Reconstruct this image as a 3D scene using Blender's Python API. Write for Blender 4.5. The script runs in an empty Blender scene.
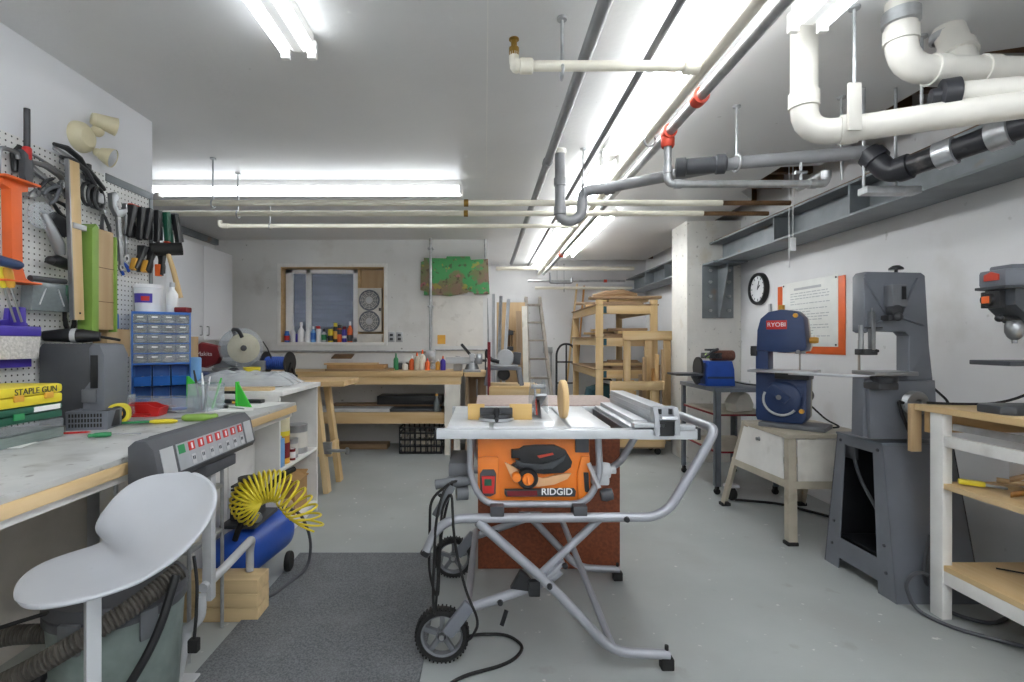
import bpy, bmesh, math, random
from mathutils import Vector, Matrix, Euler
random.seed(7)
PI = math.pi
C = bpy.context.scene.collection
SC = bpy.context.scene
# ------------------------------------------------------------------ camera, world, exposure
F, CX, CY, H = 500.0, 485.0, 341.0, 1.28            # focal length in pixels, principal point, eye height
cam = bpy.data.objects.new('camera', bpy.data.cameras.new('camera'))
C.objects.link(cam)
cam.location = (0, 0, H)
cam.rotation_euler = (PI/2, 0, 0)
cam.data.sensor_width = 36
cam.data.lens = F*36/1024
cam.data.shift_x = (512-CX)/1024
cam.data.clip_start = .02
SC.camera = cam
w = bpy.data.worlds.new('sky'); SC.world = w; w.use_nodes = True
w.node_tree.nodes['Background'].inputs[0].default_value = (.70, .79, 1, 1)
w.node_tree.nodes['Background'].inputs[1].default_value = 150.0
SC.view_settings.view_transform = 'Standard'
SC.view_settings.look = 'None'
SC.view_settings.gamma = 1
SC.view_settings.use_curve_mapping = False
SC.view_settings.exposure = 1.1
TUBE = 9.0                                            # brightness of the fluorescent tubes
try:
    SC.cycles.use_denoising = True
    SC.cycles.max_bounces = 10
    SC.cycles.diffuse_bounces = 6
    SC.cycles.transparent_max_bounces = 16
    SC.cycles.sample_clamp_indirect = 6
except Exception: pass

def X_(px, Y): return (px-CX)*Y/F
def Z_(py, Y): return H-(py-CY)*Y/F
def P(px, py, Y): return Vector((X_(px, Y), Y, Z_(py, Y)))

# ------------------------------------------------------------------ materials
def lin(c): return c/12.92 if c <= .04045 else ((c+.055)/1.055)**2.4
def rgb(h):
    if isinstance(h, str):
        h = h.lstrip('#'); h = [int(h[i:i+2], 16)/255 for i in (0, 2, 4)]
    return tuple(lin(c) for c in h)
MATS = {}
def mat(name, col, rough=.5, metal=0, var=.06, scale=8, bump=0, bscale=60, stretch=None, col2=None, emit=0, coat=0, spots=None, detail=5, contrast=None):
    """procedural principled material: base colour varied by noise between two tones, optional bump, optional dirt spots"""
    m = bpy.data.materials.new(name); m.use_nodes = True
    n, l = m.node_tree.nodes, m.node_tree.links
    b = n['Principled BSDF']
    b.inputs['Roughness'].default_value = rough; b.inputs['Metallic'].default_value = metal
    if coat: b.inputs['Coat Weight'].default_value = coat
    c = rgb(col); c2 = rgb(col2) if col2 else tuple(x*(1-var*2) for x in c)
    c1 = c if col2 else tuple(min(1, x*(1+var)) for x in c)
    tc = n.new('ShaderNodeTexCoord'); mp = n.new('ShaderNodeMapping')
    l.new(tc.outputs['Object'], mp.inputs[0])
    if stretch: mp.inputs['Scale'].default_value = stretch
    nz = n.new('ShaderNodeTexNoise'); nz.inputs['Scale'].default_value = scale; nz.inputs['Detail'].default_value = detail
    l.new(mp.outputs[0], nz.inputs['Vector'])
    rp = n.new('ShaderNodeValToRGB'); l.new(nz.outputs['Fac'], rp.inputs[0])
    a0, a1 = contrast or (.35, .65)
    rp.color_ramp.elements[0].position = a0; rp.color_ramp.elements[1].position = a1
    rp.color_ramp.elements[0].color = (*c2, 1); rp.color_ramp.elements[1].color = (*c1, 1)
    out = rp.outputs[0]
    if spots:                                          # [(colour, noise scale, low, high, strength)]
        for sc_, (scol, ssc, lo, hi, st) in enumerate(spots):
            nz2 = n.new('ShaderNodeTexNoise'); nz2.inputs['Scale'].default_value = ssc; nz2.inputs['Detail'].default_value = 6
            mp2 = n.new('ShaderNodeMapping'); mp2.inputs['Location'].default_value = (3.1*sc_+1.7, 5.3*sc_, 2.2)
            l.new(tc.outputs['Object'], mp2.inputs[0]); l.new(mp2.outputs[0], nz2.inputs['Vector'])
            r2 = n.new('ShaderNodeMapRange'); l.new(nz2.outputs['Fac'], r2.inputs[0])
            r2.inputs[1].default_value = lo; r2.inputs[2].default_value = hi; r2.inputs[4].default_value = st
            mx = n.new('ShaderNodeMix'); mx.data_type = 'RGBA'
            l.new(r2.outputs[0], mx.inputs[0]); l.new(out, mx.inputs[6]); mx.inputs[7].default_value = (*rgb(scol), 1)
            out = mx.outputs[2]
    l.new(out, b.inputs['Base Color'])
    if emit:
        l.new(out, b.inputs['Emission Color']); b.inputs['Emission Strength'].default_value = emit
    if bump:
        nb = n.new('ShaderNodeTexNoise'); nb.inputs['Scale'].default_value = bscale; nb.inputs['Detail'].default_value = 4
        l.new(mp.outputs[0], nb.inputs['Vector'])
        bp = n.new('ShaderNodeBump'); bp.inputs['Strength'].default_value = bump; bp.inputs['Distance'].default_value = .01
        l.new(nb.outputs['Fac'], bp.inputs['Height']); l.new(bp.outputs[0], b.inputs['Normal'])
    MATS[name] = m
    return m
def clear(name, col, alpha=.25, rough=.1):
    m = bpy.data.materials.new(name); m.use_nodes = True
    n, l = m.node_tree.nodes, m.node_tree.links
    b = n['Principled BSDF']; b.inputs['Base Color'].default_value = (*rgb(col), 1); b.inputs['Roughness'].default_value = rough
    t = n.new('ShaderNodeBsdfTransparent'); t.inputs[0].default_value = (*[.5+.5*x for x in rgb(col)], 1)
    nz = n.new('ShaderNodeTexNoise'); nz.inputs['Scale'].default_value = 9
    r = n.new('ShaderNodeMapRange'); r.inputs[3].default_value = alpha*.8; r.inputs[4].default_value = alpha*1.2
    l.new(nz.outputs['Fac'], r.inputs[0])
    mx = n.new('ShaderNodeMixShader'); l.new(r.outputs[0], mx.inputs[0]); l.new(t.outputs[0], mx.inputs[1]); l.new(b.outputs[0], mx.inputs[2])
    l.new(mx.outputs[0], n['Material Output'].inputs['Surface'])
    MATS[name] = m; return m
def wood(name, a, b, axis, rough=.55, sc=14):
    s = [1, 1, 1]; s['xyz'.index(axis)] = .08
    return mat(name, a, rough, col2=b, scale=sc, stretch=s, detail=8, contrast=(.3, .7), bump=.06, bscale=40)
M = MATS
mat('white_wall', '#e2e2e3', .7, var=.03, scale=1.6, bump=.05, bscale=90, spots=[('#b9b4ac', 2.2, .60, .78, .45), ('#8d8a86', 11, .69, .76, .5)])
mat('clean_wall', '#e3e4e8', .6, var=.02, scale=1.2, bump=.03, bscale=120)
mat('patched_wall', '#dcdcda', .75, var=.025, scale=2.4, bump=.1, bscale=40, spots=[('#b5b1aa', 3.1, .60, .78, .5), ('#7d7a76', 17, .70, .75, .7)])
mat('plaster_patch', '#e2dfd9', .8, var=.04, scale=4, bump=.15, bscale=30, spots=[('#aaa49a', 7, .6, .7, .5)])
mat('ceiling_paint', '#dcdcdc', .34, var=.035, scale=1.1, bump=.12, bscale=35, spots=[('#8f8d8a', 16, .72, .76, .5)])
mat('raw_column', '#dedcd6', .7, var=.04, scale=3, bump=.3, bscale=18, spots=[('#8d8780', 22, .64, .70, .55), ('#b9a98c', 3, .62, .75, .5)])
mat('floor_paint', '#a3a8a7', .42, var=.07, scale=1.1, bump=.05, bscale=60,
    spots=[('#9c9d9b', 2.6, .55, .72, .6), ('#d6d6d2', 21, .69, .73, .8), ('#8b8883', 6.5, .68, .74, .4)])
mat('carpet_mat', '#74777a', .95, var=.2, scale=140, bump=.6, bscale=260, spots=[('#8c8e8f', 5, .5, .75, .35)])
mat('peg_white', '#e2e2e0', .5, var=.02)
mat('hole_dark', '#2c2b2b', .8)
mat('white_paint', '#e6e5e2', .45, var=.03, spots=[('#b5afa5', 6, .62, .76, .5)])
mat('off_white', '#d9d5cc', .5, var=.05, spots=[('#a39b8c', 5, .6, .75, .5)])
mat('taupe', '#d2cdc6', .7, var=.04)
mat('tube_glow', '#f6faff', .4, emit=1)
M['tube_glow'].node_tree.nodes['Principled BSDF'].inputs['Emission Strength'].default_value = TUBE
mat('tube_soft', '#f2f7ff', .4, emit=TUBE*.5); mat('fence_wood', '#d9b878', .55, col2='#c9a15c', scale=9, stretch=(.1, 1, 1))
mat('lamp_housing', '#ecebe8', .4, var=.01)
mat('cream', '#ece7d8', .4, var=.03); mat('ivory', '#d8cfae', .45, var=.05)
mat('pvc_white', '#d6d3cb', .35, var=.04, scale=5, spots=[('#b3ac9e', 8, .66, .76, .4)])
mat('pvc_grey', '#8b8c8f', .4, var=.06); mat('abs_black', '#2d2e33', .35, var=.12, scale=5, spots=[('#807c78', 8, .62, .7, .5)])
mat('red_fit', '#c8452f', .5); mat('brass', '#9a7a3c', .35, .9)
mat('steel', '#9c9ea0', .35, .8, var=.08); mat('galv', '#b5b7b9', .4, .7, var=.08, scale=20)
mat('chrome', '#d3d5d8', .15, 1); mat('dark_metal', '#4a4b4e', .45, .5, var=.1)
mat('beam_grey', '#7d8387', .5, .2, var=.1, scale=4, spots=[('#8a6a48', 5, .64, .74, .5)])
mat('rust_wood', '#7a5a38', .8, col2='#4a3524', scale=6)
mat('black_plastic', '#222326', .4, var=.1); mat('black_rubber', '#191919', .7, var=.15)
mat('grey_plastic', '#6d7075', .5, var=.06); mat('dark_grey_plastic', '#4b4d52', .5, var=.06)
mat('light_grey_plastic', '#b9bbbe', .4, var=.04); mat('shell_grey', '#b7bac0', .3, var=.03, scale=3, spots=[('#9b9ca0', 12, .68, .73, .5)])
mat('alu', '#c3c6ca', .32, .75, var=.05); mat('alu_flat', '#c9ccd0', .4, .35, var=.03)
mat('tube_grey', '#a2a4ab', .35, .35, var=.05)
mat('cast_table', '#cfd1d4', .35, .25, var=.03)
mat('orange_saw', '#ee8226', .4, var=.03, coat=.3); mat('orange', '#e9682b', .45, var=.04)
mat('amber', '#e2a840', .4); mat('red', '#c92a27', .4); mat('dark_red', '#7b1c24', .7, var=.1)
mat('yellow', '#e8d436', .45, var=.03); mat('green', '#2f8a55', .45); mat('dark_green', '#1c5a45', .45)
mat('lime', '#86a94c', .45, var=.04); mat('bright_green', '#4fd24a', .4)
mat('blue', '#2f6fc4', .4, var=.03); mat('deep_blue', '#1d4fb0', .4, var=.05); mat('navy', '#2b3f68', .4, var=.06); mat('light_blue', '#6fa6dc', .45)
mat('purple', '#4a3aa8', .4); mat('white_plastic', '#eeeef0', .35, var=.015); mat('teal_bag', '#24515b', .7, var=.15)
mat('hose_grey', '#56524c', .6, var=.15, scale=30); mat('panel_grey', '#a3a6ab', .4); mat('timber', '#cdb48a', .7, var=.08, scale=20, stretch=(.1, 1, 1))
mat('bristle', '#d5d2cf', .8, var=.1, scale=90, bump=.5, bscale=120)
mat('peach', '#e8b586', .5)
mat('cardboard', '#b08a5c', .8, var=.08); mat('paper', '#edeeea', .7, var=.02); mat('ink', '#3a3d42', .7)
mat('particle', '#8c4a2c', .6, col2='#743a22', scale=60); mat('particle_top', '#b9a59c', .6, var=.06, scale=40)
wood('pine_x', '#dcc298', '#caa871', 'x'); wood('pine_y', '#dcc298', '#caa871', 'y'); wood('pine_z', '#dcc298', '#caa871', 'z')
wood('bench_x', '#d3b78c', '#bd9a68', 'x'); wood('bench_y', '#dcc197', '#c9a874', 'y')
wood('oak_z', '#c08d4c', '#a6743a', 'z'); wood('old_x', '#a68a68', '#80644a', 'x'); wood('old_z', '#a89074', '#7f6750', 'z'); wood('old_y', '#a68a68', '#80644a', 'y')
wood('pale_z', '#e5c793', '#d6b07a', 'z'); wood('tan_z', '#c3a882', '#ab8d66', 'z')
mat('osb_top', '#bfc0bf', .4, var=.10, scale=4, spots=[('#85827c', 7, .54, .70, .6), ('#5f5b55', 30, .64, .72, .6), ('#aa5555', 40, .74, .78, .4)])
mat('tan_metal', '#b5ad9c', .45, var=.06, spots=[('#7f7462', 7, .64, .74, .4)])
mat('gun_grey', '#6c7078', .45, var=.06, scale=4); mat('gun_dark', '#3f4247', .45, var=.08)
mat('stand_grey', '#6b727b', .4, .15, var=.06)
mat('blade_steel', '#a8a49c', .3, .9)
mat('brown_drum', '#7c5346', .9, var=.12, scale=80)
mat('well_steel', '#bfc3c8', .5, .3, var=.08, scale=3)
clear('clear_plastic', '#e6ebef', .22); clear('smoke_plastic', '#9aa4a8', .5); clear('pane', '#c9d0dd', .2, .03)
clear('bin_translucent', '#8b9894', .78, .35)
clear('bag_film', '#dfe4e8', .55, .2)

# ------------------------------------------------------------------ mesh toolkit
OFF = {}
def fil(pts, r, n=5):
    """round the corners of a polyline"""
    pts = [Vector(p) for p in pts]; out = [pts[0]]
    for a, b, c in zip(pts, pts[1:], pts[2:]):
        u, v = (a-b), (c-b); d = min(r, u.length*.48, v.length*.48)
        if u.length < 1e-6 or v.length < 1e-6: continue
        p0, p1 = b+u.normalized()*d, b+v.normalized()*d
        for i in range(n+1):
            t = i/n; out.append(p0*(1-t)**2+b*2*t*(1-t)+p1*t*t)
    out.append(pts[-1]); return out
def rrect(w, h, r, n=4, cx=0, cy=0):
    out = []
    for sx, sy, a0 in ((1, 1, 0), (-1, 1, PI/2), (-1, -1, PI), (1, -1, 1.5*PI)):
        for i in range(n+1):
            a = a0+PI/2*i/n
            out.append((cx+sx*(w/2-r)+r*math.cos(a), cy+sy*(h/2-r)+r*math.sin(a)))
    return out
def ell(rx, ry, n=24, cx=0, cy=0, a0=0, a1=2*PI):
    full = abs(a1-a0-2*PI) < 1e-6
    return [(cx+rx*math.cos(a0+(a1-a0)*i/(n if full else n-1)), cy+ry*math.sin(a0+(a1-a0)*i/(n if full else n-1))) for i in range(n)]
class MB:
    """collects shapes; build() links them as ONE mesh object. w=1: coordinates are world ones"""
    def __init__(s, w=0): s.bm = bmesh.new(); s.w = w
    def _x(s, geom, mtx):
        bmesh.ops.transform(s.bm, matrix=mtx, verts=geom); return s
    def ob(s, c, size, rot=(0, 0, 0), bev=0):
        v = bmesh.ops.create_cube(s.bm, size=1)['verts']
        bmesh.ops.transform(s.bm, matrix=Matrix.Diagonal((*size, 1)), verts=v)
        if bev:
            e = list({e for q in v for e in q.link_edges})
            r = bmesh.ops.bevel(s.bm, geom=e, offset=min(bev, min(size)*.45), segments=2, profile=.6, affect='EDGES')
            v = list({q for f in r['faces'] for q in f.verts} | {q for q in v if q.is_valid})
        R = rot if isinstance(rot, Matrix) else Euler(rot).to_matrix()
        return s._x(v, Matrix.Translation(Vector(c)) @ R.to_4x4())
    def bx(s, x0, x1, y0, y1, z0, z1, bev=0):
        return s.ob(((x0+x1)/2, (y0+y1)/2, (z0+z1)/2), (abs(x1-x0), abs(y1-y0), abs(z1-z0)), bev=bev)
    def bar(s, p0, p1, w, t, up=(0, 0, 1), bev=0):
        """rectangular bar from p0 to p1, w across, t along the up direction"""
        p0, p1 = Vector(p0), Vector(p1); d = p1-p0; u = Vector(up)
        x = d.normalized(); y = u.cross(x)
        if y.length < 1e-4: y = Vector((0, 1, 0)).cross(x)
        if y.length < 1e-4: y = Vector((1, 0, 0)).cross(x)
        y.normalize(); z = x.cross(y)
        return s.ob((p0+p1)/2, (d.length, w, t), Matrix((x, y, z)).transposed(), bev)
    def tube(s, pts, r, n=10, closed=False, cap=True):
        pts = [Vector(p) for p in pts]; N = len(pts)
        rs = r if isinstance(r, (list, tuple)) else [r]*N
        rings = []; nrm = None
        for i, p in enumerate(pts):
            a = pts[(i-1) % N] if (i or closed) else p; b = pts[(i+1) % N] if (i < N-1 or closed) else p
            t = (b-a).normalized()
            if nrm is None:
                nrm = t.orthogonal().normalized()
            nrm = (nrm-t*nrm.dot(t))
            if nrm.length < 1e-5: nrm = t.orthogonal()
            nrm.normalize(); bi = t.cross(nrm)
            rings.append([s.bm.verts.new(p+(nrm*math.cos(2*PI*k/n)+bi*math.sin(2*PI*k/n))*rs[i]) for k in range(n)])
        rr = rings+[rings[0]] if closed else rings
        for A, B in zip(rr, rr[1:]):
            for k in range(n): s.bm.faces.new((A[k], A[(k+1) % n], B[(k+1) % n], B[k]))
        if cap and not closed:
            s.bm.faces.new(rings[0][::-1]); s.bm.faces.new(rings[-1])
        return s
    def cyl(s, p0, p1, r, r2=None, n=16): return s.tube([p0, p1], [r, r if r2 is None else r2], n)
    def lathe(s, prof, c=(0, 0, 0), axis=(0, 0, 1), n=20, a0=0, a1=2*PI):
        """profile [(radius, height)] turned about the axis through c"""
        ax = Vector(axis).normalized(); q = Vector((0, 0, 1)).rotation_difference(ax).to_matrix(); c = Vector(c)
        full = abs(a1-a0-2*PI) < 1e-6; m = n if full else n+1; rings = []
        for r, h in prof:
            if r < 1e-6: rings.append([s.bm.verts.new(c+q @ Vector((0, 0, h)))]); continue
            rings.append([s.bm.verts.new(c+q @ Vector((r*math.cos(a0+(a1-a0)*k/n), r*math.sin(a0+(a1-a0)*k/n), h))) for k in range(m)])
        for A, B in zip(rings, rings[1:]):
            for k in range(n if full else n):
                k2 = (k+1) % m if full else k+1
                if len(A) == 1 and len(B) == 1: continue
                if len(A) == 1: f = (A[0], B[k], B[k2])
                elif len(B) == 1: f = (A[k2], A[k], B[0])
                else: f = (A[k], B[k], B[k2], A[k2])
                try: s.bm.faces.new(f[::-1])
                except ValueError: pass
        return s
    def prism(s, poly, plane, a, b, bev=0):
        """polygon in a plane ('xy','xz','yz'), extruded from a to b along the third axis"""
        def v3(p, h):
            return Vector((p[0], p[1], h)) if plane == 'xy' else Vector((p[0], h, p[1])) if plane == 'xz' else Vector((h, p[0], p[1]))
        A = [s.bm.verts.new(v3(p, a)) for p in poly]; B = [s.bm.verts.new(v3(p, b)) for p in poly]
        fs = [s.bm.faces.new(A), s.bm.faces.new(B[::-1])]; N = len(poly)
        for i in range(N): fs.append(s.bm.faces.new((A[i], B[i], B[(i+1) % N], A[(i+1) % N])))
        bmesh.ops.recalc_face_normals(s.bm, faces=fs)
        if bev:
            e = list(set(fs[0].edges) | set(fs[1].edges))
            bmesh.ops.bevel(s.bm, geom=e, offset=bev, segments=2, profile=.6, affect='EDGES')
        return s
    def sph(s, c, r, n=14):
        v = bmesh.ops.create_uvsphere(s.bm, u_segments=n, v_segments=max(6, n//2+1), radius=1)['verts']
        r = r if isinstance(r, (tuple, list)) else (r, r, r)
        return s._x(v, Matrix.Translation(Vector(c)) @ Matrix.Diagonal((*r, 1)))
    def grid(s, rows):
        vs = [[s.bm.verts.new(Vector(p)) for p in r] for r in rows]
        for A, B in zip(vs, vs[1:]):
            for k in range(len(A)-1): s.bm.faces.new((A[k], A[k+1], B[k+1], B[k]))
        return s
    def xf(s, mtx):
        bmesh.ops.transform(s.bm, matrix=mtx, verts=list(s.bm.verts)); return s
    def b(s, name, m, parent=None, loc=None, rot=(0, 0, 0), ang=38, solid=0, sub=0):
        me = bpy.data.meshes.new(name)
        if s.w:
            o0 = Vector(OFF[parent.name]) if parent else Vector(loc or (0, 0, 0))
            bmesh.ops.translate(s.bm, vec=-o0, verts=list(s.bm.verts))
        s.bm.to_mesh(me); s.bm.free()
        me.polygons.foreach_set('use_smooth', [True]*len(me.polygons)); me.set_sharp_from_angle(angle=math.radians(ang))
        me.materials.append(M[m] if isinstance(m, str) else m)
        o = bpy.data.objects.new(name, me); C.objects.link(o)
        if parent: o.parent = parent; OFF[o.name] = OFF[parent.name]
        else:
            o.location = loc or (0, 0, 0); o.rotation_euler = rot; OFF[o.name] = tuple(o.location)
        if solid:
            q = o.modifiers.new('thickness', 'SOLIDIFY'); q.thickness = solid; q.offset = 0
        if sub:
            q = o.modifiers.new('smooth', 'SUBSURF'); q.levels = q.render_levels = sub
        return o
def thing(name, label, cat, loc=(0, 0, 0), rz=0, group=None, rot=None):
    o = bpy.data.objects.new(name, None); C.objects.link(o)
    o.location = loc; o.rotation_euler = rot or (0, 0, rz); o.empty_display_size = .05
    OFF[o.name] = tuple(loc)
    return tag(o, label, cat, group)
def tag(o, label, cat, group=None):
    o['label'] = label; o['category'] = cat
    if group: o['group'] = group
    return o
def struct(o): o['kind'] = 'structure'; return o
def dup(root, loc, label=None, rz=None, group=None, rot=None):
    kids = [(k, list(k.children)) for k in root.children]
    r = root.copy(); C.objects.link(r); r.location = loc; OFF[r.name] = tuple(loc)
    if rz is not None: r.rotation_euler = (0, 0, rz)
    if rot is not None: r.rotation_euler = rot
    if label: r['label'] = label
    if group: r['group'] = group
    for k, gs in kids:
        c = k.copy(); C.objects.link(c); c.parent = r; OFF[c.name] = tuple(loc)
        for g in gs:
            d = g.copy(); C.objects.link(d); d.parent = c
    return r
def recolor(root, pairs):
    """own mesh data with another material for the parts named"""
    for o in [root]+list(root.children):
        st = o.name.split('.')[0]
        if st in pairs and o.data:
            o.data = o.data.copy(); o.data.materials.clear(); o.data.materials.append(M[pairs[st]])
    return root
def text(s, size, loc, rot, m, parent, name='lettering', align='CENTER', ext=.0006, off=0):
    cu = bpy.data.curves.new(name, 'FONT'); cu.body = s; cu.size = size; cu.align_x = align; cu.align_y = 'CENTER'; cu.extrude = ext
    cu.materials.append(M[m])
    q = bpy.data.objects.new(name, cu); C.objects.link(q); q.data.offset = off
    me = bpy.data.meshes.new_from_object(q.evaluated_get(bpy.context.evaluated_depsgraph_get()))
    bpy.data.objects.remove(q); bpy.data.curves.remove(cu); me.name = name
    o = bpy.data.objects.new(name, me); C.objects.link(o); o.parent = parent; o.rotation_euler = rot
    o.location = Vector(loc); OFF[o.name] = OFF[parent.name]
    return o
def wtext(s, size, loc, rot, m, parent, **k): return text(s, size, Vector(loc)-Vector(OFF[parent.name]), rot, m, parent, **k)

# ------------------------------------------------------------------ the room
CE, BK, AK, RX, LX, RL = 2.55, 6.27, 8.40, 2.70, -1.93, -3.39
struct(MB().bx(RL-.1, RX+.1, -2.6, AK+.1, -.1, 0).b('floor', 'floor_paint'))
cpoly = [(RL-.1, -2.6), (RX+.1, -2.6), (RX+.1, 2.0), (2.2, 2.2), (2.2, 3.2), (2.42, 3.3), (2.42, 3.62), (2.16, 3.65), (2.18, 4.25), (2.40, 4.5), (2.42, 5.3),
         (2.5, 5.8), (2.52, 7.84), (1.0, 7.84), (.9, AK+.1), (RL-.1, AK+.1)]
struct(MB().prism(cpoly, 'xy', CE, CE+.1).b('ceiling', 'ceiling_paint'))
j = MB().bx(.8, RX+.1, 1.9, AK+.1, 2.95, 3.0)
struct(j.b('ceiling_pocket', 'rust_wood'))
struct(MB().bx(.7, .8, 1.8, AK+.1, CE+.1, 3.0).bx(.7, RX+.1, 1.8, 1.9, CE+.1, 3.0).b('pocket_light_block', 'rust_wood'))  # unseen boxes added to keep sky light out of the joist pocket
j = MB()
for y in (2.35, 2.75, 3.15, 3.72, 4.1, 4.5, 4.95, 5.4, 5.8, 6.2, 6.6, 7.0, 7.4): j.bx(2.0, 2.69, y, y+.045, 2.66, 2.95)
j.bx(.9, 2.69, 8.0, 8.05, 2.6, 2.95)
struct(j.b('trim_joists', 'rust_wood'))
struct(MB().bx(LX-.1, LX, -2.6, 2.9, 0, CE).b('wall_left', 'clean_wall'))
struct(MB().bx(RL-.1, RL, -2.6, BK+.1, 0, CE).b('wall_recess', 'white_wall'))
WX0, WX1, WZ0, WZ1 = X_(280, BK), X_(385, BK), Z_(343, BK), Z_(266, BK)
wb = MB().bx(RL-.1, WX0, BK, BK+.14, 0, CE).bx(WX1, .03, BK, BK+.14, 0, CE).bx(WX0, WX1, BK, BK+.14, 0, WZ0).bx(WX0, WX1, BK, BK+.14, WZ1, CE)
struct(wb.b('wall_back', 'patched_wall'))
struct(MB().bx(-.07, .03, BK+.14, AK+.1, 0, CE).b('wall_alcove_side', 'white_wall'))
struct(MB().bx(.03, RX+.1, AK, AK+.1, 0, 3.0).b('wall_alcove_back', 'white_wall'))
struct(MB().bx(RX, RX+.1, -2.6, AK, 0, 3.0).b('wall_right', 'white_wall'))
struct(MB().bx(RL-.1, RX+.1, -2.7, -2.6, 0, CE+.1).b('wall_behind', 'white_wall'))
struct(MB().bx(2.13, RX, 5.27, 5.70, 0, CE, .006).b('column', 'raw_column'))
struct(MB().bx(RL, RL+.05, -2.6, BK, CE-.07, CE).b('trim_1', 'beam_grey'))
# steel beam along the right wall, in two lengths
for y0, y1 in ((-1.0, 5.26), (5.71, 8.38)):
    bm_ = MB().bx(2.36, 2.66, y0, y1, 2.09, 2.105).bx(2.36, 2.66, y0, y1, 2.295, 2.31).bx(2.50, 2.515, y0, y1, 2.105, 2.295)
    yy = y0+.4
    for yy in ((1.2, 3.25, 4.1) if y0 < 0 else (6.6, 7.4)):
        bm_.bx(2.37, 2.50, yy, yy+.014, 2.105, 2.295)
    struct(bm_.b('beam', 'beam_grey'))
struct(MB().bx(2.41, 2.63, 2.3, 5.26, 2.311, 2.34, .003).b('trim_packing', 'rust_wood'))
struct(MB().bx(.008, .013, 1.7, 4.02, CE-.0008, CE).b('trim_seam', 'white_paint'))
# white panel behind the back bench, conduit strips on the wall
struct(MB().bx(X_(433, BK), X_(483, BK), BK-.004, BK, Z_(346, BK), Z_(296, BK)).b('trim_panel', 'plaster_patch'))
# window: wood lining, vinyl sashes, panes
wi = struct(MB().bx(WX0-.03, WX0+.012, BK-.014, BK+.0, WZ0-.03, WZ1+.03, .003).bx(WX1-.012, WX1+.03, BK-.014, BK+.0, WZ0-.03, WZ1+.03, .003)
     .bx(WX0, WX1, BK-.014, BK+.0, WZ1-.012, WZ1+.03, .003).bx(WX0, WX1, BK-.014, BK+.0, WZ0-.03, WZ0+.008, .003).b('window_1', 'white_paint'))
OFF[wi.name] = (0, 0, 0)
MB().bx(WX0, WX0+.02, BK-.006, BK+.2, WZ0, WZ1).bx(WX1-.02, WX1, BK-.006, BK+.2, WZ0, WZ1).bx(WX0, WX1, BK-.006, BK+.2, WZ1-.02, WZ1).b('lining', 'bench_x', wi)
MB().bx(WX0+.02, WX1-.02, BK-.01, BK+.2, WZ0-.005, WZ0+.01).b('sill', 'off_white', wi)
yv = BK+.12
sx0, sx1 = X_(291, yv), X_(356, yv); mid = X_(309, yv)
fr = MB()
for a, b_ in ((sx0-.06, sx0+.03), (mid-.035, mid+.03), (sx1-.03, sx1+.03)): fr.bx(a, b_, yv-.02, yv+.05, WZ0+.01, WZ1-.03, .004)
fr.bx(sx0-.06, sx1+.03, yv-.02, yv+.05, WZ1-.08, WZ1-.03, .004).bx(sx0-.06, sx1+.03, yv-.02, yv+.05, WZ0+.01, WZ0+.06, .004)
fr.b('sash', 'white_plastic', wi)
MB().bx(sx0, mid, yv+.01, yv+.016, WZ0+.05, WZ1-.07).b('pane', 'pane', wi)
MB().bx(mid, sx1, yv+.01, yv+.016, WZ0+.05, WZ1-.07).b('pane', 'pane', wi)
# boarded right end of the window with timber edges (the fan hangs in it)
MB().bx(sx1+.03, WX1-.03, yv+.03, yv+.05, WZ0+.01, WZ1-.03).b('infill_board', 'tan_z', wi)
MB().bx(sx1+.03, sx1+.06, yv-.03, yv+.03, WZ0+.01, WZ1-.03).b('edge_strip', 'bench_x', wi)
# corrugated window well outside, open to the sky
well = []
cx_, r0 = (WX0+WX1)/2, .85
for i in range(61):
    z = WZ0-.25+i*.03; r = r0+.018*math.sin(i*1.5)
    well.append([(cx_+r*math.cos(a*PI/24), BK+.16+.62*r/r0*math.sin(a*PI/24), z) for a in range(25)])
struct(MB().grid(well).b('window_well', 'well_steel', solid=.004))
struct(MB().bx(cx_-1, cx_+1, BK+.14, BK+1.0, WZ0-.3, WZ0-.25).b('window_well_ground', 'taupe'))
# floor mat
tag(MB().bx(-1.11, -.245, .6, 3.0, 0, .012, .004).b('floor_mat', 'carpet_mat'), 'dark grey carpet mat lying on the floor left of the table saw', 'mat')
# ------------------------------------------------------------------ ceiling lights
def light(name, label, p, length, axis, glow='tube_glow', group='fluorescent strip lights'):
    """bare two-tube strip: white channel, two sockets at each end, two tubes"""
    t = thing(name, label, 'ceiling light', p, 0 if axis == 'y' else PI/2, group)
    L = length/2
    MB().bx(-.062, .062, -L, L, -.05, 0, .004).prism([(-.05, -.049), (.05, -.049), (.02, -.075), (-.02, -.075)], 'xz', -L, L).b('channel', 'lamp_housing', t)
    for e in (-1, 1):
        for sx in (-.055, .055): MB().bx(sx-.018, sx+.018, e*L-.012, e*L+.012, -.105, -.03, .005).b('socket', 'lamp_housing', t)
    for sx in (-.055, .055):
        MB().cyl((sx, -L+.012, -.075), (sx, L-.012, -.075), .019, n=12).b('tube', glow, t)
    return t
light('strip_light', 'white two-tube strip light above the pegboard, its far end showing two sockets', (-.77, .85, CE), 2.44, 'y', 'tube_soft')
light('strip_light', 'bare two-tube strip light running across the room in front of the back bench', (-1.41, 4.0, CE), 2.44, 'x', 'tube_soft')
for k, (y, lab) in enumerate(((-.5, 'strip light over the table saw row, mounted behind the camera end'), (2.02, 'strip light beside the thin grey conduit, nearest of its row in view'),
                              (4.52, 'strip light in the row along the thin grey conduit, middle of the room'), (6.9, 'strip light deepest in the row along the thin grey conduit'))):
    light('strip_light', lab, (.83, y, CE), 2.4, 'y')
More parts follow.
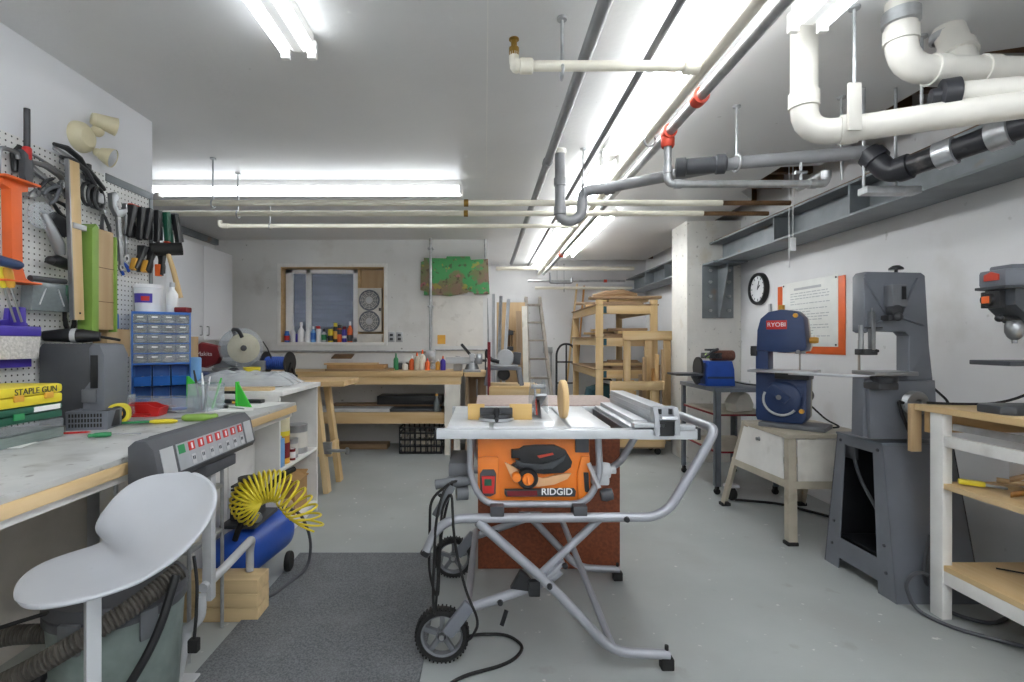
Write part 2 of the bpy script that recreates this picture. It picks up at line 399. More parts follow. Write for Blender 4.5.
light('strip_light', 'strip light right of the paired pipes, nearer the lumber shelves', (1.17, 5.85, CE), 2.3, 'y')
light('strip_light', 'white strip light beside the vertical white drain pipe, top right', (1.22, .72, CE), 2.34, 'y', 'tube_soft')
light('strip_light', 'added unseen fill light behind the camera on the left', (-.9, -1.3, CE), 2.0, 'y')  # fill lamp added out of view to brighten the room from behind
light('strip_light', 'added unseen fill light behind the camera on the right', (1.9, -1.3, CE), 2.3, 'y')  # second added fill lamp, out of view
light('strip_light', 'added unseen fill light across the room behind the camera', (.5, -2.42, CE), 2.3, 'x')  # third added fill lamp, crosswise and out of view
light('strip_light', 'strip light behind the camera near the left wall', (-1.5, -.9, CE), 2.3, 'y') if 0 else None
# ------------------------------------------------------------------ pipes under the ceiling
def pipe(name, label, cat, pts, r, m, fr=.06, n=14, joints=(), jm=None, jr=1.22, jl=.05, grp='pipes under the ceiling'):
    t = thing(name, label, cat, pts[0], 0, grp)
    MB(1).tube(fil(pts, fr, 6), r, n).b('pipe', m, t)
    for a, b in joints:
        a, b = Vector(a), Vector(b); d = (b-a).normalized()
        MB(1).lathe([(r*.9, -.002), (r*jr, 0), (r*jr, jl), (r*.9, jl+.002)], a, d, 16).b('coupling', jm or m, t)
    return t
def rod(label, x, y, z0, z1=CE, r=.006, m='galv', ring=None, ax='x'):
    t = thing('hanger_rod', label, 'pipe hanger', (x, y, z1), 0, 'pipe hangers')
    MB(1).cyl((x, y, z0), (x, y, z1), r, n=8).lathe([(0, 0), (.02, 0), (.02, -.01), (0, -.012)], (x, y, z1), n=10).b('rod', m, t)
    if ring:
        pts = [(x+(0 if ax == 'x' else ring*math.cos(a*PI/8)), y+(ring*math.cos(a*PI/8) if ax == 'x' else 0), z0-ring+ring*math.sin(a*PI/8)) for a in range(16)]
        MB(1).tube(pts, .006, 8, closed=True).b('clevis', m, t)
    return t
pipe('conduit_pipe', 'long grey pipe running in depth left of the strip light row', 'pipe', [(.41, .3, 2.43), (.39, 7.4, 2.43)], .026, 'pvc_grey', joints=[((.402, 3.2, 2.43), (.40, 4, 2.43))])
pipe('conduit_pipe', 'thin grey conduit running in depth against the left side of the strip lights', 'pipe', [(.665, .3, 2.43), (.655, 7.6, 2.43)], .016, 'pvc_grey')
pz = 2.36
tL = pipe('sprinkler_pipe', 'cream sprinkler pipe, left one of the close pair running in depth', 'pipe', [(.865, .3, pz), (.865, 8.05, pz)], .024, 'cream')
pipe('water_pipe', 'pale grey pipe with red couplings, right one of the close pair', 'pipe', [(.95, .3, pz), (.95, 8.05, pz)], .024, 'galv',
     joints=[((.95, 2.19, pz), (.95, 3, pz)), ((.95, 2.56, pz), (.95, 3, pz)), ((.95, 6.2, pz), (.95, 7, pz))], jm='red_fit', jr=1.5, jl=.055)
by = 500*1.08/275
bx0, bx1 = X_(514, by), .838
t = thing('branch_pipe', 'cream branch pipe crossing to a brass sprinkler head', 'pipe', (bx0, by, pz), 0, 'pipes under the ceiling')
MB(1).tube(fil([(bx0, by, pz+.05), (bx0, by, pz), (bx1, by, pz)], .025), .02, 14).b('pipe', 'cream', t)
MB(1).lathe([(.024, 0), (.03, .005), (.03, .05), (.024, .055)], (bx0+.02, by, pz), (1, 0, 0)).sph((bx0+.01, by, pz), .027).b('elbow', 'cream', t)
MB(1).lathe([(.024, 0), (.032, .005), (.032, .06), (.024, .06)], (bx1-.06, by, pz), (1, 0, 0)).b('tee', 'cream', t)
MB(1).lathe([(.018, .03), (.02, .04), (.02, .07), (.012, .075), (.012, .10), (.02, .102), (.02, .106), (0, .107)], (bx0, by, pz)).b('sprinkler_head', 'brass', t)
rod('galvanised hanger rod holding the cream branch pipe near its brass head', X_(562, by), by, pz, ring=.026)
rod('short hanger rod on the cream pipe of the close pair', .865, 2.62, pz, ring=.03, ax='y')
# drop from the pair, then level pipe to the right wall recess
dy = 2.6
zl = Z_(184, dy); xr = X_(826, dy)
t = pipe('water_pipe', 'galvanised pipe dropping from the pair and turning right under the grey drain', 'pipe',
     [(.95, dy, pz-.025), (.95, dy, zl), (xr, dy, zl), (xr, dy, zl+.06), (xr+.05, dy+.3, zl+.07)], .02, 'galv', .035,
     joints=[((.95, dy, zl+.055), (.95, dy, zl+.1)), ((.985, dy, zl), (2, dy, zl)), ((xr-.09, dy, zl), (xr, dy, zl)), ((xr, dy, zl+.03), (xr, dy, zl+1))], jl=.035)
MB(1).lathe([(.028, -.03), (.034, -.02), (.034, .02), (.028, .03)], (.95, dy, pz-.045)).b('coupling', 'red_fit', t)
MB(1).cyl((xr-.13, dy, zl-.0), (xr-.13, dy, zl+.12), .008, n=8).cyl((xr-.16, dy, zl+.06), (xr-.10, dy, zl+.06), .01, n=8).b('valve', 'steel', t)
rod('thin rod above the level galvanised pipe', X_(880, dy)-.2, dy, zl+.02)
# grey drain with trap, sloping up to the black pipe
d0, d1, d2, d3 = P(586, 191, 3.32), P(735, 163, 2.70), P(868, 152, 2.52), P(886, 170, 2.46)
tx = X_(560, 3.32)
t = pipe('drain_pipe', 'grey plastic drain with a U-shaped trap hanging from the ceiling', 'pipe',
     [(tx, 3.32, CE), (tx, 3.32, 2.09), (tx+.07, 3.32, 2.07), (d0.x-.03, 3.32, 2.11), (d0.x-.02, 3.32, d0.z), d0+Vector((.1, -.05, .0)), d1, d2], .034, 'pvc_grey', .05,
     joints=[((tx, 3.32, 2.36), (tx, 3.32, 2)), ((tx, 3.32, 2.17), (tx, 3.32, 2)), (d0+Vector((.12, -.05, 0)), d1)], jl=.05)
dv = (d2-d1).normalized()
MB(1).lathe([(.03, -.002), (.052, 0), (.052, .05), (.044, .055), (.044, .2), (.052, .205), (.052, .25), (.034, .26)], d1-dv*.30, dv).b('coupling', 'dark_grey_plastic', t)
MB(1).lathe([(.036, 0), (.041, .002), (.041, .03), (.036, .032)], (tx, 3.32, 2.52), (0, 0, 1)).b('ceiling_collar', 'pvc_white', t)
rod('hanger rod with white strap holding the grey drain pipe', d1.x+.01, d1.y, d1.z+.045, ring=.045)
rod('hanger rod just right of the grey trap', X_(582, 3.34), 3.30, d0.z+.04, ring=.043)
b0, b1 = P(893, 172, 2.44), P(1060, 113, 1.95)
bd = (b1-b0).normalized()
t = pipe('drain_pipe', 'thick black drain pipe with steel band clamps along the steel beam', 'pipe', [d2, d3, b0, b1], .05, 'abs_black', .04,
     joints=[(d2+(d3-d2)*.15, d3), (b0+bd*.02, b1)], jm='abs_black', jl=.05)
for q in (.30, .62):
    MB(1).lathe([(.052, 0), (.062, .004), (.062, .07), (.052, .074)], b0+bd*(b1-b0).length*q, bd).b('band_clamp', 'alu' if q < .5 else 'galv', t)
t = thing('strut_hanger', 'short slotted steel channel slung under the black drain pipe', 'pipe hanger', b0+Vector((0, 0, -.1)), 0, 'pipe hangers')
MB(1).bx(b0.x-.11, b0.x+.16, b0.y+.02, b0.y+.085, b0.z-.095, b0.z-.06, .003).b('channel', 'galv', t)
MB(1).cyl((b0.x-.09, b0.y+.07, b0.z-.075), (b0.x-.09, b0.y+.07, CE), .007, n=8).cyl((b0.x+.07, b0.y+.07, b0.z-.075), (b0.x+.07, b0.y+.07, CE), .007, n=8).b('rod', 'galv', t)
# white drains
wy, wx = 2.02, X_(804, 2.02)
wz = 2.11; we = P(1075, 92, 1.62)
we = Vector((2.06, 1.675, wz))
t = pipe('drain_pipe', 'thick white drain dropping from the ceiling beside the strip light then turning right', 'pipe', [(wx, wy, CE), (wx, wy, wz), we], .049, 'pvc_white', .11, 18,
     joints=[((wx, wy, wz+.17), (wx, wy, wz)), (Vector((wx, wy, wz))+(we-Vector((wx, wy, wz))).normalized()*.12, we)], jl=.06, jr=1.15)
wd = (we-Vector((wx, wy, wz))).normalized(); wo = Vector((wx, wy, wz))
q = wo+wd*.60
MB(1).tube([q+wd*.16, q+Vector((0, .0, .06))+wd*.03, q+Vector((0, 0, .075))-wd*.14], .04, 14).b('branch', 'pvc_white', t)
MB(1).lathe([(.05, 0), (.056, .003), (.056, .05), (.03, .055), (.028, .08), (0, .08)], q+Vector((0, 0, .075))-wd*.12, -wd).b('cleanout_cap', 'abs_black', t)
MB(1).bx(wo.x+.09, wo.x+.14, wo.y-.125, wo.y-.115, wz-.03, wz+.15, .002).b('strap', 'pvc_white', t)
rod('thin rod ending in the strap of the thick white drain', wo.x+.115, wo.y-.12, wz+.15)
vy, vx = 1.87, X_(901, 1.87)
vz = 2.295; ve = Vector((2.2, 1.885, vz))
t = pipe('drain_pipe', 'white drain elbow coming out of the ceiling at the upper right', 'pipe', [(vx, vy, CE), (vx, vy, vz), ve], .05, 'pvc_white', .11, 18,
     joints=[((vx, vy, vz+.15), (vx, vy, vz)), (Vector((vx, vy, vz))+(ve-Vector((vx, vy, vz))).normalized()*.11, ve), (Vector((vx, vy, vz))+(ve-Vector((vx, vy, vz))).normalized()*.3, ve)], jl=.05, jr=1.13)
MB(1).lathe([(.05, 0), (.06, .004), (.06, .05), (.05, .054)], (vx, vy, CE-.09)).b('ceiling_collar', 'galv', t)
yy = 2.03
vx2 = X_(948, yy)
t = pipe('drain_pipe', 'short white stub from the ceiling joining the upper white drain', 'pipe', [(vx2, yy, CE), (vx2-.02, yy-.09, vz+.04)], .052, 'pvc_white', joints=[((vx2-.008, yy-.04, vz+.15), (vx2-.02, yy-.09, vz+.04))], jl=.05)
MB(1).lathe([(.05, 0), (.06, .004), (.06, .03), (.05, .034)], (vx2, yy, CE-.05)).b('ceiling_collar', 'galv', t)
rod('thin rod between the two upper white drains', X_(928, 2.05), 2.08, 2.20)
# level pipes across the room in front of the back wall
y1, z1 = 3.47, Z_(203, 3.47)
y2, z2 = 3.79, Z_(213.5, 3.79)
for (y, z, xe, xd, lab, r) in ((y1, z1, X_(722, y1), X_(790, y1), 'nearer of two level white pipes crossing the whole room', .021), (y2, z2, X_(703, y2), X_(768, y2), 'farther of two level white pipes crossing the whole room', .021)):
    t = pipe('sprinkler_pipe', lab, 'pipe', [(-3.3, y, z), (xe, y, z)], r, 'cream', joints=[((X_(464, y), y, z), (9, y, z))], jm='brass', jl=.03)
    MB(1).cyl((xe, y, z), (xd, y, z), r*.8).b('dark_end', 'rust_wood', t)  # right end of the pipe, thinner and in a dark brown tone
rod('hanger rod on the nearer level pipe close to the pegboard', X_(213, y1), y1, z1+.02, ring=.027)
rod('hanger rod on the farther level pipe close to the pegboard', X_(238, y2), y2, z2+.02, ring=.027)
y3, z3 = 4.59, Z_(226, 4.59)
t = pipe('sprinkler_pipe', 'thin cream pipe crossing below the strip light, elbow at its left end', 'pipe', [(X_(220, y3), y3, z3+.05), (X_(220, y3), y3, z3), (X_(578, y3), y3, z3)], .02, 'cream', .03, joints=[((X_(222, y3), y3, z3), (9, y3, z3)), ((X_(562, y3), y3, z3), (9, y3, z3))], jl=.06)
rod('short hanger rod on the thin cream pipe', X_(270, y3), y3, z3+.02, ring=.025)
# pipes at the back of the alcove
for (py0, Y, a, b_, r, lab, m) in ((268.5, 7.75, 496, 634, .03, 'pale pipe across the alcove just under the ceiling', 'cream'), (281, 8.1, 528, 625, .02, 'thin galvanised pipe with red joint across the alcove', 'galv'), (288, 8.25, 535, 632, .024, 'lowest pale pipe across the alcove back wall', 'cream')):
    z = Z_(py0, Y)
    t = pipe('water_pipe', lab, 'pipe', [(X_(a, Y), Y, z), (X_(b_, Y), Y, z)], r, m, joints=[((X_(a+(b_-a)*.78, Y), Y, z), (9, Y, z))], jm='red_fit' if m == 'galv' else m, jl=.05)
    rod({268.5: 'rod from ceiling to the pale pipe in the alcove', 281: 'rod above the red joint in the alcove', 288: 'rod to the lowest alcove pipe'}[py0], X_(a+(b_-a)*.3, Y), Y, z, CE, ring=r+.008)
tag(MB().tube(fil([(X_(550, 7.9), 7.9, 2.36), (X_(550, 7.9), 7.9, 2.2), (X_(572, 7.9), 7.9, 2.2), (X_(572, 7.9), 7.9, 2.28)], .03), .018, 10).b('valve_loop', 'steel'), 'small galvanised valve loop hanging below the pipes in the alcove', 'pipe', 'pipes under the ceiling')
# bracket on the column
y = 5.27; bx0, bx1 = X_(702, y), X_(733, y)
t = thing('beam_bracket', 'grey bolted steel bracket under the beam on the column', 'bracket', ((bx0+bx1)/2, y, 1.52))
MB(1).bx(bx0, bx1, y-.012, y, 1.52, 2.08, .002).b('back_plate', 'beam_grey', t)
MB(1).bx(bx0, bx1+.02, y-.26, y-.012, 2.07, 2.088, .002).b('seat_plate', 'beam_grey', t)
MB(1).prism([(y-.012, 1.53), (y-.012, 2.07), (y-.22, 2.07), (y-.22, 1.98), (y-.06, 1.53)], 'yz', bx0+.16, bx0+.175).b('gusset', 'beam_grey', t)
for x in (bx0+.08, bx1-.05):
    for z in (1.6, 1.75, 1.9, 2.02): MB(1).lathe([(0, .022), (.016, .022), (.018, 0)], (x, y-.012, z), (0, -1, 0), 6).b('bolt', 'galv', t)
# tag hanging from the beam
t = thing('hanging_tag', 'white plastic tag and cord hanging from the steel beam', 'tag', P(793, 232, 3.8))
a = P(793, 235, 3.8); MB(1).bx(a.x-.022, a.x+.022, a.y-.004, a.y+.004, a.z-.12, a.z-.02, .003).b('label_plate', 'white_plastic', t)
MB(1).cyl((a.x, a.y, a.z-.02), (a.x, a.y, 2.62), .003, n=6).cyl((a.x-.03, a.y, a.z-.25), (a.x-.03, a.y, 2.62), .003, n=6).b('cord', 'white_plastic', t)
# ceiling marks: small leftover hooks
for k, (px, py) in enumerate(((635, 104), (650, 105))):
    pass
# ------------------------------------------------------------------ table saw on its folding stand (the main object)
S = thing('table_saw', 'orange and grey table saw on a folding wheeled stand, middle of the floor', 'table saw', (.25, 2.3, 0))
TZ = .94
tt = MB(1)
for a, b_ in ((-.15, .015), (.035, .325), (.343, .50)): tt.bx(a, b_, 1.99, 2.6, TZ-.022, TZ, .003)
tt.bx(-.15, .50, 1.99, 2.6, TZ-.035, TZ-.012)
top = tt.b('table_top', 'cast_table', S)
MB(1).bx(.20, .29, 2.12, 2.48, TZ-.01, TZ+.001).b('throat_plate', 'light_grey_plastic', top)
MB(1).bx(-.19, .585, 1.945, 1.99, TZ-.042, TZ-.006, .003).bx(.585, .83, 1.95, 1.985, TZ-.045, TZ-.005, .003).b('front_rail', 'alu_flat', S)
MB(1).bx(-.197, -.189, 1.943, 1.992, TZ-.044, TZ-.004, .002).bx(.83, .84, 1.945, 1.99, TZ-.047, TZ, .002).b('rail_cap', 'black_plastic', S)
MB(1).bx(-.17, .83, 2.6, 2.64, TZ-.045, TZ-.004, .003).b('rear_rail', 'alu_flat', S)
ex = MB(1).bx(.575, .79, 1.99, 2.62, TZ-.03, TZ+.002, .003).bx(.60, .655, 2.02, 2.6, TZ+.002, TZ+.022, .004).b('extension_wing', 'alu_flat', S)
MB(1).bx(.56, .575, 2.0, 2.6, TZ-.05, TZ-.012).b('wing_edge', 'dark_grey_plastic', ex)
# rip fence
fx0, fx1 = .665, .735
fe = MB(1).bx(fx0, fx1, 1.99, 2.66, TZ+.003, TZ+.078, .004)
for z in (.03, .052): fe.bx(fx0-.004, fx0, 1.99, 2.66, TZ+z, TZ+z+.006)
fe = fe.b('rip_fence', 'alu_flat', S)
MB(1).prism([(1.93, TZ-.025), (1.99, TZ-.025), (1.99, TZ+.08), (1.955, TZ+.08), (1.935, TZ+.04)], 'yz', fx0-.008, fx0+.012, .002).prism([(1.93, TZ-.025), (1.99, TZ-.025), (1.99, TZ+.08), (1.955, TZ+.08), (1.935, TZ+.04)], 'yz', fx1+.0, fx1+.02, .002).bx(fx0, fx1+.01, 1.955, 1.99, TZ-.01, TZ+.083, .004).b('fence_head', 'panel_grey', fe)
MB(1).bx(fx0+.012, fx1, 1.94, 1.956, TZ-.03, TZ+.04, .003).b('lever_recess', 'black_plastic', fe)
MB(1).ob(((fx0+fx1)/2+.004, 1.925, TZ+.04), (.062, .05, .014), (-.25, 0, 0), .004).b('fence_lever', 'alu', fe)
MB(1).bx(fx0+.01, fx0+.022, 1.944, 1.955, TZ+.055, TZ+.075).bx(fx1-.018, fx1-.006, 1.944, 1.955, TZ+.055, TZ+.075).b('fence_hole', 'black_plastic', fe)
MB(1).bx(.58, .70, 1.94, 1.99, TZ+.003, TZ+.02, .003).bx(.75, .82, 1.945, 1.985, TZ-.01, TZ+.012, .003).b('fence_clamp', 'alu', fe)
# motor housing
bx0, bx1, bz0, bz1, by_ = -.03, .425, .625, .90, 2.03
hz = MB(1).prism([(bx0, bz0+.02), (bx0+.02, bz0), (bx1-.02, bz0), (bx1, bz0+.02), (bx1, bz1), (bx0, bz1)], 'xz', by_, 2.5, .006)
hz = hz.b('motor_housing', 'orange_saw', S)
def on(px, py, Y=2.02): return P(px, py, Y)
def poly(pts, Y=2.02): return [(X_(420+a/4.545, Y), Z_(370+b/4.545, Y)) for a, b in pts]      # crop pixels to metres on the front plane
# raised front features
MB(1).prism(poly([(262, 400), (300, 392), (355, 396), (362, 575), (345, 592), (268, 592)]), 'xz', 2.016, by_, .004).b('switch_surround', 'orange_saw', hz)
MB(1).prism(poly([(272, 470), (285, 450), (335, 450), (346, 470), (344, 560), (320, 572), (290, 570), (274, 555)]), 'xz', 2.010, 2.017, .002).b('switch_plate', 'dark_grey_plastic', hz)
MB(1).prism(poly([(280, 478), (340, 478), (336, 556), (286, 556)]), 'xz', 2.002, 2.011, .003).b('switch_paddle', 'red', hz)
MB(1).prism(poly([(292, 490), (325, 490), (325, 520), (292, 520)]), 'xz', 1.999, 2.004, .001).b('switch_key', 'dark_green', hz)
MB(1).prism(poly([(715, 470), (735, 392), (772, 392), (776, 590), (720, 590)]), 'xz', 2.016, by_, .004).b('side_boss', 'orange_saw', hz)
MB(1).prism(poly([(742, 464), (764, 464), (768, 556), (748, 550)]), 'xz', 2.012, 2.017).b('slot', 'black_plastic', hz)
MB(1).prism(poly([(385, 420), (420, 500), (470, 522), (540, 530), (610, 520), (670, 495), (688, 470), (660, 470), (560, 492), (470, 480), (430, 440)]), 'xz', 2.016, by_, .002).b('bevel_scale', 'peach', hz)
MB(1).prism(poly([(415, 360), (450, 358), (470, 345), (520, 340), (610, 340), (660, 362), (690, 415), (684, 440), (650, 465), (560, 470), (470, 462), (415, 430), (440, 415), (455, 400), (415, 398)]), 'xz', 2.008, by_, .003).b('bevel_quadrant', 'black_plastic', hz)
MB(1).prism(poly([(430, 400), (470, 420), (560, 425), (630, 400), (665, 375), (650, 410), (600, 445), (500, 450), (440, 430)]), 'xz', 2.003, 2.009, .002).b('quadrant_recess', 'gun_dark', hz)
MB(1).prism(poly([(530, 385), (600, 372), (606, 380), (540, 396)]), 'xz', 2.0015, 2.004).b('bevel_label', 'red_fit', hz)
for zz in (0, 10, 20): pass
c = on(420+487/4.545, 370+485/4.545)
MB(1).lathe([(0, .03), (.036, .03), (.042, .022), (.042, 0)], (c.x, 2.012, c.z), (0, -1, 0), 28).b('height_wheel', 'black_plastic', hz)
MB(1).lathe([(0, .042), (.021, .042), (.024, .036), (.024, .028)], (c.x, 2.012, c.z), (0, -1, 0), 20).ob((c.x, 1.968, c.z), (.008, .012, .036), bev=.002).b('wheel_knob', 'orange_saw', hz)
c2 = on(420+436/4.545, 370+478/4.545)
MB(1).lathe([(0, .03), (.016, .03), (.019, .024), (.019, 0)], (c2.x, 2.005, c2.z), (0, -1, 0), 18).b('crank_knob', 'orange_saw', hz)
MB(1).prism(poly([(385, 542), (700, 538), (708, 548), (704, 574), (392, 574), (384, 562)]), 'xz', 2.013, by_, .002).b('badge_plate', 'gun_dark', hz)
MB(1).prism(poly([(395, 548), (530, 546), (534, 568), (398, 570)]), 'xz', 2.0115, 2.0135).b('badge_strip', 'dark_red', hz)
lg = text('RIDGID', .038, Vector((X_(557, 2.01)-.25, 2.0122-2.3, Z_(370+555/4.545, 2.01))), (PI/2, 0, 0), 'white_plastic', hz, 'brand_lettering', off=.0006)
MB(1).bx(bx1-.06, bx1-.005, 2.015, by_, .83, .90, .003).b('warning_label', 'dark_grey_plastic', hz)
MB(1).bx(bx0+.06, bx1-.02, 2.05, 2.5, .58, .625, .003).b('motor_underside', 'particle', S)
# roll cage, front and back
for Y in (2.0, 2.56):
    pts = [(X_(470, 2.0), Y, .91), (X_(470, 2.0), Y, Z_(478, 2.0)), (X_(484, 2.0), Y, Z_(504, 2.0)), (X_(586, 2.0), Y, Z_(504, 2.0)), (X_(600, 2.0), Y, Z_(478, 2.0)), (X_(598, 2.0), Y, .91)]
    MB(1).tube(fil(pts, .07, 6), .0135, 12).b('cage_tube', 'tube_grey', S)
for px in (497, 579):
    x = X_(px, 1.98)
    for ya, yb in ((1.945, 2.02), (2.55, 2.705)): MB(1).bx(x-.027, x+.027, ya, yb, .592, .635, .004).b('mount_clip', 'dark_grey_plastic', S)
# crank and lock on the right
MB(1).lathe([(.012, 0), (.03, .0), (.034, .02), (.03, .05), (.014, .055), (.014, .075)], (.455, 2.03, .755), (1, 0, 0), 16).bx(.43, .50, 2.0, 2.05, .70, .75, .01).b('lock_bracket', 'light_grey_plastic', S)
MB(1).lathe([(0, 0), (.02, .002), (.026, .02), (.022, .05), (0, .055)], (.465, 2.02, .655), (1, 0, .15), 14).b('lock_knob', 'dark_grey_plastic', S)
MB(1).cyl((.415, 2.005, .79), (.45, 1.97, .70), .009, n=8).b('lever', 'alu', S)
# stand: top loops front and back joined by the push handle
def loop(Y): return [(-.232, Y, .455), (-.19, Y, .545), (-.12, Y, .585), (.66, Y, .59), (.725, Y, .625), (.86, Y, .85)]
f, r = loop(1.96), loop(2.69)
MB(1).tube(fil(f+[(.905, 1.96, .935), (.905, 2.69, .935)]+r[::-1], .05, 6), .0185, 14).b('stand_loop', 'tube_grey', S)
MB(1).lathe([(0, 0), (.0195, 0), (.0195, .02), (0, .022)], (-.238, 1.96, .442), (.5, 0, .9), 12).lathe([(0, 0), (.0195, 0), (.0195, .02), (0, .022)], (-.238, 2.69, .442), (.5, 0, .9), 12).b('tube_cap', 'black_plastic', S)
for Y in (1.955, 2.68):
    s = -1 if Y < 2.2 else 1
    A = fil([(-.03, Y, .575), (.25, Y, .33), (.50, Y, .065), (.72, Y, .055)], .07, 6)
    MB(1).tube(A, .019, 12).b('scissor_leg', 'tube_grey', S)
    MB(1).tube([(-.095, Y+.035, .205), (.25, Y+.035, .325), (.30, Y+.035, .37)], .019, 12).b('scissor_leg', 'tube_grey', S)
    MB(1).tube([(.21, Y+.03, .345), (.455, Y+.03, .575)], .016, 12).b('scissor_brace', 'tube_grey', S)
    MB(1).bar((.22, Y+.02, .33), (.31, Y+.02, .415), .016, .05, (0, 1, 0), .004).b('hinge_plate', 'tube_grey', S)
    MB(1).lathe([(0, .012), (.010, .01), (.012, 0)], (.25, Y-.018, .33), (0, -1, 0), 10).lathe([(0, .012), (.010, .01), (.012, 0)], (.31, Y-.018, .41), (0, -1, 0), 10).lathe([(0, .012), (.010, .01), (.012, 0)], (.55, Y-.015, .588), (0, -1, 0), 10).lathe([(0, .012), (.010, .01), (.012, 0)], (.06, Y+.015, .25), (0, -1, 0), 10).b('pivot_bolt', 'black_plastic', S)
    ft = MB(1).bx(.685, .735, Y-.02, Y+.02, 0, .045, .006).cyl((.71, Y, .04), (.71, Y, .09), .008, n=8).b('foot', 'black_rubber', S)
    wy_ = Y+.05 if Y < 2.2 else Y+.04
    wc = Vector((-.172, wy_, .106))
    ty = MB(1).lathe([(.084, -.024), (.098, -.024), (.105, -.016), (.106, 0), (.105, .016), (.098, .024), (.084, .024), (.082, 0), (.084, -.024)], wc, (0, 1, 0), 40)
    for k in range(40):
        a = 2*PI*k/40; ty.ob(wc+Vector((.1055*math.cos(a), 0, .1055*math.sin(a))), (.006, .044, .006), (0, -a, 0))
    ty = ty.b('wheel', 'black_rubber', S)
    hb = MB(1).lathe([(.018, -.02), (.024, -.018), (.024, .018), (.018, .02)], wc, (0, 1, 0), 18).lathe([(.076, -.014), (.086, -.02), (.086, .02), (.076, .014), (.076, -.014)], wc, (0, 1, 0), 36)
    for k in range(5):
        a = 2*PI*k/5+.3; hb.bar(wc+Vector((.02*math.cos(a), 0, .02*math.sin(a))), wc+Vector((.08*math.cos(a), 0, .08*math.sin(a))), .02, .022, (0, 1, 0), .004)
    hb.b('rim', 'grey_plastic', ty)
    MB(1).cyl(wc+Vector((0, -.03, 0)), wc+Vector((0, .03, 0)), .011, n=10).b('axle', 'galv', ty)
    MB(1).bar((-.15, Y+.01, .13), (-.06, Y+.03, .235), .05, .03, (0, 1, 0), .006).b('wheel_bracket', 'gun_grey', S)
MB(1).cyl((.505, 1.955, .068), (.414, 2.68, .315), .015, n=12).b('cross_tube', 'tube_grey', S)
MB(1).cyl((-.07, 1.99, .225), (-.05, 2.71, .25), .016, n=12).b('cross_tube', 'tube_grey', S)
MB(1).prism([(.10, .31), (.14, .38), (.165, .36), (.19, .33), (.17, .30)], 'xz', 1.955, 1.985, .003).bx(.17, .215, 1.94, 1.97, .285, .345, .006).b('release_pedal', 'black_plastic', S)
MB(1).bar((.085, 1.97, .22), (.065, 1.95, .17), .012, .012).b('release_hook', 'black_plastic', S)
# blade, riving guard
MB(1).lathe([(0, .0015), (.125, .0015), (.127, 0), (.125, -.0015), (0, -.0015)], (.245, 2.30, .895), (1, 0, 0), 48).b('saw_blade', 'steel', S)
gp = [(2.16, .965), (2.17, 1.03), (2.22, 1.08), (2.30, 1.105), (2.38, 1.09), (2.46, 1.02), (2.47, .965)]
g = MB(1).prism(gp, 'yz', .215, .219).prism(gp, 'yz', .269, .273).b('blade_guard', 'clear_plastic', S)
MB(1).bar((.245, 2.18, 1.045), (.245, 2.47, .955), .05, .012, bev=.003).cyl((.213, 2.3, 1.07), (.276, 2.3, 1.07), .01, n=10).b('guard_arm', 'steel', g)
MB(1).prism([(2.40, .94), (2.47, .94), (2.49, 1.03), (2.44, 1.08), (2.40, 1.02)], 'yz', .243, .247).b('riving_knife', 'steel', S)
MB(1).prism([(2.2, .955), (2.23, .95), (2.27, 1.0), (2.25, 1.02)], 'yz', .226, .232).b('kickback_pawl', 'red_fit', g)
# side gear on the left and the power cord
MB(1).lathe([(.0, 0), (.11, .002), (.112, .006), (0, .008)], (-.155, 2.28, .80), (1, 0, 0), 30).b('spare_blade', 'steel', S)
MB(1).bx(-.15, -.05, 2.05, 2.3, .72, .78, .01).cyl((-.20, 2.02, .70), (-.05, 2.02, .72), .02, n=12).lathe([(0, 0), (.03, .003), (.03, .05), (0, .055)], (-.12, 2.04, .66), (1, .2, 0), 14).b('storage_bracket', 'grey_plastic', S)
MB(1).bar((-.13, 2.0, .70), (-.20, 2.0, .58), .03, .02, (0, 1, 0), .006).b('cord_hook', 'grey_plastic', S)
cord = []
def wob(pts): return fil(pts, .09, 6)
c1 = MB(1)
c1.tube(wob([(-.05, 2.05, .70), (-.15, 1.98, .73), (-.19, 1.94, .60), (-.205, 1.96, .30), (-.20, 1.98, .17), (-.19, 2.0, .30), (-.17, 1.97, .62), (-.13, 1.95, .70), (-.12, 1.93, .50), (-.07, 1.93, .30), (-.02, 1.92, .20), (-.06, 2.0, .08)
              , (-.09, 2.14, .012)]), .0055, 8)
c1.tube(wob([(-.09, 2.14, .012), (-.03, 2.17, .008), (.10, 2.17, .008), (.165, 2.08, .008), (.12, 2.0, .008), (.06, 1.957, .008), (-.113, 1.888, .008), (-.2, 1.75, .008), (-.25, 1.5, .008)]), .0065, 8)
c1.tube(wob([(-.14, 1.96, .72), (-.215, 1.97, .66), (-.225, 2.0, .35), (-.19, 2.02, .22), (-.18, 2.03, .5), (-.13, 2.0, .72)]), .0055, 8)
c1.b('power_cord', 'black_rubber', S)
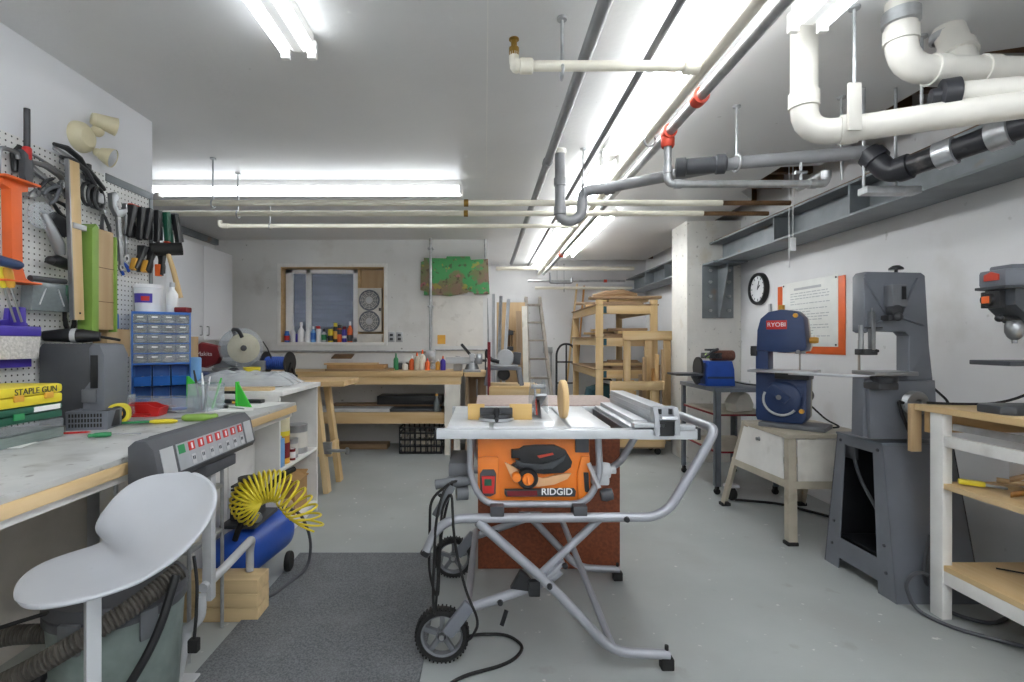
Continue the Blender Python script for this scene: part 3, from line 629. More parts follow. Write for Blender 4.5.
# things on the saw table
G = thing('miter_gauge', 'grey semicircular miter gauge with a yellow wooden fence on the saw table', 'miter gauge', (.018, 2.11, TZ))
half = [(.068*math.cos(PI+a*PI/16), .055*math.sin(PI+a*PI/16)) for a in range(17)]
MB().prism(half, 'xy', .012, .03, .003).xf(Matrix.Translation((.03, .03, 0))).b('protractor_head', 'dark_metal', G)
MB().prism([(p[0]*1.12, p[1]*1.2) for p in half[1:-1]]+[(p[0]*.97, p[1]*.95) for p in half[1:-1]][::-1], 'xy', .004, .014).xf(Matrix.Translation((.03, .03, 0))).b('angle_scale', 'alu', G)
MB().bx(-.04, .10, .025, .04, .004, .055, .004).b('fence_plate', 'dark_metal', G)
for a, b_ in ((-.092, -.02), (.088, .185)): MB().bx(a, b_, .042, .06, .001, .068, .002).b('wooden_fence', 'fence_wood', G)
MB().lathe([(0, .05), (.013, .047), (.015, .03), (.01, .012), (.012, 0)], (.03, -.025, .014), n=14).cyl((.03, -.055, .012), (.03, -.02, .02), .008, n=10).b('lock_knob', 'black_plastic', G)
D = thing('push_disc', 'round wooden disc standing on edge across the saw table', 'wooden disc', (.342, 2.19, TZ+.0015), .02); D.scale = (1, .91, .91)
MB().lathe([(0, -.0125), (.088, -.0125), (.0925, -.008), (.0925, .008), (.088, .0125), (0, .0125)], (0, 0, .0925), (1, 0, 0), 44).b('disc', 'pale_z', D)
# outfeed cabinet behind the saw
O = thing('outfeed_cabinet', 'brown particle board outfeed cabinet standing behind the table saw', 'cabinet', (.36, 3.02, 0))
x0, x1, y0, y1 = X_(478, 2.8), X_(620, 2.8), 2.8, 3.27
MB(1).bx(x0, x1, y0, y0+.018, .004, .905, .002).bx(x0, x0+.018, y0+.018, y1, .004, .905).bx(x1-.018, x1, y0+.018, y1, .02, .905).bx(x0, x1, y1-.018, y1, .02, .905).b('body', 'particle', O)
MB(1).bx(x0-.01, x1+.01, y0-.01, y1+.01, .905, .925, .003).b('top', 'particle_top', O)
for x in (x0+.04, x1-.04):
    for y in (y0+.06, y1-.06): MB(1).lathe([(0, 0), (.02, 0), (.022, .02), (0, .021)], (x, y, 0), n=12).b('foot', 'black_plastic', O)
MB(1).bx(x1, x1+.006, y0+.03, y0+.16, .55, .70, .002).b('side_label', 'cardboard', O)
# ------------------------------------------------------------------ stool in the front left
K = thing('stool', 'white moulded plastic stool with a rounded backrest, front left', 'stool', (-.95, 1.27, 0), math.radians(229))
def shell():
    rows = []
    N = 14
    # front tip, seat, waist, then the leaning backrest up to its top: (forward, height, half width, dish)
    st = [(.178, .690, .004, 0), (.174, .694, .06, .002), (.155, .698, .115, .004), (.115, .700, .155, .008), (.06, .698, .172, .012), (.01, .696, .172, .016), (-.018, .699, .176, .018),
          (-.036, .712, .180, .02), (-.055, .738, .184, .026), (-.080, .775, .188, .03), (-.108, .815, .191, .035), (-.135, .855, .19, .038), (-.160, .892, .182, .035), (-.178, .920, .155, .028), (-.190, .938, .11, .018), (-.196, .946, .05, .005), (-.197, .948, .004, 0)]
    for x, z, hw, d in st:
        back = max(0, min(1, (z-.705)/.05))
        row = []
        for k in range(N+1):
            u = -1+2*k/N; p = Vector((x+d*u*u*back, u*hw, z-max(0, z-.705)*.17+d*u*u*(1-back)))
            an = math.radians(20)*max(0, min(1, (z-.70)/.09)); c0 = Vector((-.03, 0, 0)); q = p-c0
            row.append((c0.x+q.x*math.cos(an)-q.y*math.sin(an), q.x*math.sin(an)+q.y*math.cos(an)+.05*max(0, min(1, (z-.70)/.15)), p.z))
        rows.append(row)
    return rows
MB().grid(shell()).b('seat_shell', 'shell_grey', K, solid=.013, sub=2, ang=80)
MB().bx(.03, .06, .025, .055, .08, .685, .003).b('post', 'alu_flat', K)
MB().lathe([(.0, .676), (.07, .676), (.07, .684), (0, .685)], (.02, .02, 0), n=20).b('seat_plate', 'dark_metal', K)
for k in range(4):
    a = PI/4+k*PI/2
    MB().bar((.045+.02*math.cos(a), .04+.02*math.sin(a), .10), (.045+.23*math.cos(a), .04+.23*math.sin(a), .03), .03, .022, bev=.004).b('leg', 'alu_flat', K)
    MB().lathe([(0, 0), (.018, .002), (.018, .03), (0, .032)], (.045+.225*math.cos(a), .04+.225*math.sin(a), 0), n=10).b('glide', 'black_plastic', K)
# dust bin with hose
V = thing('shop_vacuum', 'grey translucent dust bin with a ribbed black hose, behind the stool', 'shop vacuum', (-1.20, 1.64, 0))
MB().lathe([(0, .05), (.15, .05), (.165, .07), (.185, .44), (.185, .455)], n=32).b('bin', 'bin_translucent', V, solid=.004)
MB().lathe([(.0, .07), (.145, .07), (.16, .3), (0, .31)], n=24).b('dust', 'taupe', V)
MB().lathe([(.18, .42), (.194, .425), (.194, .45), (.19, .455), (.195, .458), (.195, .475), (.185, .49), (.12, .505), (0, .508)], n=32).b('lid', 'dark_grey_plastic', V)
MB().bx(-.03, .03, -.205, -.19, .37, .46, .004).b('latch', 'grey_plastic', V)
MB().ob((.165, -.1, .41), (.012, .05, .09), (0, 0, -.55), .004).b('latch', 'grey_plastic', V)
for k in range(4):
    a = k*PI/2+.6
    MB().sph((.15*math.cos(a), .15*math.sin(a), .03), .03, 12).lathe([(.012, .03), (.02, .07), (.0, .075)], (.15*math.cos(a), .15*math.sin(a), 0), n=10).b('caster', 'light_grey_plastic', V)
def ribbed(path, r, pitch=.012):
    path = [Vector(p) for p in path]; out, rs = [], []; acc = 0
    seg = [(a, b) for a, b in zip(path, path[1:])]
    tot = sum((b-a).length for a, b in seg); n = int(tot/pitch*3); d = 0; i = 0; used = 0
    for k in range(n+1):
        d = tot*k/n
        while i < len(seg)-1 and d > used+(seg[i][1]-seg[i][0]).length: used += (seg[i][1]-seg[i][0]).length; i += 1
        a, b = seg[i]; out.append(a+(b-a)*min(1, (d-used)/(b-a).length)); rs.append(r if k % 3 else r*.84)
    return out, rs
hp = fil([(-.14, -.1, .38), (-.28, -.12, .385), (-.36, -.22, .36), (-.40, -.32, .30), (-.25, -.33, .30), (-.05, -.30, .38), (.08, -.25, .45), (.17, -.15, .50), (.23, -.05, .55)], .16, 8)
o_, r_ = ribbed(hp, .029)
MB().tube(o_, r_, 12).b('hose', 'hose_grey', V)
MB().cyl((-.16, -.08, .38), (-.10, -.06, .38), .032, n=16).b('inlet', 'black_plastic', V)
MB().tube(wob([(.25, -.1, .56), (.23, -.16, .40), (.14, -.22, .22), (.06, -.25, .06)]), .013, 8).b('wand', 'black_plastic', V)
MB().tube(wob([(.28, -.06, .60), (.315, -.10, .53), (.315, -.11, .42), (.31, -.11, .37)]), .005, 8).bx(.295, .325, -.122, -.10, .33, .37, .004).b('plug_cord', 'black_rubber', V)
MB().tube(wob([(.05, -.1, .5), (-.15, -.2, .47), (-.30, -.28, .44), (-.40, -.35, .36), (-.38, -.42, .2)]), .006, 8).b('power_cord', 'black_rubber', V)
MB().cyl((-.13, -.1, .31), (-.22, -.24, .06), .02, n=12).b('wand_tube', 'black_plastic', V)
# ------------------------------------------------------------------ left workbench and the open shelf unit beyond it
BT = .92
B = thing('workbench', 'long left workbench with a worn pale top and wooden front edge', 'workbench', (-1.5, 1.6, 0))
MB(1).bx(LX+.002, -1.115, .2, 2.95, BT-.018, BT, .002).b('bench_top', 'osb_top', B)
MB(1).bx(-1.14, -1.11, .2, 2.95, BT-.055, BT-.018, .003).bx(LX+.002, -1.14, .2, 2.95, BT-.05, BT-.018).b('front_edge', 'bench_y', B)
MB(1).bx(-1.16, -1.14, .2, 2.95, BT-.085, BT-.055, .002).b('apron', 'white_paint', B)
MB(1).bx(LX+.004, LX+.02, .2, 2.4, 0, BT-.06).b('back_panel', 'taupe', B)
cb = MB(1).bx(-1.85, -1.42, 2.40, 3.06, .08, BT-.055).bx(-1.85, -1.45, 2.40, 3.06, 0, .08).b('base_cabinet', 'white_paint', B)
for a, b_ in ((2.41, 2.73), (2.74, 3.05)): MB(1).bx(-1.42, -1.405, a, b_, .1, BT-.075, .002).b('door', 'white_paint', B)
MB(1).bx(-1.2, -1.14, .25, .31, 0, BT-.055).b('leg', 'white_paint', B)
U = thing('shelf_unit', 'white open shelf unit holding paint cans at the end of the workbench', 'shelf unit', (-1.6, 3.45, 0))
ux0, ux1, uy0, uy1, UT = -1.86, -1.265, 3.075, 3.78, .97
MB(1).bx(ux0, ux1, uy0, uy0+.02, 0, UT-.03).b('side_panel', 'white_paint', U)
MB(1).bx(ux0, ux1, uy1-.02, uy1, 0, UT-.03).b('side_panel', 'white_paint', U)
MB(1).bx(ux0, ux0+.015, uy0+.02, uy1-.02, 0, UT-.03).b('back_panel', 'white_paint', U)
MB(1).bx(ux0+.015, ux1, uy0+.02, uy1-.02, .462, .482, .002).b('shelf', 'white_paint', U)
MB(1).bx(ux0+.015, ux1, uy0+.02, uy1-.02, .06, .08, .002).bx(ux0+.015, ux1-.03, uy0+.02, uy1-.02, 0, .06).b('bottom_shelf', 'white_paint', U)
MB(1).bx(RL+.01, ux1+.02, uy0, uy1+.01, UT-.03, UT, .003).b('counter', 'white_paint', U)
MB(1).bx(RL+.01, -2.0, uy1+.01, 5.2, UT-.03, UT, .003).bx(RL+.01, -2.05, uy1+.01, 5.2, 0, UT-.03).b('return_counter', 'white_paint', U)
def can(label, x, y, z, r, h, m, lid='galv', band=None, grp='cans on the shelf unit', cat='can'):
    t = thing('paint_can', label, cat, (x, y, z), 0, grp)
    MB().lathe([(0, 0), (r, 0), (r*1.02, .004), (r, .008), (r, h-.012), (r*1.03, h-.008), (r*1.03, h), (r*.9, h), (r*.88, h-.006), (0, h-.006)], n=22).b('can_body', m, t)
    if band: MB().lathe([(r+.0008, h*.2), (r+.0008, h*.75)], n=22).b('can_label', band, t)
    if lid: MB().lathe([(0, h-.004), (r*.86, h-.004), (r*.86, h-.002), (0, h-.002)], n=18).b('can_lid', lid, t)
    return t
can('yellow can stacked on top of the paint cans in the shelf unit', -1.335, 3.27, .6645, .055, .15, 'yellow', band='ivory')
can('yellow and red can under the stacked yellow can', -1.335, 3.27, .4835, .055, .18, 'amber', band='dark_red')
can('silver paint can with white label, farthest right in the shelf unit', -1.355, 3.585, .4835, .078, .20, 'galv', band='off_white')
can('grey can standing in front of the silver paint can', -1.325, 3.425, .4835, .042, .13, 'galv', band='taupe')
can('small dark red jar beside the grey can', -1.292, 3.352, .4835, .02, .075, 'dark_red', 'white_plastic', 'white_plastic')
tag(MB().bx(-.05, .05, -.04, .04, 0, .18, .008).bx(-.035, .035, -.03, .03, .18, .195, .006).b('square_tin', 'light_blue', None, (-1.325, 3.15, .4835)), 'pale blue square tin, leftmost on the middle shelf of the unit', 'tin', 'cans on the shelf unit')
t = thing('cardboard_box', 'open cardboard box on the bottom shelf of the white unit', 'box', (-1.46, 3.56, .0815), 0)
MB().bx(-.15, .15, -.12, .12, 0, .22).b('carton', 'cardboard', t)
MB().ob((-.0, .10, .235), (.3, .09, .006), (.35, 0, 0)).ob((.12, 0, .235), (.09, .24, .006), (0, .3, 0)).b('flap', 'cardboard', t)
tag(MB().sph((0, 0, .05), (.06, .06, .05), 14).sph((.03, .05, .09), (.05, .045, .05), 12).b('twine_ball', 'tan_z', None, (-1.36, 3.30, .083)), 'crumpled tan bundle on the bottom shelf beside the cardboard box', 'bundle')
# trestle with table slab beyond the shelf unit
T_ = thing('trestle_table', 'wooden trestle with splayed legs beyond the white shelf unit', 'trestle', (-1.5, 4.35, 0))
MB(1).bx(-1.95, -1.17, 4.15, 4.65, .90, .945, .004).b('slab', 'bench_x', T_)
MB(1).bar((-1.44, 4.25, .90), (-1.33, 4.22, 0), .045, .09, (0, 1, 0), .003).b('leg', 'pine_z', T_)
MB(1).bar((-1.44, 4.55, .90), (-1.33, 4.58, 0), .045, .09, (0, 1, 0), .003).b('leg', 'pine_z', T_)
MB(1).bar((-1.75, 4.25, .90), (-1.86, 4.22, 0), .045, .09, (0, 1, 0), .003).b('leg', 'pine_z', T_)
MB(1).bar((-1.75, 4.55, .90), (-1.86, 4.58, 0), .045, .09, (0, 1, 0), .003).b('leg', 'pine_z', T_)
MB(1).bx(-1.84, -1.30, 4.23, 4.26, .30, .39, .003).bx(-1.36, -1.33, 4.23, 4.56, .3, .39, .003).b('stretcher', 'pine_x', T_)
MB(1).bx(-1.40, -1.29, 4.19, 4.23, .33, .43, .006).cyl((-1.33, 4.20, .36), (-1.14, 4.16, .365), .014, n=10).lathe([(0, 0), (.03, .004), (.03, .02), (0, .024)], (-1.16, 4.165, .365), (1, -.2, 0), 12).b('clamp_screw', 'steel', T_)
# folded steel chair clamp/pipe on the floor near trestle left out
# ------------------------------------------------------------------ power console on its stand, lumber stack, compressor
N = thing('power_console', 'grey and black power console with red switches on a curved tube stand', 'power console', (-1.03, 1.84, .195))
cx0, cx1 = 1.53, 2.17
def con(y0, y1, ins=0): return None
cs = MB(1).prism([(-1.095, .955), (-1.075, .972), (-1.04, .972), (-1.015, .945), (-.995, .85), (-1.005, .832), (-1.07, .825), (-1.095, .84)], 'xz', cx0, cx1, .006).b('console_body', 'dark_grey_plastic', N)
def face(y0, y1, m, nm, lift=.0015, za=.05, zb=.95):
    a, b_ = Vector((-1.015, 0, .945)), Vector((-.995, 0, .85)); nrm = Vector((.978, 0, .206))
    p, q = a.lerp(b_, za)+nrm*lift, a.lerp(b_, zb)+nrm*lift
    return MB(1).bar((p.x, (y0+y1)/2, p.z), (q.x, (y0+y1)/2, q.z), y1-y0, .002, (.978, 0, .206)).b(nm, m, cs)
face(1.555, 1.62, 'light_grey_plastic', 'end_face'); face(1.635, 2.075, 'panel_grey', 'control_face'); face(2.09, 2.15, 'light_grey_plastic', 'end_face')
for k in range(8):
    y = 1.66+k*.056
    face(y-.017, y+.017, 'green' if k == 0 else 'red', 'switch', .003, .10, .40)
    if k: face(y-.004, y+.004, 'white_plastic', 'switch_mark', .0048, .15, .35)
    if k: face(y-.012, y+.012, 'light_grey_plastic', 'socket_face', .003, .55, .9); face(y-.006, y-.003, 'ink', 'socket_slot', .0045, .62, .74); face(y+.003, y+.006, 'ink', 'socket_slot', .0045, .62, .74)
MB(1).ob((-1.085, 1.90, .955), (.03, .55, .03), bev=.01).b('top_trim', 'black_plastic', cs)
MB(1).bx(-1.085, -1.005, 1.80, 2.02, .785, .828, .006).b('mounting_box', 'dark_grey_plastic', N)
MB(1).bx(-1.065, -1.03, 1.88, 1.915, .30, .79, .004).b('post', 'light_grey_plastic', N)
MB(1).tube(fil([(-1.05, 1.86, .36), (-1.05, 2.0, .365), (-1.08, 2.32, .365), (-1.11, 2.36, .30), (-1.11, 2.36, .196)], .12, 8), .018, 14).b('base_tube', 'light_grey_plastic', N)
MB(1).tube(fil([(-1.05, 1.85, .34), (-1.05, 1.85, .25), (-1.12, 1.85, .20)], .04), .018, 12).cyl((-1.14, 1.85, .02), (-1.10, 1.85, .22), .018, n=12).bx(-1.2, -1.08, 1.80, 1.9, 0, .02, .004).b('rear_foot', 'light_grey_plastic', N)
t = tag(MB().bx(-.02, .0, -.12, .12, -.15, 0, .002).b('tool_holder', 'black_plastic', None), '', '') if 0 else None
for k in range(3):
    tag(MB().bx(-.24, .12, -.062, .062, 0, .063, .004).b('timber', 'pale_z' if 0 else 'timber', None, (-1.155, 2.335, .001+k*.064), (0, 0, (.02, -.015, .01)[k])),
        ('bottom timber of the short stack under the console stand', 'middle timber of the short stack under the console stand', 'top timber of the short stack, carrying the curved tube')[k], 'timber', 'stacked timbers on the floor')
A_ = thing('air_compressor', 'blue tank air compressor under the workbench', 'air compressor', (-1.26, 2.66, 0))
MB(1).lathe([(0, -.28), (.06, -.275), (.10, -.25), (.12, -.21), (.122, -.16), (.122, .16), (.12, .21), (.10, .25), (.06, .275), (0, .28)], (-1.24, 2.68, .195), (.12, 1, 0), 28).b('tank', 'deep_blue', A_)
MB(1).bx(-1.34, -1.16, 2.52, 2.80, .33, .35, .004).b('platform', 'gun_dark', A_)
p_ = MB(1).bx(-1.32, -1.19, 2.58, 2.72, .35, .43, .01)
for k in range(6): p_.bx(-1.315, -1.195, 2.585, 2.715, .43+k*.018, .44+k*.018, .002)
p_.cyl((-1.255, 2.65, .42), (-1.255, 2.65, .56), .05, n=16).b('pump', 'dark_metal', A_)
MB(1).tube(fil([(-1.22, 2.44, .31), (-1.19, 2.42, .38), (-1.11, 2.44, .50), (-1.04, 2.52, .595), (-1.00, 2.62, .61)], .08, 6), .014, 10).b('handle', 'black_rubber', A_)
MB(1).lathe([(0, -.015), (.05, -.015), (.055, -.008), (.055, .008), (.05, .015), (0, .015)], (-1.09, 2.78, .056), (1, .1, 0), 18).b('wheel', 'black_rubber', A_)
MB(1).bx(-1.32, -1.26, 2.46, 2.50, 0, .11, .006).b('foot', 'black_rubber', A_)
MB(1).lathe([(0, 0), (.026, .002), (.026, .02), (0, .022)], (-1.17, 2.56, .38), (.5, -.8, 0), 16).b('gauge', 'steel', A_)
# coiled yellow hose hung over the compressor handle
hs = []
turns = 26
for i in range(turns*14+1):
    u = i/(turns*14); a = 4.1-u*4.4                      # arc angle of the coil's centre line
    c = Vector((-1.085+.08*math.cos(a), 2.50+.055*math.cos(a), .495+.06*math.sin(a)))
    if u > .72: c = c+Vector(((u-.72)*.35, (u-.72)*.2, -(u-.72)*.6))
    t_ = Vector((-.08*math.sin(a), -.055*math.sin(a), .06*math.cos(a))).normalized(); n1 = Vector((.55, -.83, 0)); n2 = t_.cross(n1)
    th = 2*PI*turns*u; hs.append(c+(n1*math.cos(th)+n2*math.sin(th))*.076)
tag(MB(1).tube(hs, .0058, 6).b('coiled_hose', 'yellow', None, (-1.08, 2.5, .35)), 'yellow coiled air hose hanging over the compressor handle', 'air hose')
tag(MB(1).tube(wob([(-1.10, 2.66, .40), (-1.0, 2.70, .36), (-.95, 2.74, .2), (-.98, 2.78, .02), (-1.02, 2.62, .018), (-1.06, 2.45, .018), (-1.2, 2.40, .03)]), .008, 8).b('air_line', 'dark_grey_plastic', None, (-1.1, 2.66, 0)), 'grey air line curling from the compressor onto the floor', 'hose')
# wire rack and clutter below the bench behind the console post
R_ = thing('wire_rack', 'metal tray rack with tools below the console', 'rack', (-1.25, 2.1, .0))
for z in (.43, .63): MB(1).bx(-1.47, -1.17, 1.98, 2.24, z, z+.015, .002).b('tray', 'galv', R_)
for x in (-1.465, -1.175):
    for y in (1.985, 2.235): MB(1).cyl((x, y, 0), (x, y, .80), .008, n=8).b('post', 'galv', R_)
for k, (x, y, z, w_, h, m) in enumerate(((-1.24, 2.06, .445, .10, .12, 'tan_metal'), (-1.24, 2.17, .445, .08, .16, 'taupe'), (-1.24, 2.05, .645, .09, .07, 'black_plastic'), (-1.24, 2.16, .645, .07, .10, 'dark_metal'))):
    t = thing('parts_tin', ('tan tin on the lower tray of the tool rack', 'taller dull tin on the lower tray of the tool rack', 'black tool pouch on the upper tray of the tool rack', 'dark tin on the upper tray of the tool rack')[k], 'tin', (x, y, z), 0, 'tins on the tool rack')
    MB().bx(-w_/2, w_/2, -.045, .045, 0, h, .006).b('tin_body', m, t)
    MB().bx(-w_/2-.002, w_/2+.002, -.047, .047, h*.8, h+.004, .004).b('tin_lid', 'galv' if k < 2 else m, t)
# ------------------------------------------------------------------ pegboard and what hangs on it
WX = -1.905
def wl(px, py, X=WX):
    Y = F*(-X)/(CX-px); return Vector((X, Y, Z_(py, Y)))
pm = mat('pegboard_face', '#e4e4e2', .5, var=.015)
n, l = pm.node_tree.nodes, pm.node_tree.links
tc = n.new('ShaderNodeTexCoord'); vm = n.new('ShaderNodeVectorMath'); vm.operation = 'SCALE'; vm.inputs['Scale'].default_value = 1/.0254
fr_ = n.new('ShaderNodeVectorMath'); fr_.operation = 'FRACTION'; sb = n.new('ShaderNodeVectorMath'); sb.operation = 'SUBTRACT'; sb.inputs[1].default_value = (.5, .5, .5)
mu = n.new('ShaderNodeVectorMath'); mu.operation = 'MULTIPLY'; mu.inputs[1].default_value = (0, 1, 1)
ln = n.new('ShaderNodeVectorMath'); ln.operation = 'LENGTH'; lt = n.new('ShaderNodeMath'); lt.operation = 'LESS_THAN'; lt.inputs[1].default_value = .15
mx = n.new('ShaderNodeMix'); mx.data_type = 'RGBA'; mx.inputs[7].default_value = (.02, .02, .02, 1)
b_in = n['Principled BSDF'].inputs['Base Color']; src = b_in.links[0].from_socket
l.new(tc.outputs['Object'], vm.inputs[0]); l.new(vm.outputs[0], fr_.inputs[0]); l.new(fr_.outputs[0], sb.inputs[0]); l.new(sb.outputs[0], mu.inputs[0]); l.new(mu.outputs[0], ln.inputs[0])
l.new(ln.outputs['Value'], lt.inputs[0]); l.new(lt.outputs[0], mx.inputs[0]); l.new(src, mx.inputs[6]); l.new(mx.outputs[2], b_in)
t = thing('pegboard', 'white perforated pegboard above the left workbench', 'pegboard', (LX, 1.7, .95))
MB(1).bx(LX, WX-.005, .4, 2.86, .93, 2.115).b('board', 'pegboard_face', t)
MB(1).bx(WX-.004, WX, wl(106, 174).y, 2.87, 2.085, 2.125, .001).bx(WX-.004, WX, 2.84, 2.87, 1.3, 2.09, .001).b('edge_trim', 'beam_grey', t)
# emergency light with two heads
c = wl(79, 137, LX)
t = thing('emergency_light', 'ivory twin-head emergency light on the wall above the pegboard', 'wall lamp', c)
MB().lathe([(0, .05), (.045, .048), (.066, .03), (.072, .008), (.072, 0)], (0, 0, 0), (1, 0, 0), 26).sph((.05, .05, .05), .028, 12).sph((.05, .05, -.055), .02, 12).b('base', 'ivory', t)
h = MB().lathe([(0, -.05), (.025, -.05), (.03, -.038), (.042, .04), (.044, .05), (.038, .052), (.036, .04), (0, .036)], (.08, .05, .09), (.6, .75, -.1), 22).b('lamp_head', 'ivory', t)
h = MB().lathe([(0, -.03), (.028, -.028), (.04, 0), (.046, .02), (.046, .028)], (.08, .07, -.065), (.9, .3, -.35), 22).b('lamp_head', 'ivory', t)
MB().lathe([(0, .03), (.03, .029), (.045, .022)], (.08, .07, -.065), (.9, .3, -.35), 22).b('lens', 'light_grey_plastic', h)
def on_wall(name, label, cat, px, py, dx=.0, grp='tools on the pegboard'):
    p = wl(px, py, WX+dx); return thing(name, label, cat, p, 0, grp)
S_ = lambda px: F*(-WX)/(CX-px)/F                       # metres per pixel at that place on the wall
def hook(t, y=0, z=0, l_=.05):
    MB().tube(fil([(0, y, z), (l_, y, z), (l_, y, z+.02)], .01), .0025, 6).b('peg_hook', 'galv', t)
t = on_wall('rivet_tool', 'dark grey tool with long straight rod and red collar, top left of pegboard', 'hand tool', 27, 152, .05)
MB().cyl((0, 0, .0), (0, 0, .175), .011, n=12).b('rod', 'dark_metal', t)
MB().lathe([(.012, -.035), (.016, -.03), (.016, .015), (.012, .02)], n=12).b('collar', 'red', t)
MB().prism([(-.03, .0), (-.012, -.01), (.012, -.02), (.018, -.09), (.012, -.125), (-.012, -.13), (-.026, -.10), (-.022, -.04)], 'yz', -.014, .014, .005).b('handle', 'dark_grey_plastic', t)
t = on_wall('c_clamp', 'small steel C-shaped clamp hanging at the pegboard left edge', 'clamp', 10, 166, .04)
MB().tube(fil([(0, -.05, -.06), (0, -.045, .06), (0, .03, .065), (0, .035, .04)], .03), .009, 8).b('frame', 'steel', t)
MB().cyl((0, -.05, -.055), (0, .06, -.055), .006, n=8).cyl((0, .06, -.08), (0, .06, -.03), .004, n=6).b('screw', 'steel', t)
for k, (px, py, m, lab, tl) in enumerate(((72, 160, 'black_plastic', 'black-handled bar clamp hooked above the wooden board', .08), (78, 172, 'dark_metal', 'dark bar clamp just under the black-handled one', .13), (52, 178, 'steel', 'long steel locking pliers beside the wooden board top', .22))):
    t = on_wall('bar_clamp', lab, 'clamp', px, py, .03)
    MB().bar((0, -.10, .02), (0, .12, .02-tl*.45), .006, .02, (0, 0, 1), .002).b('bar', 'steel', t)
    MB().tube(fil([(0.01, -.11, .03), (.02, -.04, .03), (.02, .03, .0), (.02, .08, -.06)], .03), [.009]*3+[.013]*14+[.01]*(0), 8) if 0 else MB().tube([(.012, -.11, .03), (.018, -.05, .035), (.018, .02, .015), (.018, .09, -.05)], [.008, .013, .013, .009], 8).b('grip', m, t)
    MB().bx(-.008, .02, .07, .09, -.07, .01, .003).b('jaw', 'dark_metal', t)
t = on_wall('orange_pipe_clamp', 'tall orange steel stand with flanged foot hanging at the left', 'clamp', 13, 283, .055)
z1 = .40
MB().prism([(-.055, 0), (.06, 0), (.06, .012), (.036, .022), (.022, .06), (.018, z1-.04), (.045, z1-.03), (.045, z1), (-.06, z1), (-.06, z1-.03), (-.03, z1-.04), (-.024, .06), (-.04, .022), (-.055, .012)], 'yz', -.02, .02, .004).b('body', 'orange', t)
MB().bx(-.04, .05, -.08, .075, 0, .008, .003).b('flange', 'orange', t)
MB().bx(-.04, .05, -.08, .07, z1-.005, z1+.004, .003).b('flange', 'orange', t)
t = on_wall('wooden_level', 'long yellowish wooden straightedge hanging with one hole', 'level', 78, 320, .10)
p1 = wl(70, 160, WX+.1); z1 = p1.z-wl(78, 320, WX+.1).z; dy = p1.y-wl(78, 320, WX+.1).y
MB().bar((0, 0, 0), (0, dy+.015, z1), .016, .055, (0, 1, 0), .003).b('board', 'pine_z', t)
MB().bar((-.001, -.03, .0), (-.001, dy-.015, z1), .018, .008, (0, 1, 0), .001).bx(-.012, .012, -.04, .035, .40, .425, .002).b('metal_edge', 'steel', t)
MB().lathe([(0, .001), (.005, .001), (.005, 0)], (.009, .0, .03), (1, 0, 0), 10).b('hang_hole', 'hole_dark', t)
t = on_wall('miter_box', 'green plastic trough holding a wooden block, propped against the pegboard', 'miter box', 98, 336, .07)
zt = wl(98, 232).z-wl(98, 336).z
MB().prism([(-.085, 0), (-.085, zt-.02), (-.06, zt+.005), (-.045, zt-.01), (-.045, 0)], 'yz', -.03, .04, .004).b('green_side', 'lime', t)
MB().prism([(.06, .02), (.06, zt-.04), (.066, zt-.03), (.072, zt-.05), (.072, .02)], 'yz', -.03, .04, .002).b('green_rim', 'lime', t)
MB().bx(-.03, .03, -.045, .06, .03, zt-.01, .004).b('wood_block', 'tan_z', t)
for z in (.16, .32): MB().bx(.03, .031, -.045, .06, z, z+.003).b('saw_line', 'rust_wood', t)
tag(MB(1).bx(-1.90, -1.83, 2.42, 2.58, 1.20, 1.34, .004).b('oak_block', 'oak_z' if 0 else 'tan_z', None, (-1.85, 2.5, 1.20)), 'plain wooden block beside the blue organizer below the green trough', 'wood block')
# angle grinder and guards
t = on_wall('angle_grinder', 'steel and black angle grinder with a clear round guard hanging on pegboard', 'angle grinder', 50, 232, .05)
MB().lathe([(.02, -.012), (.055, -.012), (.058, 0), (.055, .012), (.02, .012), (.02, -.012)], (0, -.04, .06), (1, 0, 0), 24).b('round_guard', 'clear_plastic', t)
MB().tube([(0, -.03, .07), (.01, .0, .0), (.01, .03, -.05), (.012, .04, -.09)], [.016, .022, .026, .018], 12).b('gear_arm', 'steel', t)
MB().tube([(0.01, .0, .07), (.01, .05, .05), (.01, .075, .0)], [.02, .028, .026], 12).b('motor_grip', 'black_plastic', t)
t = on_wall('hand_planer', 'black tool head with a round knob below the grinder', 'hand tool', 57, 262, .05)
MB().tube([(0, -.045, .0), (0, .0, .005), (0, .06, -.005)], [.014, .026, .024], 14).sph((.015, -.05, .0), .018, 10).b('head', 'black_plastic', t)
t = on_wall('grey_tray', 'grey clear plastic case with a ribbed lid hung on pegboard', 'case', 47, 296, .05)
MB().prism([(-.095, -.065), (.10, -.065), (.08, .055), (-.085, .055)], 'yz', -.03, .02, .005).b('shell', 'smoke_plastic', t)
MB().cyl((.01, -.09, .065), (.01, .08, .07), .012, n=10).b('hinge_bar', 'dark_grey_plastic', t)
MB().bar((.022, -.06, -.04), (.022, -.03, .03), .004, .004).b('rib', 'alu_flat', t)
MB().bar((.022, .03, .03), (.022, .06, -.04), .004, .004).b('rib', 'alu_flat', t)
t = on_wall('cable_bundle', 'black cord bundle with a green plug beside the wooden straightedge', 'cord', 68, 308, .05)
q = []
for i in range(90): a = i*.35; q.append((.006*math.sin(i*.9), .028*math.cos(a)+.01, -.02+.085*math.sin(a)))
MB().tube(q, .0055, 6).b('cord', 'black_rubber', t)
MB().ob((.01, -.015, .075), (.03, .045, .05), (0, .2, .3), .008).ob((.01, -.01, .035), (.03, .03, .04), (.3, 0, 0), .006).b('plug', 'dark_green', t)
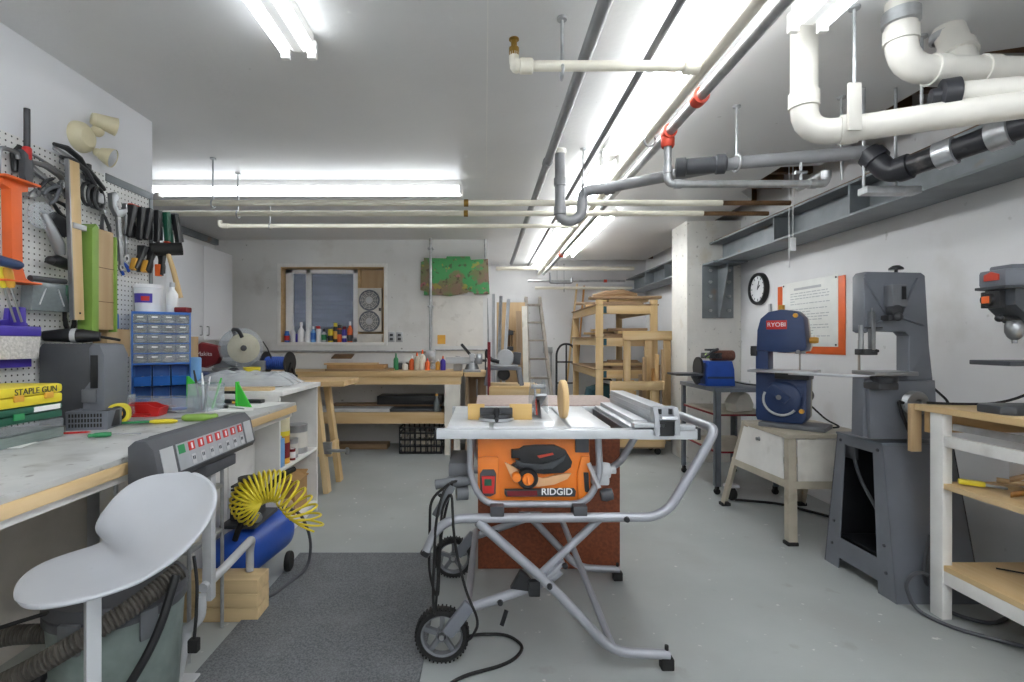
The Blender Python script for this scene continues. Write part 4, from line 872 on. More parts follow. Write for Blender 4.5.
for k, (px, m, lab) in enumerate(((4, 'yellow', 'yellow-handled screwdriver at the far left of the pegboard'), (11, 'amber', 'yellow and black screwdriver right of the plain yellow one'))):
    t = on_wall('screwdriver', lab, 'screwdriver', px, 285, .07+.02*k)
    MB().lathe([(0, .07), (.012, .068), (.016, .05), (.014, .0), (.01, -.01), (0, -.012)], (0, 0, 0), (0, -.25, 1), 12).b('handle', m, t)
    MB().cyl((0, .0, -.01), (0, .045, -.14), .004, n=8).b('shaft', 'steel', t)
t = on_wall('pull_saw', 'navy-handled tool sticking out at the far left below the orange stand top', 'hand tool', 8, 262, .14)
MB().tube([(0, -.1, .02), (0, -.03, .0), (0, .04, -.006), (0, .055, -.004)], [.016, .019, .018, .01], 12).b('handle', 'navy', t)
MB().bar((0, -.12, .02), (-.02, -.05, .18), .003, .05, (0, 1, 0)).b('blade', 'steel', t)
MB().lathe([(0, -.01), (.03, -.01), (.03, .01), (0, .01)], (.0, -.07, .065), (1, 0, 0), 18).b('guard', 'dark_green', t)
# strap clamps, wrenches
t = on_wall('strap_clamp', 'dark steel chain loops hanging right of the wooden straightedge', 'clamp', 92, 196, .05)
for k in range(3): MB().tube([(.012*k, .03*math.cos(a*PI/9)+.02*k-.03, .05*math.sin(a*PI/9)-.005*k) for a in range(18)], .008, 8, closed=True).b('loop', 'black_plastic' if k != 1 else 'dark_metal', t)
MB().bx(-.01, .03, .0, .05, -.03, .02, .006).b('buckle', 'steel', t)
t = on_wall('bolt_cutter', 'black-handled cutter angled above the chain loops', 'hand tool', 92, 178, .035)
MB().tube([(0, -.07, .06), (0, .0, .02), (.005, .07, -.03)], [.008, .011, .009], 8).b('handle', 'black_plastic', t)
MB().tube([(.015, -.07, .045), (.015, .0, .0), (.015, .06, -.04)], [.008, .011, .008], 8).b('handle', 'black_plastic', t)
t = on_wall('pipe_wrench', 'large steel adjustable wrench hanging open jaw up', 'wrench', 117, 208, .05)
MB().prism([(-.05, .06), (-.02, .075), (.005, .05), (-.02, .02), (.0, -.01), (.05, .01), (.045, .035), (.055, .04), (.06, -.005), (.03, -.04), (-.01, -.045), (-.045, -.005)], 'yz', -.012, .012, .003).b('jaw', 'steel', t)
MB().bar((0, .005, -.03), (0, .03, -.285), .014, .026, (0, 1, 0), .004).lathe([(.008, -.006), (.018, -.006), (.018, .006), (.008, .006), (.008, -.006)], (0, .03, -.295), (1, 0, 0), 14).b('handle', 'steel', t)
t = on_wall('ring_spanner', 'slim ring spanner hanging right of the large wrench', 'wrench', 126, 245, .04)
MB().bar((0, 0, .16), (0, 0, -.06), .008, .016, (0, 1, 0), .002).lathe([(.008, -.006), (.02, -.006), (.02, .006), (.008, .006), (.008, -.006)], (0, .0, -.07), (1, 0, 0), 14).b('spanner_body', 'steel', t)
t = on_wall('blue_clip', 'small blue plastic clip hooked on the pegboard left of the wrench handle', 'clip', 115, 250, .03)
MB().bar((0, -.02, .04), (0, .03, -.05), .012, .012, (0, 1, 0), .003).bar((0, .02, .04), (0, -.02, -.02), .012, .012, (0, 1, 0), .003).b('clip_body', 'deep_blue', t)
# six black spring clamps on a red bar, four shorter ones with orange pads
t = on_wall('clamp_bar', 'thin red metal bar holding the row of black spring clamps', 'rail', 132, 204, .02)
MB().cyl((.0, -.0, 0), (.0, .27, .0), .004, n=8).cyl((-.02, 0, 0), (.0, 0, 0), .004, n=6).cyl((-.02, .2, 0), (.0, .2, 0), .004, n=6).b('bar', 'red_fit', t)
def spring_clamp(label, p, s, m, pad=None, tilt=0, grp=''):
    t = thing('spring_clamp', label, 'clamp', p, 0, grp, rot=(tilt, 0, 0))
    MB().prism([(-.018*s, .0), (.018*s, .0), (.022*s, -.04*s), (.035*s, -.09*s), (.030*s, -.13*s), (.012*s, -.128*s), (.014*s, -.09*s), (.0, -.045*s)], 'yz', -.022, .002, .004).b('jaw', m, t)
    MB().prism([(-.018*s, .0), (.010*s, .0), (.006*s, -.045*s), (-.012*s, -.10*s), (-.022*s, -.145*s), (-.04*s, -.14*s), (-.032*s, -.09*s)], 'yz', .0, .026, .004).b('handle', m, t)
    MB().cyl((-.014, 0, -.03*s), (.018, 0, -.03*s), .007*s, n=10).b('pivot', 'dark_metal', t)
    if pad: MB().bx(-.012, .017, -.042*s, -.018*s, -.148*s, -.085*s, .005).b('pad', pad, t)
    return t
cl = ('first black spring clamp on the red bar, at its left', 'second black spring clamp on the red bar', 'third black spring clamp on the red bar', 'fourth black spring clamp on the red bar', 'greenish spring clamp, fifth on the red bar', 'outermost black spring clamp hanging at the pegboard corner')
for k in range(6):
    p = wl(132+k*8.2, 206+k*1.5, WX+.03+.012*k)
    spring_clamp(cl[k], p, 1.25 if k < 4 else 1.35, 'black_plastic' if k != 4 else 'dark_green', None, (-.1, .05, -.05, .1, .25, .4)[k], 'spring clamps on the red bar')
cl2 = ('black clamp with ochre pad, left of the lower pair', 'black clamp with ochre pad, right of the lower pair', 'black clamp hanging behind the mallet head with orange knob')
for k in range(3):
    p = wl(143+k*9, 247+k*1, WX+.05+.012*k)
    spring_clamp(cl2[k], p, 1.05, 'black_plastic', ('amber', 'amber', 'orange')[k], (-.35, -.25, .05)[k], 'padded clamps under the row')
t = on_wall('rubber_mallet', 'black rubber mallet with a wooden handle hanging at the pegboard corner', 'mallet', 166, 249, .12)
MB().cyl((-.06, -.04, -.01), (.06, .05, .01), .036, n=20).b('head', 'black_rubber', t)
MB().tube([(.01, .0, -.02), (.03, .02, -.12), (.055, .04, -.27)], [.012, .014, .016], 12).b('handle', 'pine_z', t)
MB().lathe([(.013, 0), (.02, .004), (.013, .01)], (.006, 0, .032), n=10).b('head_cap', 'red_fit', t)
# dustpan with brush
t = thing('dustpan', 'purple dustpan with its white bristle brush clipped on, hanging at the left', 'dustpan', wl(15, 345, WX+.05))
MB().prism([(-.10, -.09), (.085, -.09), (.085, .05), (.065, .09), (.03, .10), (.02, .145), (-.015, .145), (-.02, .10), (-.08, .09), (-.10, .05)], 'yz', -.03, -.01, .004).b('pan', 'purple', t)
MB().bx(-.01, .035, -.105, .08, .035, .075, .006).bx(-.01, .03, -.012, .018, .06, .15, .006).b('brush_block', 'purple', t)
MB().prism([(-.105, .035), (.08, .035), (.07, -.055), (-.115, -.055)], 'yz', -.008, .032, .003).b('bristles', 'bristle', t)
# wall cabinets in the recess
t = thing('wall_cabinet', 'white wall cabinet with flat doors hanging on the left recess wall', 'cabinet', (-3.15, 4.6, 1.28))
MB(1).bx(RL+.004, -2.92, 3.35, 5.75, 1.285, 2.27).b('carcass', 'clean_wall', t)
for k in range(4):
    y = 3.36+k*.597; dr = MB(1).bx(-2.92, -2.90, y, y+.59, 1.29, 2.265, .003).b('door', 'clean_wall', t)
    MB(1).tube(fil([(-2.90, y+(.53 if k % 2 == 0 else .06), 1.34), (-2.875, y+(.53 if k % 2 == 0 else .06), 1.34), (-2.875, y+(.53 if k % 2 == 0 else .06), 1.43), (-2.90, y+(.53 if k % 2 == 0 else .06), 1.43)], .01), .005, 6).b('handle', 'galv', dr)
# ------------------------------------------------------------------ on the workbench
def onb(px, py, z=BT):
    Y = F*(H-z)/(py-CY); return Vector((X_(px, Y), Y, z))
# parts organizer
og = thing('parts_organizer', 'blue organizer with clear small drawers above open blue bins', 'organizer', (-1.745, 2.70, BT), math.radians(33)); og.scale = (.86, .86, 1)
MB().bx(-.155, -.147, -.06, .09, .0, .515, .003).bx(.147, .155, -.06, .09, 0, .515, .003).bx(-.147, .147, -.06, .09, .505, .515, .003).bx(-.147, .147, -.06, .08, 0, .008).bx(-.147, .147, -.06, .08, .235, .243).b('frame', 'blue', og)
MB().bx(-.147, .147, .08, .09, 0, .505).b('back_panel', 'navy', og)
for r in range(5):
    MB().bx(-.147, .147, -.055, .08, .243+r*.0525+.049, .243+r*.0525+.0525).b('rail', 'blue', og)
    for c_ in range(4):
        x = -.146+c_*.0735; z = .245+r*.0525
        d = MB().bx(x, x+.071, -.062, -.058, z, z+.045, .001).bx(x, x+.071, -.058, .07, z, z+.004).bx(x, x+.003, -.058, .07, z, z+.035).bx(x+.068, x+.071, -.058, .07, z, z+.035).b('drawer', 'clear_plastic', og)
        MB().bx(x+.02, x+.051, -.068, -.062, z+.028, z+.034, .001).b('pull', 'white_plastic', d)
        MB().sph((x+.035, .01, z+.012), (.03, .04, .01), 8).b('contents', ('steel', 'brass', 'taupe', 'dark_metal')[(r*3+c_) % 4], d)
for r in range(2):
    for c_ in range(3):
        x = -.143+c_*.0975; z = .012+r*.113; w_ = .088
        side = [(-.075, z), (-.098, z+.05), (-.062, z+.054), (-.035, z+.098), (.07, z+.098), (.07, z)]
        bn = MB().prism(side, 'yz', x, x+.003).prism(side, 'yz', x+w_-.003, x+w_).bx(x, x+w_, -.075, .07, z, z+.004).bx(x, x+w_, .066, .07, z, z+.098)
        bn.bar((x+w_/2, -.0755, z), (x+w_/2, -.098, z+.05), w_, .004, (0, 1, 0)).b('bin', 'blue', og)
        MB().sph((x+w_/2, .0, z+.02), (.036, .055, .028), 10).b('bin_contents', ('dark_metal', 'taupe', 'steel')[(c_+r) % 3], og)
OGT = BT+.515
t = thing('white_bucket', 'white printed plastic bucket on top of the blue organizer', 'bucket', (-1.845, 2.74, OGT+.001))
MB().lathe([(0, 0), (.06, 0), (.068, .13), (.072, .132), (.072, .15), (.066, .152), (0, .15)], n=26).b('tub', 'white_plastic', t)
MB().lathe([(.0655, .05), (.0675, .10)], n=24, a0=-2.2, a1=-.7).b('printed_band', 'purple', t)
MB().lathe([(.066, .06), (.0672, .085)], n=12, a0=-1.5, a1=-.9).b('printed_mark', 'red', t)
t = thing('white_bottle', 'small white bottle standing right of the printed bucket', 'bottle', (-1.72, 2.75, OGT+.001))
MB().lathe([(0, 0), (.027, 0), (.029, .01), (.029, .10), (.012, .13), (.012, .14), (0, .14)], n=18).b('bottle_body', 'white_plastic', t)
MB().lathe([(0, .14), (.014, .14), (.013, .165), (0, .167)], n=14).b('cap', 'light_grey_plastic', t)
tag(MB().bx(-.035, .035, -.025, .025, 0, .028, .006).b('red_case', 'dark_red', None, (-1.655, 2.74, OGT+.001)), 'small dark red case at the right end of the organizer top', 'case')
# grey tool case
t = thing('tool_case', 'large dark grey plastic tool case standing against the pegboard', 'tool case', (-1.77, 2.22, BT), math.radians(3))
MB().prism([(-.125, 0), (.10, 0), (.12, .02), (.125, .31), (.10, .35), (-.11, .35), (-.125, .33)], 'xz', -.10, .06, .012).b('case_body', 'dark_grey_plastic', t)
MB().prism([(.06, 0), (.145, 0), (.15, .02), (.15, .30), (.13, .345), (.10, .35), (.085, .33), (.09, .19), (.06, .15)], 'xz', -.108, .05, .01).b('case_lid', 'gun_grey', t)
MB().bx(.095, .125, -.112, -.107, .16, .30, .002).b('grip_recess', 'black_plastic', t)
MB().bx(.06, .12, -.114, -.107, .10, .155, .003).b('latch', 'grey_plastic', t)
t = thing('heat_gun', 'black heat gun lying on top of the grey tool case', 'heat gun', (-1.80, 2.18, BT+.352), math.radians(18))
MB().tube([(-.10, 0, .03), (-.02, 0, .032), (.04, 0, .03), (.10, .01, .028)], [.022, .030, .030, .02], 14).b('body', 'black_plastic', t)
MB().lathe([(.012, 0), (.02, .004), (.02, .05), (.016, .052), (.014, .01)], (-.145, 0, .03), (1, 0, 0), 14).b('nozzle', 'steel', t)
MB().lathe([(.031, 0), (.032, .01), (.031, .02)], (.0, 0, .031), (1, 0, 0), 14).b('ring', 'light_grey_plastic', t)
MB().tube(fil([(.09, .01, .028), (.14, .03, .018), (.17, .02, .012)], .02), .006, 8).b('cord', 'black_rubber', t)
# stacked cases
st = ((0, .075, 'bin_translucent', 'dark clear-lid organizer at the bottom of the case stack', 'organizer_case', .385), (.0762, .055, 'dark_green', 'dark green flat case in the middle of the stack', 'flat_case', .37), (.1324, .07, 'yellow', 'yellow case lettered STAPLE GUN on top of the stack', 'staple_gun_case', .37))
for z0, h, m, lab, nm, w_ in st:
    t = thing(nm, lab, 'case', (-1.70, 1.70, BT+z0), math.radians(91), 'stacked cases')
    MB().bx(-w_/2, w_/2, -.11, .11, 0, h*.5, .008).b('case_base', m, t)
    MB().bx(-w_/2, w_/2, -.112, .11, h*.5+.001, h, .012).b('case_lid', 'clear_plastic' if m == 'bin_translucent' else m, t)
    if m == 'yellow':
        text('STAPLE GUN', .030, (.07, -.1135, h*.74), (PI/2, 0, 0), 'ink', t, 'case_lettering')
        for x in (.0, .12): MB().bx(x-.018, x+.018, -.117, -.110, h*.28, h*.6, .003).b('latch', 'amber', t)
    if m == 'dark_green':
        MB().bx(.06, .17, -.1135, -.111, h*.60, h*.92).b('label_strip', 'paper', t)
        MB().bx(-.02, .02, -.117, -.110, h*.25, h*.65, .003).b('latch', 'green', t)
tag(MB().bx(-.09, .09, -.05, .05, 0, .002).b('sandpaper', 'paper', None, onb(6, 447)+Vector((-.03, .0, .001)), (0, 0, .3)), 'white paper sheet on the bench in front of the stacked cases', 'paper')
tag(MB().cyl((-.06, 0, .004), (.055, 0, .004), .004, n=6).cyl((.055, 0, .004), (.07, 0, .004), .004, .0008, n=6).b('red_pencil', 'red', None, onb(69, 434)+Vector((0, 0, .0)), (0, 0, .35)), 'red carpenter pencil lying before the grey basket', 'pencil')
t = thing('plastic_basket', 'grey perforated plastic basket with parts on the bench', 'basket', onb(90, 430)+Vector((-.02, .05, 0)), math.radians(12)); t.scale = (.82, 1, 1)
MB().prism([(-.085, .0), (.085, .0), (.095, .075), (.09, .075), (.08, .006), (-.08, .006), (-.09, .075), (-.095, .075)], 'xz', -.055, .055).bx(-.09, .09, -.058, -.055, 0, .075).bx(-.09, .09, .055, .058, 0, .075).b('basket_body', 'gun_grey', t)
for i in range(12):
    for j_ in range(3): MB().bx(-.078+i*.0135, -.070+i*.0135, -.0592, -.058, .012+j_*.02, .026+j_*.02).b('slot', 'hole_dark', t) if i < 11 else None
tag(MB().bx(-.05, .05, -.03, .03, 0, .05, .004).b('parts_box', 'taupe', None, onb(82, 430)+Vector((-.01, .05, .007)), (0, 0, .3)), 'beige small parts box lying in the grey basket', 'box')
tag(MB().bx(-.028, .028, -.03, .03, 0, .065, .003).b('parts_box', 'dark_metal', None, onb(98, 430)+Vector((-.005, .06, .007)), (0, 0, -.1)), 'dark small box beside the beige one in the basket', 'box')
t = thing('tape_measure', 'yellow and black tape measure standing beside the basket', 'tape measure', onb(119, 424)+Vector((.0, 0, .046)), math.radians(20))
MB().prism(rrect(.085, .088, .036, 5), 'xz', -.02, .02, .006).b('case', 'yellow', t)
MB().lathe([(0, .004), (.03, .003), (.032, 0)], (0, -.02, .002), (0, -1, 0), 24).lathe([(0, .004), (.03, .003), (.032, 0)], (0, .02, .002), (0, 1, 0), 24).b('disc', 'black_plastic', t)
MB().lathe([(0, .0055), (.02, .005), (.021, .0035)], (0, -.02, .002), (0, -1, 0), 24).b('badge', 'amber', t)
t = thing('red_bin', 'open red plastic parts bin on the bench', 'parts bin', onb(138, 417)+Vector((0, .05, 0)), math.radians(10))
MB().prism([(-.085, 0), (.075, 0), (.085, .04), (.06, .045), (.03, .06), (-.09, .06), (-.09, .055), (.02, .052), (.05, .006), (-.08, .006)], 'xz', -.05, -.045).prism([(-.085, 0), (.075, 0), (.085, .04), (.06, .045), (.03, .06), (-.09, .06)], 'xz', .045, .05).bx(-.085, .075, -.045, .045, 0, .005).bx(-.09, -.085, -.045, .045, 0, .06).ob((.08, 0, .02), (.004, .09, .042), (0, .25, 0)).b('bin_shell', 'red', t)
# clear trays with small stuff
for k, (x, y, w_, d_, h, rz, lab) in enumerate(((-1.63, 2.55, .34, .12, .075, .05, 'long clear plastic tray of small tools in front of the blue organizer'), (-1.45, 2.60, .12, .12, .14, -.2, 'clear upright tray holding pens and pliers'), (-1.74, 2.43, .05, .05, .10, 0, 'small clear tumbler left of the long tray'))):
    t = thing('clear_tray', lab, 'tray', (x, y, BT), rz, 'clear trays on the bench')
    MB().bx(-w_/2, w_/2, -d_/2, -d_/2+.003, 0, h).bx(-w_/2, w_/2, d_/2-.003, d_/2, 0, h).bx(-w_/2, -w_/2+.003, -d_/2, d_/2, 0, h).bx(w_/2-.003, w_/2, -d_/2, d_/2, 0, h).bx(-w_/2, w_/2, -d_/2, d_/2, 0, .003).b('tray_shell', 'clear_plastic', t)
for k, (x, y, z0, l_, m, dx, lab) in enumerate(((-1.47, 2.60, .006, .17, 'red', .04, 'red-handled pen in the clear upright tray'), (-1.45, 2.58, .006, .19, 'white_plastic', -.02, 'white pen in the clear upright tray'), (-1.43, 2.62, .006, .16, 'bright_green', .05, 'green marker in the clear upright tray'), (-1.49, 2.62, .006, .2, 'black_plastic', -.05, 'black long pen leaning left in the upright tray'), (-1.44, 2.56, .006, .15, 'steel', .02, 'steel scriber in the clear upright tray'))):
    t = thing('marker_pen', lab, 'pen', (x, y, BT+z0), 0, 'pens in the clear tray')
    MB().cyl((0, 0, 0), (dx*.6, .01, l_*.7), .006, n=8).b('pen_body', m, t)
    MB().cyl((dx*.6, .01, l_*.7), (dx*.85, .012, l_), .0065, .004, n=8).b('pen_cap', 'white_plastic' if m == 'red' else m, t)
for k, (x, y, rz, m, lab) in enumerate(((-1.68, 2.55, .3, 'orange', 'orange wire stripper lying in the long clear tray'), (-1.60, 2.55, -.2, 'dark_metal', 'dark steel pliers lying in the long clear tray'), (-1.53, 2.56, .5, 'blue', 'blue pliers lying in the long clear tray'))):
    t = thing('pliers', lab, 'pliers', (x, y, BT+.004), rz, 'pliers in the long tray')
    MB().tube([(-.06, -.02, .012), (-.02, -.008, .012), (.01, .006, .012)], [.007, .008, .006], 8).b('handle', m, t)
    MB().tube([(-.06, .02, .012), (-.02, .008, .012), (.01, -.006, .012)], [.007, .008, .006], 8).b('handle', m, t)
    MB().prism([(.005, -.012), (.055, -.004), (.055, .004), (.005, .012)], 'xy', .004, .018, .002).b('jaw', 'steel', t)
# green speed squares
for k, (x, y, rz, lab, s) in enumerate(((-1.545, 2.70, .2, 'bright green plastic square standing behind the clear tray', 1.0), (-1.32, 2.72, -.5, 'bright green plastic square leaning right of the pens', .8))):
    t = thing('speed_square', lab, 'square', (x, y, BT+.001), rz, 'green squares')
    MB().prism([(-.05*s, 0), (.10*s, 0), (-.05*s, .17*s)], 'xz', -.003, .003).prism([(-.058*s, 0), (-.048*s, 0), (-.048*s, .17*s), (-.058*s, .17*s)], 'xz', -.01, .01).b('square_body', 'bright_green', t)
t = thing('long_screwdriver', 'big screwdriver with lime and clear green handle near the bench edge', 'screwdriver', onb(203, 421)+Vector((0, 0, .017)), math.radians(14))
MB().lathe([(0, -.085), (.010, -.084), (.016, -.07), (.017, .0), (.013, .03), (.016, .05), (.012, .06), (0, .062)], (0, 0, 0), (1, 0, 0), 14).b('handle', 'lime', t)
MB().cyl((-.08, 0, 0), (-.27, 0, -.010), .005, n=8).b('shaft', 'steel', t)
t = thing('flat_file', 'green and yellow handled long file lying along the bench', 'file', onb(150, 424)+Vector((0, 0, .010)), math.radians(9))
MB().bar((-.20, 0, -.004), (.0, 0, .0), .02, .008, bev=.002).b('file_blade', 'green', t)
MB().tube([(.0, 0, 0), (.02, 0, 0), (.09, 0, 0), (.11, 0, 0)], [.006, .010, .010, .005], 10).b('handle', 'yellow', t)
# sheets of paper and black clamp at the bench end
tag(MB().bx(-.11, .11, -.14, .14, 0, .0012).b('paper_sheet', 'paper', None, (-1.35, 2.66, BT+.001), (0, 0, .4)), 'white paper sheet on the bench right of the pens', 'paper', 'papers on the bench')
tag(MB().bx(-.10, .10, -.13, .13, 0, .0012).b('paper_sheet', 'paper', None, (-1.26, 2.80, BT+.003), (0, 0, -.25)), 'white paper sheet at the far end of the workbench', 'paper', 'papers on the bench')
t = thing('orbital_sander', 'black flat tool with loop handle lying at the bench end', 'hand tool', (-1.43, 2.87, BT+.005), math.radians(-3))
MB().bx(-.15, .16, -.025, .025, 0, .02, .006).b('base', 'black_plastic', t)
MB().tube(fil([(-.10, 0, .015), (-.09, 0, .06), (.01, 0, .06), (.03, 0, .015)], .025), .008, 8).b('handle', 'black_rubber', t)
# ------------------------------------------------------------------ on the far counter
tag(MB().bx(-.30, .25, -.04, .04, 0, .02, .002).b('offcut_board', 'pine_x', None, (-1.58, 3.13, UT+.001)), 'narrow pine board lying on the near edge of the white counter', 'board')
bl = MB()
rows = []
for i in range(15):
    row = []
    for k in range(19):
        u, v = i/14, k/18; e = min(1, 6*min(u, 1-u))*min(1, 6*min(v, 1-v))
        row.append((-.34+.68*v+.02*random.uniform(-1, 1), -.22+.44*u+.02*random.uniform(-1, 1), .012+e*(.05+.055*random.random())))
    rows.append(row)
tag(bl.grid(rows).b('plastic_bag', 'bag_film', None, (-1.66, 3.50, UT), (0, 0, .1), ang=80, sub=1), 'crumpled clear plastic sheet heaped on the white counter', 'plastic sheet')
tag(MB().bx(-.28, .28, -.15, .15, 0, .028, .008).b('folded_cloth', 'taupe', None, (-1.66, 3.50, UT+.001), (0, 0, .1)), 'grey folded cloth beneath the clear plastic sheet', 'cloth')
tag(MB().tube([(-.09, 0, .02), (-.02, 0, .022), (.06, .0, .02), (.10, .01, .02)], [.012, .02, .02, .01], 10).b('green_scraper', 'dark_green', None, (-1.80, 3.25, UT+.001), (0, 0, .1)), 'dark green handled tool before the plastic sheet', 'hand tool')
t = thing('drill', 'dark corded drill lying on the counter left of the plastic sheet', 'drill', (-2.14, 3.28, UT), .5)
MB().tube([(-.13, 0, .05), (-.05, 0, .05), (.06, 0, .05), (.10, 0, .05)], [.03, .045, .042, .028], 14).b('motor', 'gun_dark', t)
MB().cyl((.10, 0, .05), (.17, 0, .05), .018, .012, n=12).b('chuck', 'steel', t)
MB().bar((-.04, 0, .03), (-.09, -.11, .02), .035, .035, bev=.012).b('grip', 'gun_grey', t)
t = thing('grinder_tool', 'grey and navy power tool on the counter beside the blue roll', 'power tool', (-2.10, 3.66, UT), -.3)
MB().tube([(-.16, 0, .045), (-.05, 0, .05), (.07, 0, .05), (.14, 0, .045)], [.028, .042, .04, .03], 14).b('body', 'navy', t)
MB().tube(fil([(-.15, 0, .05), (-.2, .04, .08), (-.18, .1, .05), (-.1, .12, .01)], .04), .006, 8).b('cord', 'black_rubber', t)
t = tag(MB().lathe([(0, 0), (.055, 0), (.056, .01), (.056, .19), (.05, .2), (0, .2)], n=24).b('blue_canister', 'light_blue', None, (X_(192, 3.35), 3.35, UT+.001)), 'light blue cylindrical canister right of the blue organizer', 'canister')
tag(MB().lathe([(0, 0), (.05, 0), (.05, .34), (.03, .34), (.03, .30), (0, .30)], n=20).b('paper_tube', 'tan_z', None, (X_(192, 3.6), 3.58, UT+.001)), 'tan cardboard tube standing behind the light blue canister', 'tube')
t = thing('yellow_cup', 'yellow plastic cup beside the miter saw', 'cup', (X_(243, 3.72)+.03, 3.80, UT+.001))
MB().lathe([(0, 0), (.05, 0), (.062, .11), (.058, .11), (.046, .006), (0, .006)], n=22).b('cup_body', 'yellow', t)
t = tag(MB().lathe([(.035, 0), (.055, 0), (.055, .022), (.035, .022), (.035, 0)], n=24, axis=(.3, -.9, .3)).b('tape_roll', 'black_plastic', None, (X_(234, 3.7), 3.70, UT+.055)), 'black tape roll leaning on the yellow cup', 'tape roll')
# miter saw with red dust bag
t = thing('miter_saw', 'steel miter saw with a clear round guard and dark red dust bag', 'miter saw', (X_(235, 4.25), 4.25, UT))
MB().bx(-.22, .22, -.16, .10, 0, .06, .012).lathe([(0, .06), (.14, .06), (.15, .075), (.15, .085), (0, .09)], (0, -.05, 0), n=28).b('base', 'steel', t)
MB().bx(-.22, -.03, .07, .10, .06, .14, .006).bx(.03, .22, .07, .10, .06, .14, .006).b('fence', 'alu', t)
MB().prism([(-.04, .06), (.04, .06), (.05, .2), (.03, .30), (-.06, .34), (-.10, .28), (-.06, .18)], 'xz', .10, .18, .012).b('arm', 'alu', t)
MB().lathe([(0, -.01), (.16, -.012), (.172, -.03), (.174, -.05), (.16, -.055), (.15, -.035), (0, -.03)], (.07, -.02, .25), (.55, -.8, .0), 32).b('blade_guard', 'clear_plastic', t)
MB().lathe([(0, 0), (.125, .0015), (.127, 0), (0, -.0015)], (.075, -.0, .25), (.55, -.8, 0), 40).b('blade', 'ivory', t)
MB().lathe([(0, 0), (.022, 0), (.025, .02), (0, .03)], (.08, -.02, .25), (.55, -.8, 0), 14).b('arbor', 'dark_metal', t)
MB().tube([(-.12, .06, .22), (-.03, .05, .24), (.02, .03, .25)], [.055, .06, .05], 16).b('motor', 'grey_plastic', t)
MB().tube(fil([(.0, .03, .33), (.0, -.04, .41), (.08, -.10, .40), (.10, -.08, .34)], .03), .016, 10).b('handle', 'black_plastic', t)
bag = MB().prism([(-.38, .10), (-.36, .26), (-.30, .30), (-.16, .27), (-.12, .20), (-.16, .12), (-.26, .08)], 'xz', .0, .09, .03).b('dust_bag', 'dark_red', t)
text('Makita', .05, (-.26, -.002, .20), (PI/2, 0, 0), 'white_plastic', bag, 'bag_lettering')
# cord reel
t = thing('cord_reel', 'blue cord wound on a black reel on the trestle slab', 'cord reel', (X_(279, 4.5), 4.51, .946), -.15)
MB().lathe([(.02, -.10), (.052, -.10)]+[(.055+.005*(k % 2), -.10+k*.01) for k in range(21)]+[(.052, .10), (.02, .10)], (-.02, 0, .135), (1, 0, 0), 22).b('cord', 'deep_blue', t)
for x in (-.13, .10): MB().lathe([(.01, -.006), (.10, -.006), (.105, 0), (.10, .006), (.01, .006)], (x, 0, .135), (1, 0, 0), 30).b('flange', 'black_plastic', t)
MB().bx(-.16, .14, -.07, -.05, 0, .03, .006).bx(-.16, .14, .05, .07, 0, .03, .006).bar((.115, -.06, .02), (.115, 0, .135), .012, .03, bev=.003).bar((.115, .06, .02), (.115, 0, .135), .012, .03, bev=.003).bar((-.145, -.06, .02), (-.145, 0, .135), .012, .03, bev=.003).bar((-.145, .06, .02), (-.145, 0, .135), .012, .03, bev=.003).b('stand', 'black_plastic', t)
MB().tube(wob([(-.05, -.05, .18), (-.10, -.02, .26), (-.16, .04, .29), (-.20, .06, .33)]), .005, 6).b('lead', 'black_rubber', t)

# small tools strewn on the bench
for k, (px, py, rz, hm, L, lab) in enumerate(((112, 437, .5, 'green', .13, 'small green-handled screwdriver before the grey basket'), (176, 409, .2, 'red', .14, 'red-handled screwdriver behind the big lime screwdriver'), (228, 409, -.3, 'black_plastic', .15, 'black-handled screwdriver right of the lime screwdriver'),
        (246, 404, .3, 'amber', .12, 'amber-handled awl lying on the white paper'), (160, 413, -.1, 'blue', .13, 'blue-handled screwdriver in front of the red bin'), (266, 399, .1, 'dark_red', .10, 'dark red handled bradawl at the far bench end'))):
    t = thing('screwdriver', lab, 'screwdriver', onb(px, py)+Vector((0, 0, .011)), rz, 'screwdrivers on the bench')
    MB().lathe([(0, 0), (.008, .002), (.010, .02), (.009, .05), (.006, .06), (.008, .07), (0, .074)], (0, 0, 0), (-1, 0, 0), 12).b('handle', hm, t)
    MB().cyl((0, 0, 0), (L*.7, 0, -.006), .003, n=8).b('shaft', 'steel', t)

# more pliers and wrenches hanging between the orange stand and the straightedge
def hung_pliers(label, px, py, m, L, tilt, dx=.03):
    t = on_wall('pliers', label, 'pliers', px, py, dx); t.rotation_euler = (tilt, 0, 0)
    MB().tube([(0, -.022, -L*.62), (0, -.026, -L*.4), (0, -.010, -L*.1), (0, .008, L*.06)], [.007, .009, .007, .006], 8).b('handle', m, t)
    MB().tube([(0, .022, -L*.62), (0, .026, -L*.4), (0, .010, -L*.1), (0, -.008, L*.06)], [.007, .009, .007, .006], 8).b('handle', m, t)
    MB().prism([(-.016, .0), (-.013, L*.2), (-.003, L*.34), (.003, L*.34), (.013, L*.2), (.016, .0)], 'yz', -.007, .007, .003).lathe([(0, .009), (.010, .008), (.011, 0)], (.006, 0, .01), (1, 0, 0), 12).b('jaw', 'steel', t)
hung_pliers('dark-gripped pliers hanging upside down right of the orange stand', 38, 192, 'dark_metal', .17, 2.2)
hung_pliers('black pliers tilted above the round grinder guard', 52, 200, 'black_plastic', .15, 1.1)
hung_pliers('grey pliers hanging just left of the straightedge top', 60, 186, 'grey_plastic', .16, -.7, .05)
hung_pliers('steel pliers hanging between the straightedge and the large wrench', 103, 214, 'dark_metal', .17, .25)
hung_pliers('blue-gripped pliers hanging left of the lower padded clamps', 122, 262, 'deep_blue', .10, .5)
